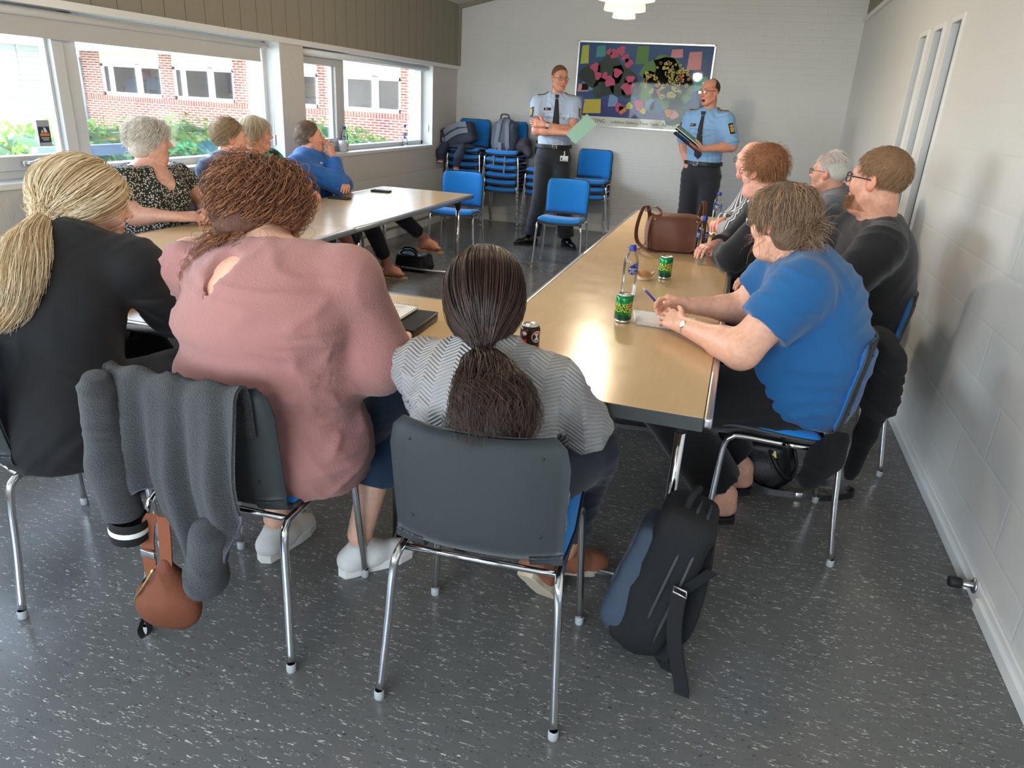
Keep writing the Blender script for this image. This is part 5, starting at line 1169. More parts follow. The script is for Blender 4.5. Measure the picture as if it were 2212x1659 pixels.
# ---- bearded man in black, far right
def man_beard():
    p = Person('bearded man with glasses in a black t-shirt', (.60, 3.5, 0), C(222, 162, 136)[:3])
    p.torso((.62, 3.50, .57), (.64, 3.50, .76), (.61, 3.50, .94), (.585, 3.49, 1.085), (.12, .99, .0), hip=(.19, .15), wst=(.19, .16), cst=(.215, .15), k=.09)
    p.arm('L', (.585, 3.265, 1.03), (.42, 3.22, .78), (.20, 3.40, .765), (.068, .058, .052, .033)).arm('R', (.53, 3.71, 1.03), (.36, 3.76, .78), (.15, 3.66, .765), (.066, .056, .05, .032))
    p.leg('L', (.52, 3.40, .56), (.08, 3.36, .52), (-.20, 3.36, .14), (.10, .075, .066, .046)).leg('R', (.52, 3.62, .56), (.10, 3.62, .54), (.06, 3.64, .14), (.10, .075, .066, .046))
    p.head((.548, 3.46, 1.270), (-.86, .48, .04), UP, 1.06, beard=C(150, 96, 62), brow=C(130, 92, 62), neck_r=.068, fat=.004)
    p.hand('L', (-.7, .7, 0), (0, 0, -1)).hand('R', (-.7, -.7, 0), (0, 0, -1)); p.body()
    bk = cloth('black_jersey', C(21, 19, 20), .85, bscale=400); ax = nrm(p.neckb - p.chest)
    p.garment('t_shirt', p.tor + p.neckpiece(.005, .074) + p.sleeve('L', .85, .02) + p.sleeve('R', .85, .02), bk, .016, [((0, 0, -1), (0, 0, .47))], (0.006, 46, [((.4, .1, 1), 1), ((.8, .3, -.6), .5)]), seed=23)
    p.garment('trousers', p.trouser(.92), cloth('black_jeans', C(14, 15, 19)), .013, (), (0.0075, 57, [((0, 0, 1), 1)]))
    dk = mat('dark_grey_sneaker', C(58, 58, 60), .8, bump=.5, bscale=80); so = mat('grey_sneaker_sole', C(120, 122, 122), .7)
    p.shoe((-.24, 3.375, .083), (-1, -.1, 0), UP, dk, so, 'sneaker', .30); p.shoe((.05, 3.64, .083), (-1, 0, 0), UP, dk, so, 'sneaker', .30)
    hm = hair_mat('light_brown_hair', C(110, 82, 58), C(172, 134, 96), .45); cap = mat('light_brown_hair_mass', C(134, 100, 72), .7, var=.3, scale=60, bump=.8, bscale=120)
    S = p.strands_of(4200, hairline(.055, .012, -.065, -.028), 7, .030, lambda L: np.stack([L[:, 0] * 2, .5 + L[:, 1] * 3, -.6 + 0 * L[:, 2]], 1), .1, 3, lift=.3, lay=.010, wob=.16)
    p.hair([((0, -.016, .042), (.083, .102, .092))], cap, S, hm, .0007, cuts=[((0, .75, -.66), (0, .060, .045)), ((0, .55, -.83), (0, -.03, -.035))])
    g = nz_seed(31); pts = []
    for q in range(900):
        a = g.uniform(-1.0, 1.0); z = g.uniform(-.116, -.066); r0 = .068 + .012 * math.cos(a); pts.append((r0 * math.sin(a) * .95, .028 + .066 * math.cos(a) - max(0, abs(a) - .5) * .02, z + .03 * max(0, abs(a) - .7)))
    pts = np.array(pts); d = nrm2(np.stack([pts[:, 0] * 3, np.full(len(pts), .25), np.full(len(pts), -.55)], 1) + g.normal(size=(len(pts), 3)) * .3); Bd = np.stack([pts + d * t for t in np.linspace(0, .018, 5)], 1); Bd = p.hc + (Bd * p.hs) @ p.hB.T
    be = MB(); bm = [el(p.L(0, .064, -.104), V3((.034, .028, .024)) * p.hs, p.hB, .02)]; Vt, Fc = sdf_mesh(bm, .006); o = np_mesh('beard', Vt, Fc, mat('beard_mass', C(146, 98, 66), .8, var=.4, scale=90, bump=1, bscale=150), p.t); strands('beard_strands', Bd, hair_mat('beard_hair', C(120, 72, 44), C(176, 126, 88)), o, .0006)
    p.glasses(M['black_frame'], .050, .036, rad=.0024)
    return p

def man_white():
    p = Person('white haired man with glasses in a grey polo shirt', (.55, 4.85, 0), C(218, 158, 134)[:3])
    p.torso((.60, 4.86, .57), (.62, 4.86, .76), (.59, 4.86, .95), (.54, 4.85, 1.085), (.1, 1, 0), hip=(.18, .14), wst=(.18, .15), cst=(.20, .14))
    p.arm('L', (.54, 4.64, 1.04), (.42, 4.60, .80), (.18, 4.72, .77)).arm('R', (.50, 5.06, 1.03), (.38, 5.08, .80), (.15, 4.98, .77))
    p.leg('L', (.5, 4.77, .56), (.1, 4.75, .53), (.1, 4.75, .13)).leg('R', (.5, 4.96, .56), (.1, 4.97, .53), (.1, 4.97, .13))
    p.head((.492, 4.82, 1.205), (-.88, .46, .0), UP, .98, brow=C(190, 180, 170)); p.hand('L', (-.8, .6, 0), (0, 0, -1)).hand('R', (-.8, -.5, 0), (0, 0, -1)); p.body()
    ax = nrm(p.neckb - p.chest); p.garment('polo_shirt', p.tor + p.neckpiece(.01) + p.sleeve('L', .8, .02) + p.sleeve('R', .8, .02), cloth('grey_pique', C(104, 106, 112), .85), .015, [((0, 0, -1), (0, 0, .47))], (0.01125, 53.2, [((.4, .1, 1), 1), ((.9, .3, -.5), .5)]), seed=4)
    cl = MB(); B = basis(p.fwd, p.up); cl.tube([Vector(p.neckb + B @ V3((.066 * math.cos(a), .062 * math.sin(a), .026))) for a in np.linspace(PI * .7, PI * 2.3, 18)], .013, 8); hang(cl.build('collar', cloth('dark_collar', C(34, 34, 40))), p.t)
    p.garment('trousers', p.trouser(.92), cloth('grey_trousers', C(60, 62, 68)), .012)
    for q in 'LR': a = p.legs[q][2]; p.shoe((a[0], a[1], .083), (-1, 0, 0), UP, M['black_plastic'], M['rubber'])
    def keep(x, y, z): return hairline(.05, .02, -.07, -.03)(x, y, z) & (np.hypot(x / .022, (y + .055) / .028) > 1) | ((z < .06) & hairline(.05, .02, -.07, -.03)(x, y, z))
    S = p.strands_of(2800, keep, 8, .038, lambda L: np.stack([L[:, 0] * 3, -.4 + 0 * L[:, 1], -.5 + 0 * L[:, 2]], 1), .15, 3, lift=.2, lay=.010, wob=.12)
    p.hair([((0, -.022, .020), (.082, .098, .082))], mat('white_hair_mass', C(216, 210, 202), .7, var=.15, scale=60, bump=.6, bscale=120), S, hair_mat('white_hair', C(212, 206, 198), C(242, 240, 236), .45, .12), .0007, cuts=[((0, .75, -.66), (0, .03, .05)), ((0, -.2, 1), (0, -.03, .116)), ((0, .55, -.83), (0, -.03, -.04))])
    p.glasses(M['dark_metal'], .044, .03)
    return p

def person_ginger():
    p = Person('person with short fluffy ginger hair in a black cardigan, elbow on the table', (.30, 4.15, 0), C(230, 168, 148)[:3])
    p.torso((.34, 4.15, .57), (.35, 4.15, .76), (.29, 4.15, .93), (.185, 4.145, 1.07), (.1, 1, 0), hip=(.20, .17), wst=(.20, .18), cst=(.205, .155), bust=1)
    p.arm('L', (.16, 3.95, 1.0), (.015, 3.98, .79), (-.07, 4.22, .775), (.066, .058, .05, .03)).arm('R', (.13, 4.35, 1.0), (.0, 4.42, .79), (-.10, 4.22, .80), (.064, .056, .05, .03))
    p.leg('L', (.25, 4.07, .56), (-.12, 4.05, .53), (-.08, 4.05, .13)).leg('R', (.25, 4.25, .56), (-.12, 4.27, .53), (-.08, 4.27, .13))
    p.head((.095, 4.14, 1.225), (-.80, .58, -.04), UP, 1.0, fat=.006, neck_r=.062); p.hand('L', (-.3, .95, -.05), (.2, 0, -1), curl=(.5, .6, .4)).hand('R', (-.5, -.8, 0), (0, 0, -1)); p.body()
    p.garment('cardigan', p.tor + p.neckpiece(.01) + p.sleeve('L', 1.7, .008) + p.sleeve('R', 1.7, .008), cloth('black_knit', C(15, 15, 20), .9, bscale=200), .016, [((0, 0, -1), (0, 0, .47))], (0.01, 53.2, [((.4, .2, 1), 1)]), seed=9)
    p.garment('trousers', p.trouser(.92), cloth('dark_grey_trousers', C(48, 48, 54)), .012)
    for q in 'LR': a = p.legs[q][2]; p.shoe((a[0], a[1], .083), (-1, 0, 0), UP, M['black_plastic'], M['rubber'])
    S = p.strands_of(3200, hairline(.05, .015, -.075, -.03), 9, .055, lambda L: np.stack([L[:, 0] * 4, .15 + L[:, 1] * 4, -.2 + 0 * L[:, 2]], 1), .04, 3, curl=.006, curlf=90, lift=.7, lay=.03, wob=.4, clump=5, stick=.5)
    p.hair([((0, -.018, .044), (.094, .110, .104))], mat('ginger_hair_mass', C(136, 86, 54), .7, var=.35, scale=40, bump=1, bscale=70), S, hair_mat('ginger_hair', C(124, 80, 50), C(190, 140, 96), .45), .0008, cuts=[((0, .75, -.66), (0, .052, .03)), ((0, .6, -.8), (0, -.03, -.035))])
    e_ = MB(); e_.ball(p.L(-.084, .004, -.034), .004, 8).ball(p.L(.084, .004, -.034), .004, 8); hang(e_.build('earring', mat('pearl', C(226, 220, 214), .25)), p.t)
    p.glasses(M['dark_metal'], .044, .032)
    return p

def man_bald():
    p = Person('balding man with glasses in a striped shirt, behind the ginger haired person', (.25, 5.15, 0), C(222, 160, 142)[:3])
    p.torso((.30, 5.14, .57), (.31, 5.14, .77), (.25, 5.14, .95), (.14, 5.13, 1.08), (.1, 1, 0), hip=(.19, .15), wst=(.19, .16), cst=(.205, .15))
    p.arm('L', (.12, 4.92, 1.03), (.0, 4.93, .80), (-.085, 5.12, .775)).arm('R', (.09, 5.34, 1.03), (-.02, 5.42, .80), (-.1, 5.24, .80))
    p.leg('L', (.2, 5.05, .56), (-.12, 5.04, .53), (-.1, 5.04, .13)).leg('R', (.2, 5.24, .56), (-.12, 5.26, .53), (-.1, 5.26, .13))
    p.head((.040, 5.12, 1.222), (-.80, .60, 0), UP, .98, scalp=None); p.hand('L', (-.4, .9, 0), (.3, .1, -1), curl=(.6, .7, .4)).hand('R', (-.4, -.9, 0), (.2, 0, -1), curl=(.6, .7, .4)); p.body()
    m = mat('striped_shirt', C(70, 70, 78), .8); n, l = nodes_of(m); b = n['Principled BSDF']; tc = n.new('ShaderNodeTexCoord'); wv = n.new('ShaderNodeTexWave'); wv.inputs['Scale'].default_value = 16; wv.inputs['Distortion'].default_value = .6; wv.bands_direction = 'Y'; l.new(tc.outputs['Object'], wv.inputs[0])
    cr = n.new('ShaderNodeValToRGB'); cr.color_ramp.elements[0].position = .62; cr.color_ramp.elements[0].color = C(74, 76, 84); cr.color_ramp.elements[1].position = .75; cr.color_ramp.elements[1].color = C(206, 206, 210); l.new(wv.outputs['Fac'], cr.inputs[0]); l.new(cr.outputs[0], b.inputs['Base Color'])
    p.garment('shirt', p.tor + p.neckpiece(.03) + p.sleeve('L', 1.72, .012) + p.sleeve('R', 1.72, .012), m, .015, [((0, 0, -1), (0, 0, .47))], (0.01, 53.2, [((.4, .2, 1), 1)]), seed=13)
    p.garment('trousers', p.trouser(.92), cloth('grey_trousers', C(60, 62, 68)), .012)
    for q in 'LR': a = p.legs[q][2]; p.shoe((a[0], a[1], .083), (-1, 0, 0), UP, M['black_plastic'], M['rubber'])
    S = p.strands_of(1500, lambda x, y, z: hairline(.05, .02, -.07, -.03)(x, y, z) & (z < .105), 5, .008, short_comb, 0, 3, lift=.6, lay=.004, wob=.3)
    p.hair([((0, -.02, .014), (.0795, .096, .07))], mat('grey_stubble', C(170, 150, 138), .8, var=.2, scale=150), S, hair_mat('grey_hair', C(150, 140, 132), C(196, 188, 180)), .0005, cuts=[((0, .75, -.66), (0, .01, .03)), ((0, .55, -.83), (0, -.03, -.04)), ((0, .3, 1), (0, 0, .08))])
    p.glasses(M['dark_metal'], .044, .03)
    return p

# ---- the four along the window side
def seated_left(label, x, y, headc, hf, skin, hip, cst, wst, elR, wrR, elL, wrL, sc=.95, lean=(0, 0), bust=1, dR=None, dL=None, mo=0.0, hu=UP, hf_=.0038):
    p = Person(label, (x, y, 0), skin); nb = V3((headc[0] - .015, headc[1] - .01, headc[2] - .135))
    p.torso((x - .02, y, .56), (x - .02 + lean[0] * .3, y, .73), ((x - .02 + nb[0]) / 2, y, .90), nb, (-.12, -1, 0), hip=hip, wst=wst, cst=cst, bust=bust)
    shw = cst[0] + .035
    p.arm('R', (nb[0] + .01, nb[1] - shw, nb[2] - .065), elR, wrR, (.056, .048, .044, .028)).arm('L', (nb[0] - .02, nb[1] + shw, nb[2] - .065), elL, wrL, (.056, .048, .044, .028))
    p.head(headc, hf, hu, sc, mo=mo, hf=hf_)
    return p
def woman_grey_curls():
    p = seated_left('woman with grey curly hair in a black and white patterned top, hands clasped', -3.33, 3.55, (-3.315, 3.565, 1.172), (.72, .69, .0), C(218, 164, 142)[:3], (.20, .17), (.19, .15), (.20, .17), (-3.30, 3.36, .775), (-3.075, 3.46, .775), (-3.22, 3.86, .785), (-3.03, 3.67, .785), .98)
    p.leg('R', (-3.25, 3.46, .55), (-2.87, 3.44, .53), (-2.90, 3.44, .13)).leg('L', (-3.25, 3.66, .55), (-2.87, 3.66, .53), (-2.90, 3.66, .13))
    p.hand('R', (.72, .66, .0), (-.2, .5, -.75), curl=(.5, .75, .5), thumb=(.5, .8, .2)).hand('L', (.55, -.8, .02), (-.1, -.6, -.7), curl=(.6, .8, .5)); p.body()
    m = mat('speckled_top', C(40, 40, 38), .8); n, l = nodes_of(m); b = n['Principled BSDF']; tc = n.new('ShaderNodeTexCoord'); vo = n.new('ShaderNodeTexVoronoi'); vo.inputs['Scale'].default_value = 88; vo.inputs['Randomness'].default_value = .9; l.new(tc.outputs['Object'], vo.inputs['Vector'])
    cr = n.new('ShaderNodeValToRGB'); cr.color_ramp.elements[0].position = .34; cr.color_ramp.elements[0].color = C(196, 192, 176); cr.color_ramp.elements[1].position = .42; cr.color_ramp.elements[1].color = C(34, 34, 32); l.new(vo.outputs['Distance'], cr.inputs[0]); l.new(cr.outputs[0], b.inputs['Base Color'])
    P = p.tor + p.sleeve('R', .52, .022) + p.sleeve('L', .52, .022); nk = p.neckb + p.fwd * .12 + V3((0, 0, -.02)); P += [sub(el(nk + V3((0, 0, .0)), (.075, .062, .105), None), .015)]
    p.garment('top', P, m, .014, [((0, 0, -1), (0, 0, .47)), (p.up, p.neckb + p.up * .005)], (0.01125, 53.2, [((.3, .2, 1), 1)]), seed=19)
    p.garment('trousers', p.trouser(.9), cloth('black_leggings', C(30, 30, 34)), .01)
    for q in 'RL': a = p.legs[q][2]; p.shoe((a[0], a[1], .08), (1, 0, 0), UP, M['black_plastic'], M['rubber'])
    keep = hairline(.055, .02, -.085, -.045)
    S = p.strands_of(3400, keep, 14, .095, lambda L: np.stack([L[:, 0] * 8, np.clip(L[:, 1] * 6, -.6, .4), -.35 + 0 * L[:, 2]], 1), .22, 5, curl=.009, curlf=120, lift=.5, lay=.03, wob=.35, clump=7, stick=.7)
    p.hair([((0, -.02, .040), (.093, .110, .100)), ((0, -.04, -.03), (.092, .088, .078))], mat('grey_curl_mass', C(196, 184, 168), .7, var=.3, scale=45, bump=1, bscale=55), S, hair_mat('grey_curl_hair', C(190, 176, 156), C(244, 238, 228), .42, .25), .0009, cuts=[((0, .9, -.45), (0, .055, .02))])
    nk_ = MB(); B = basis(p.fwd, p.up); pts = onto(p.all, [p.neckb + p.fwd * .3 + p.right * a - p.up * (.005 + .07 * (1 - (a / .06) ** 2)) for a in np.linspace(-.058, .058, 15)], -p.fwd, 0, .003); nk_.tube([Vector(q) for q in pts], .0009, 5).lathe([(.005, -.001), (.007, 0), (.005, .001)], pts[7], 14, Matrix(basis(p.up, p.fwd).tolist())); hang(nk_.build('necklace', M['silver']), p.t)
    e_ = MB(); e_.tube([Vector(p.L(.081, .0, -.034) + p.hB @ V3((0, .005 * math.cos(a), .006 * math.sin(a)))) for a in np.linspace(0, 2 * PI, 13)[:-1]], .001, 5, closed=True); hang(e_.build('earring', M['silver']), p.t)
    return p
def person_navy():
    p = seated_left('person with short sandy hair in a navy shirt', -3.36, 4.24, (-3.315, 4.285, 1.170), (.70, .71, .02), C(222, 160, 134)[:3], (.19, .16), (.185, .14), (.185, .15), (-3.32, 4.06, .79), (-3.09, 4.16, .775), (-3.30, 4.50, .79), (-3.08, 4.36, .775), .97, bust=0)
    p.leg('R', (-3.27, 4.15, .55), (-2.87, 4.13, .53), (-2.92, 4.13, .13)).leg('L', (-3.27, 4.34, .55), (-2.87, 4.36, .53), (-2.92, 4.36, .13)); p.hand('R', (.8, .6, 0), (0, 0, -1)).hand('L', (.8, -.5, 0), (0, 0, -1)); p.body()
    nv = cloth('navy_cotton', C(44, 58, 80), .85); P = p.tor + p.neckpiece(.02) + p.sleeve('R', 1.5, .014) + p.sleeve('L', 1.5, .014); nk = p.neckb + p.fwd * .11 + V3((0, 0, -.0)); P += [sub(el(nk, (.06, .05, .09), None), .015)]
    p.garment('shirt', P, nv, .015, [((0, 0, -1), (0, 0, .47))], (0.01125, 53.2, [((.3, .2, 1), 1)]), seed=29)
    cl = MB(); B = basis(p.fwd, p.up); cl.tube([Vector(p.neckb + B @ V3((.068 * math.cos(a), .068 * math.sin(a) - .005, .03 - .05 * max(0, math.sin(a))))) for a in np.linspace(PI * .72, PI * 2.28, 20)], .014, 8); hang(cl.build('collar', nv), p.t)
    p.garment('trousers', p.trouser(.9), cloth('navy_trousers', C(40, 44, 58)), .01)
    for q in 'RL': a = p.legs[q][2]; p.shoe((a[0], a[1], .08), (1, 0, 0), UP, M['black_plastic'], M['rubber'])
    S = p.strands_of(3200, hairline(.06, .03, -.08, -.028), 9, .058, lambda L: np.stack([L[:, 0] * 3, -.55 + L[:, 1] * 2, -.5 + 0 * L[:, 2]], 1), .2, 5, lift=.7, lay=.02, wob=.28, clump=4, stick=.5)
    p.hair([((0, -.020, .042), (.088, .106, .098))], mat('sandy_hair_mass', C(150, 124, 92), .6, var=.3, scale=45, bump=.8, bscale=70), S, hair_mat('sandy_hair', C(128, 98, 66), C(206, 182, 146), .42), .0008, cuts=[((0, .8, -.6), (0, .062, .04)), ((0, .5, -.86), (0, -.03, -.045))])
    return p
def woman_green():
    p = seated_left('fair haired woman in a green and black top, partly hidden behind the person in navy', -3.40, 4.80, (-3.42, 4.71, 1.178), (.72, .68, .06), C(222, 158, 134)[:3], (.19, .16), (.18, .14), (.18, .15), (-3.36, 4.60, .79), (-3.12, 4.66, .775), (-3.34, 5.02, .79), (-3.12, 4.9, .775), .95)
    p.leg('R', (-3.30, 4.72, .55), (-2.95, 4.72, .53), (-2.98, 4.9, .14), (.085, .06, .056, .036)).leg('L', (-3.30, 4.88, .55), (-2.93, 4.93, .57), (-2.86, 5.17, .285), (.085, .06, .056, .036)); p.hand('R', (.8, .6, 0), (0, 0, -1)).hand('L', (.8, -.5, 0), (0, 0, -1))
    return p
def finish_green(p):
    p.body(); m = mat('green_black_print', C(24, 130, 92), .7); n, l = nodes_of(m); mx = [x for x in n if x.type == 'MIX'][0]; nz = [x for x in n if x.type == 'TEX_NOISE'][0]; nz.inputs['Scale'].default_value = 14; mx.inputs[6].default_value = C(26, 30, 30); mx.inputs[7].default_value = C(30, 168, 120); cr = n.new('ShaderNodeMapRange'); cr.inputs[1].default_value = .48; cr.inputs[2].default_value = .52; l.new(nz.outputs['Fac'], cr.inputs[0]); l.new(cr.outputs[0], mx.inputs[0])
    p.garment('top', p.tor + p.sleeve('R', .7, .02) + p.sleeve('L', .7, .02), m, .014, [((0, 0, -1), (0, 0, .47)), (p.up, p.neckb + p.up * .005)], (0.01, 53.2, [((.3, .2, 1), 1)]), seed=33)
    p.garment('skirt', p.trouser(.02, (.03, .03, .03)), cloth('dark_skirt', C(40, 36, 40)), .012)
    S = p.strands_of(2200, hairline(.06, .03, -.09, -.05), 12, .13, lambda L: np.stack([L[:, 0] * 8, np.clip(L[:, 1] * 5 - .1, -.6, .3), -.6 + 0 * L[:, 2]], 1), .45, 5, curl=.003, curlf=40, lift=.3, lay=.03, wob=.12, clump=3)
    p.hair([((0, -.022, .042), (.092, .108, .100)), ((0, -.045, -.03), (.088, .075, .07))], mat('fair_hair_mass', C(190, 174, 142), .6, var=.25, scale=45, bump=.8, bscale=70), S, hair_mat('fair_hair', C(170, 146, 108), C(232, 222, 200), .4), .0008, cuts=[((0, .9, -.45), (0, .05, .03))])
    return p
def woman_blue_shirt():
    p = seated_left('woman with short brown hair in a blue shirt, chin on her hand', -3.34, 5.30, (-3.355, 5.32, 1.140), (.78, .56, .16), C(214, 148, 122)[:3], (.18, .15), (.165, .13), (.17, .14), (-3.08, 5.26, .80), (-3.185, 5.375, 1.005), (-3.18, 5.50, .775), (-3.04, 5.30, .80), .92, bust=0, hu=(-.16, 0, 1))
    p.leg('R', (-3.24, 5.22, .55), (-2.86, 5.34, .52), (-2.85, 5.62, .15), (.085, .062, .056, .036)).leg('L', (-3.24, 5.42, .55), (-2.80, 5.55, .64), (-2.63, 5.92, .33), (.085, .062, .054, .036))
    p.hand('R', (-.30, .12, .9), (-.75, .0, -.35), .86, .0035, curl=(.35, .6, .5), thumb=(.4, .8, .3)).hand('L', (.5, -.8, 0), (-.1, -.3, -.9), .88)
    p.foot((-2.85, 5.625, .105), (.98, .18, 0), UP, .93).foot((-2.63, 5.925, .315), (.97, .18, -.06), (.05, 0, 1), .93); p.body()
    bl = cloth('royal_blue_cotton', C(28, 92, 160), .8, bscale=250); ax = p.up
    p.garment('shirt', p.tor + p.neckpiece(.02) + p.sleeve('R', 1.88, .012) + p.sleeve('L', 1.85, .012), bl, .016, [((0, 0, -1), (0, 0, .47))], (0.0105, 60, [((.5, .4, 1), 1), ((1, -.2, .2), .5)]), seed=41)
    cl = MB(); B = basis(p.fwd, p.up); cl.tube([Vector(p.neckb + B @ V3((.064 * math.cos(a), .064 * math.sin(a), .024 + .004 * math.sin(9 * a)))) for a in np.linspace(PI * .65, PI * 2.35, 40)], [.011 + .003 * (i % 2) for i in range(40)], 8); hang(cl.build('collar', bl), p.t)
    p.garment('trousers', p.trouser(.86), cloth('dark_navy_trousers', C(28, 30, 44)), .011, (), (0.00625, 57, [((0, 0, 1), 1)]))
    br = mat('brown_sandal_leather', C(112, 70, 48), .6); ck = mat('cork_sole', C(176, 142, 108), .8, var=.3, scale=150)
    for a, f, u in (((-2.85, 5.625, .105), (.98, .18, 0), UP), ((-2.63, 5.925, .315), (.97, .18, -.06), (.05, 0, 1))):
        st = [([(-.040, .075, .0), (-.025, .08, .05), (.02, .08, .055), (.040, .075, .0)], .036), ([(-.042, .125, -.004), (-.025, .128, .03), (.02, .128, .035), (.042, .12, -.004)], .036)]
        o = p.sandal(a, f, u, ck, br, st, .008, .092); B = basis(f, u); bu = MB()
        for y, z in ((.08, .058), (.128, .036)):
            g = lambda x, yy, zz: Vector(V3(a) + B @ V3((x, yy, zz - .092))); bu.tube([g(-.005, y - .017, z), g(.022, y - .017, z - .004), g(.022, y + .017, z - .006), g(-.005, y + .017, z - .002)], .0028, 6, closed=True)
        hang(bu.build('buckle', M['gold']), o)
    S = p.strands_of(2800, hairline(.055, .03, -.085, -.028), 9, .062, lambda L: np.stack([L[:, 0] * 3, -.75 + 0 * L[:, 1], -.35 + 0 * L[:, 2]], 1), .16, 5, lift=.8, lay=.022, wob=.32, clump=5, stick=.45)
    p.hair([((0, -.022, .042), (.088, .108, .098))], mat('brown_pixie_mass', C(104, 82, 68), .6, var=.3, scale=45, bump=.8, bscale=70), S, hair_mat('streaked_brown_hair', C(78, 56, 44), C(180, 156, 134), .4), .0008, cuts=[((0, .8, -.6), (0, .058, .04)), ((0, .5, -.86), (0, -.03, -.05))])
    bd = MB(); q = onto(p.tor, p.neckb + p.fwd * .3 + p.right * .03 - p.up * .06, -p.fwd, .016, .003)[0]; bd.rbox(q, (.03, .03, .004), .001, Matrix(basis(p.up, p.fwd).tolist())); hang(bd.build('name_tag', mat('pale_tag', C(206, 196, 186), .5)), p.t)
    e_ = MB(); e_.ball(p.L(.083, .002, -.032), .003, 6); hang(e_.build('earring', M['silver']), p.t)
    return p

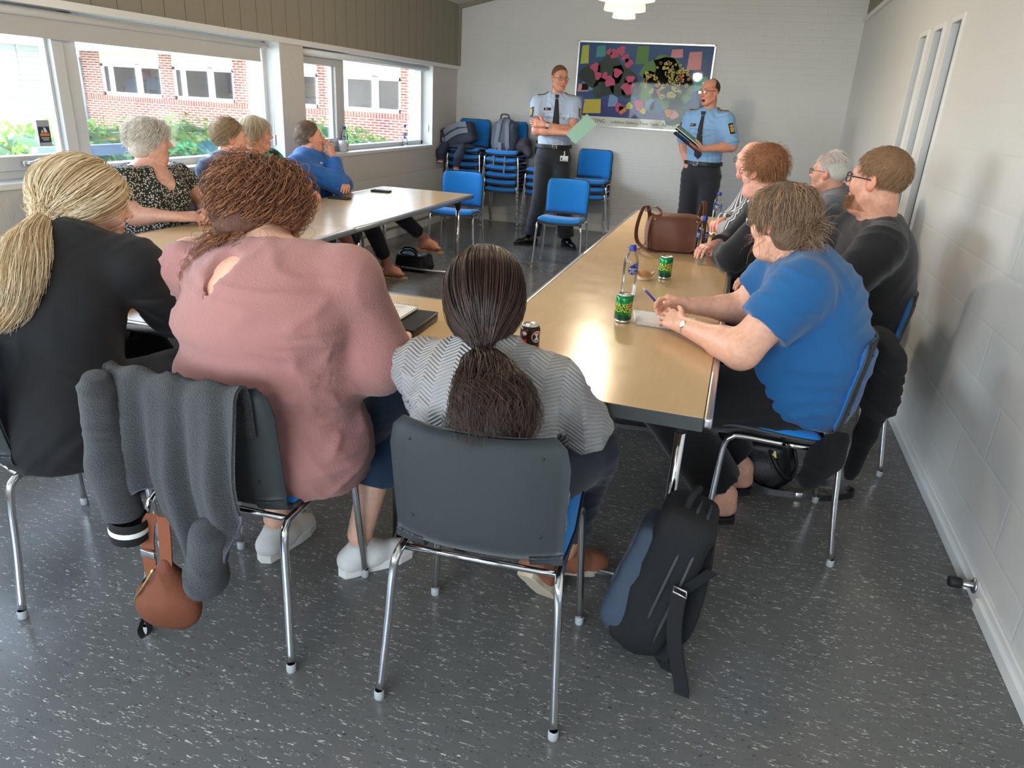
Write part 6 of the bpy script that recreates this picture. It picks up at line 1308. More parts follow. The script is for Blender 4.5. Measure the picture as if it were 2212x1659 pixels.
# ---- the two officers
def flat_on(p, prims, c, dirn, up, w_, h_, grow, m, name, th=.003, n=4, parent=None, mats=None, side=None):
    """a cloth patch laid on the garment surface around point c, seen along dirn"""
    d = nrm(dirn); B = basis(d, up); pts = [V3(c) - d * .25 + B[:, 0] * x + B[:, 2] * y for y in np.linspace(-h_ / 2, h_ / 2, n) for x in np.linspace(-w_ / 2, w_ / 2, n)]
    q = onto(prims, pts, d, grow, .002 + th / 2).reshape(n, n, 3); o = MB(); o.grid(q, th); return hang(o.build(name, m), parent or p.t), q, d
def officer(p, shirtm, arms_up, tie_k):
    trm = cloth('dark_uniform_trousers', C(32, 36, 44), .85, bscale=300)
    P = p.tor + p.neckpiece(.02, .060) + p.sleeve('R', arms_up[0], .020) + p.sleeve('L', arms_up[1], .020); G = .016
    nb, f, u, r = p.neckb, p.fwd, p.up, p.right
    p.garment('shirt', P, shirtm, G, [((0, 0, -1), (0, 0, p.belt_z - .01))], (0.01, 57, [((.3, .2, 1), 1), ((1, .2, .4), .5)]), seed=51, h=.010)
    p.garment('trousers', p.trouser(.97, (.012, .012, .034)), trm, .012, [((0, 0, 1), (0, 0, p.belt_z + .02))], (0.00625, 45.6, [((0, 0, 1), 1)]), seed=52)
    # collar: two leaves
    B = basis(f, u); cl = MB()
    for q in (-1, 1):
        pts = [[nb + B @ V3((q * .060 * math.cos(a), .060 * math.sin(a) - .004, .038 + .004 * math.sin(a))), nb + B @ V3((q * .076 * math.cos(a) * (1 - .35 * max(0, math.sin(a))) + q * .030 * max(0, math.sin(a)), .080 * math.sin(a), -.004 - .040 * max(0, math.sin(a)) ** 2))] for a in np.linspace(-PI / 2, PI / 2 * .93, 12)]
        cl.grid(np.array(pts), .004)
    hang(cl.build('collar', shirtm), p.t)
    # tie
    top = nb + f * .075 + u * -.005; bot = p.waist + f * .2 + u * tie_k; tm = cloth('black_tie', C(20, 20, 26), .6)
    path = [top + (bot - top) * t for t in np.linspace(.07, 1, 14)]; cp = onto(P, [q + f * .2 for q in path], -f, G, .007); wd = np.interp(np.linspace(0, 1, 14), [0, .75, .93, 1], [.030, .078, .080, .004])
    ti = MB(); ti.grid(np.array([[cp[i] + r * x * wd[i] / 2 - f * .006 * x * x for x in (-1, -.5, 0, .5, 1)] for i in range(14)]), .005); kn = cp[0] + u * .022; ti.prism([(-.015, -.016), (.015, -.016), (.022, .020), (-.022, .020)], -.009, .009, Matrix(basis(u, f).tolist()) @ Matrix(((1, 0, 0), (0, 1, 0), (0, 0, 1))), Vector(kn)); hang(ti.build('tie', tm), p.t)
    bk = cloth('black_felt', C(24, 24, 28)); gd = mat('gold_thread', C(206, 176, 70), .5)
    # shoulder boards
    for sd, q in (('R', 1), ('L', -1)):
        sh = p.arms[sd][0]; a = nb + (sh - nb) * .48; b = nb + (sh - nb) * 1.06; ds = nrm(b - a); pts = [[a + (b - a) * t + f * x for x in np.linspace(-.026, .026, 5)] for t in np.linspace(0, 1, 6)]
        pts = onto(P, np.array(pts).reshape(-1, 3) + u * .12, -u, G, .006).reshape(6, 5, 3); e = MB(); e.grid(pts, .006); o = hang(e.build('shoulder_board', bk), p.t)
        ln = MB()
        for x in (0, 4): ln.tube([Vector(v + u * .004) for v in pts[:, x]], .0016, 5)
        ln.tube([Vector(v + u * .004) for v in pts[4]], .0022, 5); hang(ln.build('braid', gd), o)
    # chest pockets and name badge
    for q in (1, -1):
        c = p.chest + r * q * .085 - u * .0
        o, g_, d = flat_on(p, P, c + f * .2, -f, u, .11, .045, G, shirtm, 'pocket_flap'); bt = MB(); bt.ball(g_[0].mean(0) + f * .004 + u * .006, .0055, 6); hang(bt.build('button', M['gold']), o)
        flat_on(p, P, c + f * .2 - u * .075, -f, u, .115, .10, G - .0015, shirtm, 'pocket')
    o, g_, d = flat_on(p, P, p.chest + r * .095 + u * .055 + f * .2, -f, u, .075, .026, G, bk, 'name_badge'); o2 = MB(); c_ = g_.reshape(-1, 3).mean(0) + f * .0035
    for k in range(7): o2.box(c_ + r * (k - 3) * .0075, (.005, .010, .001), Matrix(basis(u, f).tolist()))
    hang(o2.build('badge_lettering', mat('orange_thread', C(214, 150, 70), .6)), o)
    # sleeve emblem: black shield, gold crowned crest
    for sd, q in (('R', 1), ('L', -1)):
        sh, elb = p.arms[sd][0], p.arms[sd][1]; ax = nrm(sh - elb); out = nrm(r * q * .75 + f * .65); out = nrm(out - ax * (out @ ax)); c = sh + (elb - sh) * .42
        o, g_, d = flat_on(p, P, c + out * .2, -out, ax, .048, .105, G, bk, 'sleeve_patch', n=5); Bp = basis(-out, ax); cc_ = g_.reshape(-1, 3).mean(0) + out * .006; em_ = MB(); Rp = Matrix(basis(ax, out).tolist())
        em_.prism([(-.014, -.036), (.014, -.036), (.017, -.02), (.017, .008), (-.017, .008), (-.017, -.02)], 0, .002, Rp, Vector(cc_)); em_.prism([(-.015, .014), (.015, .014), (.018, .034), (.009, .026), (0, .040), (-.009, .026), (-.018, .034)], 0, .002, Rp, Vector(cc_))
        hang(em_.build('crest', gd), o); ln = MB()
        for k in range(3): ln.box(Vector(cc_) + Rp @ Vector((0, -.026 + k * .011, .0026)), (.02, .0035, .001), Rp)
        hang(ln.build('crest_lines', bk), o)
    # belt and buckle
    bel = MB(); tr = p.trouser(); ring = onto(tr, [V3((p.pel[0], p.pel[1], p.belt_z)) + .4 * V3((math.cos(a), math.sin(a), 0)) for a in np.linspace(0, 2 * PI, 49)[:-1]] , (0, 0, 0) if False else (1, 0, 0), .0) if False else None
    pts = []
    for a in np.linspace(0, 2 * PI, 41)[:-1]:
        dv = V3((math.cos(a), math.sin(a), 0)); pts.append(onto(P + tr, V3((p.pel[0], p.pel[1], p.belt_z)) + dv * .4, -dv, .016, .004)[0])
    bel.strip([Vector(q) for q in pts + pts[:1]], (0, 0, 1), .036, .006); o = hang(bel.build('belt', mat('black_belt_leather', C(22, 22, 24), .45)), p.t)
    ff = nrm(V3((f[0], f[1], 0))); q = onto(P + tr, V3((p.pel[0], p.pel[1], p.belt_z)) + ff * .4, -ff, .016, .009)[0]; bu = MB(); Bb = basis(ff, UP); g = lambda x, z: Vector(q + Bb[:, 0] * x + Bb[:, 2] * z); bu.tube([g(-.022, -.02), g(.022, -.02), g(.022, .02), g(-.022, .02)], .003, 6, closed=True).tube([g(-.022, 0), g(.012, 0)], .002, 6); hang(bu.build('buckle', M['silver']), o)
    sb = mat('polished_black_shoe', C(16, 16, 18), .22)
    for q in 'RL': a = p.legs[q][2]; p.shoe((a[0], a[1], .083), p.shoe_dir[q], UP, sb, M['rubber'], 'shoe', .29)
    return P
def officer_left():
    p = Person('police officer with crossed arms and glasses holding a green folder', (-2.0, 7.93, 0), C(214, 150, 124)[:3])
    p.belt_z = 1.075; p.shoe_dir = dict(R=(-.75, -.65, 0), L=(.65, -.75, 0))
    p.torso((-2.0, 7.93, .985), (-2.0, 7.93, 1.165), (-2.005, 7.93, 1.385), (-2.012, 7.94, 1.575), (-.95, -.30, 0), hip=(.165, .115), wst=(.158, .115), cst=(.180, .118))
    p.arm('R', (-2.190, 7.885, 1.490), (-2.155, 7.75, 1.225), (-1.80, 7.685, 1.225), (.056, .046, .045, .031)).arm('L', (-1.830, 7.985, 1.500), (-1.775, 7.81, 1.235), (-2.055, 7.675, 1.290), (.056, .046, .045, .031))
    p.leg('R', (-2.09, 7.92, .92), (-2.10, 7.87, .50), (-2.165, 7.87, .10), (.088, .062, .056, .04)).leg('L', (-1.91, 7.94, .92), (-1.85, 7.92, .50), (-1.79, 7.97, .10), (.088, .062, .056, .04))
    p.head((-1.975, 7.88, 1.748), (.62, -.78, -.10), UP, .98, brow=C(120, 84, 60), scalp=C(150, 112, 88), hf=.0034, bl=1.0, nose=1.2)
    p.hand('R', (.95, -.05, .12), (-.15, .9, -.35), .98, curl=(.55, .7, .4), thumb=(.5, .8, .3)).hand('L', (-.93, .05, .12), (-.1, .9, -.2), .98, curl=(.25, .3, .2), thumb=(.75, .6, .0)); p.body(.010)
    officer(p, cloth('pale_blue_shirt', C(176, 194, 220), .8, bscale=400, bump=.1), (.60, .62), .01)
    S = p.strands_of(2400, hairline(.075, .03, -.06, -.03), 5, .012, short_comb, 0, 3, lift=.7, lay=.005, wob=.3)
    p.hair([((0, -.017, .040), (.0795, .099, .0885))], mat('cropped_brown_mass', C(112, 80, 58), .8, var=.2, scale=150), S, hair_mat('cropped_brown_hair', C(92, 64, 44), C(140, 104, 76)), .0006, cuts=[((0, .62, -.78), (0, .058, .075)), ((0, .5, -.86), (0, -.03, -.03))])
    p.glasses(M['dark_metal'], .046, .030, rad=.0016)
    a = p.arms['L']; c_ = a[2] + nrm(a[1] - a[2]) * .03; B = basis(nrm(a[2] - a[1]), UP); wt = MB(); loop = [Vector(c_ + B[:, 0] * .036 * math.cos(q) + B[:, 2] * .034 * math.sin(q)) for q in np.linspace(0, 2 * PI, 25)[:-1]]; wt.strip(loop + loop[:1], [tuple(B[:, 1])] * 25, .018, .003); w_ = hang(wt.build('watch', M['black_plastic']), p.t)
    out = nrm(V3((.1, -1, .1))); out = nrm(out - B[:, 1] * (out @ B[:, 1])); d_ = MB(); d_.lathe([(0, 0), (.019, 0), (.020, .004), (.018, .008), (0, .008)], c_ + out * .031, 24, Matrix(basis(B[:, 1], out).tolist())); hang(d_.build('watch_face', mat('silver_dial', C(210, 210, 206), .3)), w_)
    t = thing('id_card', 'white id card clipped to the left officer\'s trouser pocket', 'id card', (-1.845, 7.80, .96)); Rb = Matrix(basis((.3, -1, 0), UP).tolist()); MB().box((0, 0, 0), (.085, .003, .056), Rb).build('card', mat('white_card', C(224, 226, 226), .4), t)
    MB().box(Rb @ Vector((.026, .002, -.005)), (.018, .002, .026), Rb).box(Rb @ Vector((-.012, .002, -.015)), (.04, .002, .004), Rb).box(Rb @ Vector((0, .002, -.024)), (.08, .002, .004), Rb).build('print', mat('card_print', C(90, 96, 104), .5), t); MB().box((0, 0, .05), (.012, .004, .05), Rb).build('clip', M['alu'], t)
    return p
def officer_right():
    p = Person('police officer in rolled up blue sleeves speaking, one hand in his pocket', (-.42, 7.85, 0), C(216, 152, 128)[:3])
    p.belt_z = 1.02; p.shoe_dir = dict(R=(-.6, -.8, 0), L=(.3, -.95, 0))
    p.torso((-.41, 7.86, .94), (-.41, 7.86, 1.12), (-.42, 7.86, 1.32), (-.425, 7.87, 1.50), (-.92, .38, 0), hip=(.165, .12), wst=(.165, .125), cst=(.182, .122))
    p.arm('R', (-.595, 7.935, 1.43), (-.635, 7.95, 1.19), (-.560, 7.83, .985), (.056, .046, .045, .031)).arm('L', (-.245, 7.80, 1.435), (-.150, 7.74, 1.200), (-.415, 7.60, 1.165), (.056, .048, .046, .031))
    p.leg('R', (-.50, 7.88, .89), (-.50, 7.84, .49), (-.50, 7.86, .10), (.090, .064, .056, .04)).leg('L', (-.32, 7.84, .89), (-.30, 7.80, .49), (-.29, 7.84, .10), (.090, .064, .056, .04))
    p.head((-.440, 7.815, 1.685), (-.62, -.78, -.06), (-.1, 0, 1), .98, brow=C(110, 80, 60), mo=1.0, hf=.0034, nose=1.2)
    p.hand('L', (-.88, -.30, .10), (-.1, .45, .85), .98, curl=(.5, .7, .5), thumb=(.5, .8, .5)).hand('R', (.35, .05, -1), (.9, .1, .2), .9); p.body(.010)
    officer(p, cloth('sky_blue_shirt', C(130, 172, 218), .8, bscale=400, bump=.1), (.92, .92), -.06)
    for q in 'RL':
        sh, e, w_, T, r = p.arms[q]; B = basis(nrm(e - sh), UP if q == 'X' else (0, -1, .2)); c0 = sh + (e - sh) * .88; cf = MB(); cf.lathe([(.058, -.045), (.066, -.04), (.068, .02), (.063, .028), (.056, .028)], c0, 24, Matrix(basis((0, -1, .01), e - sh).tolist())); hang(cf.build('rolled_cuff', M_OFF), p.t)
    S = p.strands_of(1500, lambda x, y, z: hairline(.07, .0, -.06, -.03)(x, y, z) & ((y < -.02) | (z < .05)), 5, .012, short_comb, 0, 3, lift=.6, lay=.005, wob=.3)
    p.hair([((0, -.022, .034), (.0795, .096, .084))], mat('cropped_dark_mass', C(70, 52, 44), .8, var=.2, scale=150), S, hair_mat('cropped_dark_hair', C(50, 36, 30), C(96, 72, 58)), .0006, cuts=[((0, 1, -.25), (0, .008, .03)), ((0, .5, -.86), (0, -.03, -.03))])
    p.glasses(M['black_frame'], .046, .032, rad=.0019)
    return p
M_OFF = cloth('sky_blue_cuff', C(130, 172, 218), .8)
woman_blonde(); woman_pink(); girl_grey(); woman_blue(); man_beard(); person_ginger(); man_white(); man_bald()
woman_grey_curls(); person_navy(); _g = woman_green()
_g.foot((-2.86, 5.18, .27), (.93, .30, -.06), UP, .92); _g.foot((-2.98, 4.92, .135), (.95, .2, 0), UP, .92); finish_green(_g)
_y = mat('mustard_leather', C(196, 164, 44), .5)
for _a in ((-2.86, 5.18, .27), (-2.98, 4.92, .135)):
    _g.sandal(_a, (.95, .25, 0), UP, mat('tan_sandal_sole', C(150, 110, 72), .7), _y, [([(-.042, .12, 0), (-.02, .125, .035), (.02, .125, .038), (.042, .115, 0)], .03), ([(-.033, .02, 0), (-.03, .05, .06), (0, .055, .085), (.03, .05, .06), (.033, .02, 0)], .016), ([(-.03, -.02, .0), (-.03, -.03, .045), (0, -.055, .05), (.03, -.03, .045), (.03, -.02, .0)], .014)], .045)
woman_blue_shirt(); officer_left(); officer_right()
# ---------------------------------------------------------------- things on the tables and the sill
def bend(vs, R, a0, z0, c, lift=.0004):
    """wrap flat lettering (x, y) round a cylinder of radius R, its middle facing angle a0"""
    return [(c[0] + (R + lift) * math.cos(a0 + v[0] / R), c[1] + (R + lift) * math.sin(a0 + v[0] / R), z0 + v[1]) for v in vs]
def wrap_patch(poly, R, a0, z0, lift, m=1):
    """a small filled patch given by 2-D points, wrapped on the cylinder"""
    cx = sum(p[0] for p in poly) / len(poly); cy_ = sum(p[1] for p in poly) / len(poly); vs = bend([(cx, cy_)] + list(poly), R, a0, z0, (0, 0), lift)
    return vs, [(0, 1 + i, 1 + (i + 1) % len(poly)) for i in range(len(poly))]
def circ(r, n=24, cx=0, cy_=0, sy=1.0, a0=0, a1=2 * PI): return [(cx + r * math.cos(a0 + (a1 - a0) * i / n), cy_ + r * sy * math.sin(a0 + (a1 - a0) * i / n)) for i in range(n + (0 if abs(a1 - a0 - 2 * PI) < 1e-6 else 1))]
M['can_top'] = mat('can_aluminium', (.78, .78, .78, 1), .28, 1.0, var=.03)
def can(name, label, x, y, body, deco, a0, group=None):
    t = thing(name, label, 'drink can', (x, y, TZ), 0, group)
    MB().lathe([(.026, .010), (.033, .016), (.033, .098), (.030, .106), (.027, .1085)], n=36).build('body', body, t)
    MB().lathe([(0, .003), (.022, .003), (.025, .0), (.028, .004), (.0265, .0105)], n=36).build('base', M['can_top'], t)
    MB().lathe([(.027, .1085), (.0275, .112), (.0262, .1135), (.0250, .110), (0, .110)], n=36).build('lid', M['can_top'], t)
    tb = MB(); tb.tube([(.006 * math.cos(a) + .004, .009 * math.sin(a), .1118) for a in np.linspace(0, 2 * PI, 13)[:-1]], .0012, 6, closed=True); tb.build('pull_tab', M['can_top'], t)
    deco(t, a0); return t
def lettering(t, txt, size, R, a0, z0, m, slant=0.0, sx=1.0):
    vs, fs = text_mesh(txt, size); vs = [((v.x + slant * v.y) * sx, v.y) for v in vs]; mb = MB(); mb.add(bend(vs, R, a0, z0, (0, 0), .0006), fs, True); return mb.build('lettering', m, t)
m_y = mat('yellow_print', C(238, 214, 60), .4); m_w = mat('white_print', C(236, 236, 232), .4); m_p = mat('pink_print', C(214, 76, 124), .4); m_lb = mat('light_blue_print', C(120, 178, 206), .4); m_dg = mat('dark_green_print', C(8, 62, 44), .35); m_r = mat('red_print', C(214, 48, 40), .4); m_bl = mat('blue_print', C(34, 50, 140), .4)
def green_deco(t, a0):
    R = .0331
    mb = MB(); mb.lathe([(.0332, .0165), (.0332, .034)], n=36); mb.build('lower_band', m_dg, t)
    v, f = wrap_patch([(-.05, .036), (-.02, .033), (.02, .037), (.045, .043), (.05, .048), (.02, .043), (-.02, .040), (-.05, .043)], R, a0, 0, .0005); MB().add(v, f).build('wave', m_lb, t)
    v, f = wrap_patch([(.018, .062), (.026, .064), (.036, .088), (.026, .082)], R, a0, 0, .0007); MB().add(v, f).build('flash', m_p, t)
    lettering(t, 'FAXE', .024, R, a0 - .15, .071, m_y, .12); lettering(t, 'KONDI', .024, R, a0 - .05, .053, m_y, .12)
    mb = MB()
    for k in range(8): v, f = wrap_patch([(-.010, 0), (.010 - .004 * (k % 3), 0), (.010 - .004 * (k % 3), .0022), (-.010, .0022)], R, a0 + 1.15, .030 + .0075 * k, .0006); mb.add(v, f)
    mb.build('small_print', m_y, t)
GC = 'green drink cans on the right table'
gm = mat('green_can_metallic', C(10, 128, 66), .25, .35, var=.05)
can('drink_can', 'green drink can in front of the empty bottle, beside the notepad', -.361, 2.722, gm, green_deco, -PI / 2 + .0, GC)
can('drink_can', 'green drink can standing next to the cake in its paper case', -.294, 3.588, gm, green_deco, -PI / 2 + .0, GC)
def cola_deco(t, a0):
    R = .0331; mb = MB()
    for a, z, r in ((a0 + .75, .078, .019), (a0 - .55, .088, .008)):
        for poly, m in ((circ(r, 28), m_w), (circ(r * .9, 24, 0, r * .12, .8, .12, PI - .12), m_r), (circ(r * .9, 24, 0, -r * .16, .72, PI + .2, 2 * PI - .2), m_bl)):
            v, f = wrap_patch(poly, R, a, z, .0005 if m is m_w else .0008); MB().add(v, f).build('emblem', m, t)
    for a, z, w_, h_ in ((a0 - .55, .058, .010, .022), (a0 + .75, .040, .014, .018)):
        v, f = wrap_patch([(-w_, -h_ / 2), (w_, -h_ / 2), (w_ * .7, h_ / 2), (-w_, h_ / 2)], R, a, z, .0005); MB().add(v, f).build('panel', m_r, t)
can('drink_can', 'dark brown cola can with round red and blue emblems beside the dark haired girl', -.58, 2.16, mat('dark_can_metallic', C(44, 30, 28), .28, .3), cola_deco, -PI / 2 + .25)
M['clear'] = pane_mat(); M['cap_blue'] = mat('blue_cap', C(28, 56, 150), .4)
def bottle(label, x, y, z, a0, water, group):
    t = thing('water_bottle', label, 'bottle', (x, y, z), 0, group)
    prof = [(.0, .004), (.018, .004), (.028, .0), (.032, .006), (.0325, .02), (.0315, .06), (.0325, .065), (.0325, .15), (.031, .165), (.024, .185), (.015, .200), (.0135, .205), (.0135, .215)]
    MB().lathe(prof, n=32).build('body', M['clear'], t)
    MB().lathe([(.0155, .208), (.0155, .226), (.014, .229), (0, .229)], n=24).build('cap', M['cap_blue'], t); MB().lathe([(.0155, .203), (.0160, .2035), (.0155, .2065)], n=24).build('neck_ring', M['cap_blue'], t)
    for k in range(2):
        a = a0 + k * 2.0; v, f = wrap_patch(circ(.0205, 28), .0325, a, .125, .0003); o = MB().add(v, f).build('round_label', m_bl, t)
        lettering(t, 'Aqua', .017, .0325, a, .130, m_w); lettering(t, "d'Or", .015, .0325, a, .116, m_w)
    if water: MB().lathe([(0, .006), (.027, .006), (.0300, .02), (.0295, .06), (.0305, .1), (.0305, water), (0, water)], n=28).build('water', M['clear'], t)
    return t
GB = 'clear water bottles with blue caps'
bottle('empty clear water bottle behind the nearer green can', -.406, 3.138, TZ, -PI / 2 + .45, 0, GB)
bottle('water bottle standing right of the brown leather bag', -.168, 4.31, TZ, -PI / 2 - 1.0, .10, GB)
bottle('water bottle farthest down the right table, behind the bag', -.145, 5.748, TZ, -PI / 2 - .1, 0, GB)
bottle('water bottle on the sill behind the white mug', -3.735, 6.52, ZS + .004, -1.2, .09, GB)
bottle('water bottle at the far end of the window sill', -3.735, 7.867, ZS + .004, -1.2, .06, GB)
t = thing('mug', 'pale grey mug on the far window sill', 'mug', (-3.70, 6.43, ZS + .004))
MB().lathe([(0, .0), (.030, .0), (.036, .012), (.041, .06), (.042, .105), (.039, .105), (.037, .06), (.032, .015), (0, .01)], n=28).build('cup', mat('pale_glaze', C(214, 218, 218), .2), t)
MB().tube(smooth_path([(.012, .038, .085), (.016, .062, .082), (.018, .070, .055), (.015, .058, .03), (.011, .036, .026)], 5), .006, 8).build('handle', mat('pale_glaze', C(214, 218, 218), .2), t)
t = thing('cake', 'small brown cake in a pleated paper case between bottle and can', 'cake', (-.385, 3.513, TZ))
pl = []
for k in range(64): a = 2 * PI * k / 64; pl.append(a)
P = np.array([[((.026 + .018 * z + (.0018 if k % 2 else -.0012) * (1 + z)) * math.cos(a) * (1.15 if z > .9 else 1), (.026 + .018 * z + (.0018 if k % 2 else -.0012) * (1 + z)) * math.sin(a), .002 + .034 * z + (.010 * math.cos(2 * a) if z > .9 else 0)) for z in (0, .5, 1)] for k, a in enumerate(pl + pl[:1])])
MB().grid(P, .0008).build('paper_case', mat('paper_case', C(226, 198, 172), .8), t)
mb = MB(); mb.lathe([(0, .004), (.026, .004), (.034, .022), (.030, .034), (.016, .042), (0, .043)], n=24); mb.build('crumb', mat('cake_crumb', C(190, 134, 78), .9, bump=1, bscale=140, var=.2, scale=80), t)
# spiral notepad and pen
def coil(t, a, b, r, n, m):
    a, b = Vector(a), Vector(b); d = (b - a).normalized(); u = Vector((0, 0, 1)); v = d.cross(u); pts = []
    for k in range(n * 10 + 1): th = 2 * PI * k / 10; pts.append(a + (b - a) * (k / (n * 10)) + u * (r * math.cos(th)) + v * (r * math.sin(th)))
    return MB().tube(pts, .0009, 5).build('spiral_binding', m, t)
M['paper'] = mat('white_paper', C(232, 230, 226), .7, var=.02); M['ink'] = mat('grey_print', C(120, 122, 128), .7)
t = thing('notepad', 'white spiral notepad under the hands of the woman in blue', 'notepad', (-.200, 2.775, TZ), math.radians(-2))
for k in range(3): MB().add([(-.10, -.075, .004 * k + .001), (.105, -.075, .004 * k + .001), (.105, .10, .004 * k + .001), (-.145, .10, .004 * k + .001), (-.10, -.075, .004 * k + .0045), (.105, -.075, .004 * k + .0045), (.105, .10, .004 * k + .0045), (-.145, .10, .004 * k + .0045)], [(0, 3, 2, 1), (4, 5, 6, 7), (0, 1, 5, 4), (1, 2, 6, 5), (2, 3, 7, 6), (3, 0, 4, 7)], False).build('pages', M['paper'], t)
coil(t, (-.10, -.078, .010), (.105, -.078, .010), .0085, 26, M['steel'])
mb = MB()
for k in range(6): mb.bb(-.10, .05 - .02 * (k % 3), .09 - .022 * k, .0905 - .022 * k, .0125, .0128)
mb.build('ruled_lines', mat('pale_blue_line', C(150, 170, 205), .7), t)
t = thing('pen', 'dark purple ballpoint pen in the right hand of the woman in blue', 'pen', (-.262, 2.825, .800))
d = Vector((-.62, .42, .40)).normalized(); MB().tube([d * -.055, d * .045, d * .052], [.0042, .0048, .004], 12).build('barrel', mat('purple_plastic', C(58, 46, 128), .3), t); MB().tube([d * .052, d * .068], [.004, .0012], 12).build('tip', M['steel'], t); MB().tube([d * -.055, d * -.068], [.0042, .003], 10).build('button', M['black_plastic'], t)
# laptop with papers
t = thing('laptop', 'closed black laptop lying under a spiral report', 'laptop', (-1.165, 2.275, TZ), math.radians(3))
MB().rbox((0, 0, .013), (.33, .25, .024), .006).build('base', M['black_plastic'], t); MB().rbox((0, 0, .0285), (.332, .252, .007), .003).build('lid', mat('black_laptop_lid', C(34, 34, 36), .35), t)
t = thing('spiral_report', 'stack of white printed pages with a spiral binding on the laptop', 'report', (-1.19, 2.275, TZ + .033), math.radians(2))
for k, o in enumerate((0, .006, .003)): MB().bb(-.11 + o, .105 + o, -.10 - o, .118, .004 * k, .004 * k + .0035).build('pages', M['paper'] if k else mat('green_page', C(150, 200, 180), .7), t)
coil(t, (-.11, .121, .008), (.105, .121, .008), .008, 30, M['steel'])
mb = MB()
for k in range(7): mb.bb(-.09, .07 - .03 * (k % 3 == 2), .09 - .018 * k, .0935 - .018 * k, .0116, .0120)
mb.build('print', M['ink'], t); MB().bb(.02, .09, -.085, -.078, .0116, .0120).build('red_print', mat('red_pink_print', C(222, 90, 84), .7), t)
for nm, la, x, y, a in (('phone', 'dark phone lying nearer on the far left table', -2.965, 5.075, 6), ('phone', 'dark phone lying farther along the far left table', -2.925, 5.695, 8)):
    t = thing(nm, la, 'phone', (x, y, TZ), math.radians(a), 'phones on the left table'); MB().rbox((0, 0, .0075), (.165, .082, .013), .005).build('case', M['black_plastic'], t); MB().bb(-.078, .078, -.037, .037, .0142, .0146).build('screen', mat('phone_glass', C(22, 24, 28), .08), t)
t = thing('napkin', 'crumpled white napkin between bottle and the balding man\'s hand', 'napkin', (-.125, 5.12, TZ)); g_ = nz_seed(3)
MB().grid(np.array([[(-.05 + .1 * i / 6, -.06 + .12 * j / 6, .008 + .014 * abs(math.sin(1.7 * i + .9 * j)) + .01 * (i == 3)) for j in range(7)] for i in range(7)]), .0015).build('sheet', M['paper'], t)

# ---------------------------------------------------------------- brown leather bag on the far right table
def leather(name, col, rough=.5): return mat(name, col, rough, var=.22, scale=9, bump=.25, bscale=160)
M['brown_leather'] = leather('dark_brown_leather', C(104, 64, 48)); M['suede'] = leather('brown_suede', C(138, 100, 84), .85)
t = thing('shoulder_bag', 'dark brown leather shoulder bag on the far right table', 'bag', (-.345, 4.385, TZ)); Rz = np.array(Matrix.Rotation(.22, 3, 'Z'))
def loc_sdf(name, P, h, m, parent, cuts=(), fold=None, seed=0, it=1):
    Vt, Fc = sdf_mesh(P, h, 0, [(nrm(n), V3(o)) for n, o in cuts]); Vt = smooth_verts(Vt, Fc, it) if it else Vt
    if fold: Vt = Vt + vnormals(Vt, Fc) * folds(Vt, fold[0], fold[1], fold[2], seed)[:, None]
    o = np_mesh(name, Vt, Fc, m); o.parent = parent; return o
Q = lambda x, y, z: Rz @ V3((x, y, z))
loc_sdf('body', [bx(Q(0, .005, .105), (.125, .050, .082), .022, Rz, .03), el(Q(0, 0, .06), (.135, .075, .06), Rz, .04)], .008, M['brown_leather'], t, [((0, 0, -1), (0, 0, .001))], (.003, 30, [((1, .2, .3), 1)]), 2)
fl_ = np.array([list(v) for v in smooth_path([(0, .072, .10), (0, .076, .17), (0, .055, .208), (0, .01, .222), (0, -.04, .218), (0, -.076, .195), (0, -.090, .14), (0, -.094, .08), (0, -.092, .035), (0, -.088, .012)], 4)]); nf = len(fl_)
P = np.array([[Q(u * np.interp(i, [0, nf * .3, nf * .75, nf - 4, nf - 1], [.135, .138, .140, .128, .10]), v[1] + .012 * u * u * (v[2] > .1) - .004 * math.sin(5 * u + 9 * v[2]), v[2] - .014 * u ** 4 * (v[2] > .12) - .006 * (1 - u * u) * (v[2] > .19)) for u in np.linspace(-1, 1, 15)] for i, v in enumerate(fl_)]); MB().grid(P, .006).build('flap', M['brown_leather'], t)
for s in (-1, 1):
    g = MB(); g.grid(np.array([[Q(s * (.138 + .012 * math.sin(PI * v)), -.07 + .14 * u, .01 + .19 * v) + V3((s * .008 * math.sin(9 * u), 0, 0)) for v in np.linspace(0, 1, 7)] for u in np.linspace(0, 1, 9)]), .005); g.build('gusset', M['suede'], t)
    MB().ball(Q(s * .12, -.085, .19), .004, 6).build('stud', M['gold'], t); MB().ball(Q(s * .05, -.087, .03), .003, 6).build('stud', M['gold'], t)
st = MB(); pts = smooth_path([Q(-.135, .02, .16), Q(-.16, .0, .245), Q(-.19, -.01, .235), Q(-.215, -.02, .13), Q(-.205, -.04, .05), Q(-.15, -.08, .012), Q(-.09, -.10, .006)], 6); st.strip(pts, [tuple(Rz @ V3((.8, .75, .1)))] * len(pts), .030, .004)
pts = smooth_path([Q(-.17, .0, .22), Q(-.12, -.01, .25), Q(-.08, -.02, .225)], 6); st.strip(pts, [tuple(Rz @ V3((.3, .9, .1)))] * len(pts), .030, .004); st.build('shoulder_strap', M['brown_leather'], t)
st = MB(); pts = smooth_path([Q(.135, .02, .16), Q(.15, .01, .26), Q(.155, -.01, .30), Q(.165, -.02, .26), Q(.175, -.03, .15), Q(.18, -.04, .04)], 6); st.strip(pts, [tuple(Rz @ V3((.9, .6, 0)))] * len(pts), .028, .004)
pts = smooth_path([Q(.16, .05, .004), Q(.24, .04, .018), Q(.285, .06, .018), Q(.27, .10, .018), Q(.18, .10, .018)], 6); st.strip(pts, (0, 0, 1), .028, .004); st.build('shoulder_strap', M['brown_leather'], t)
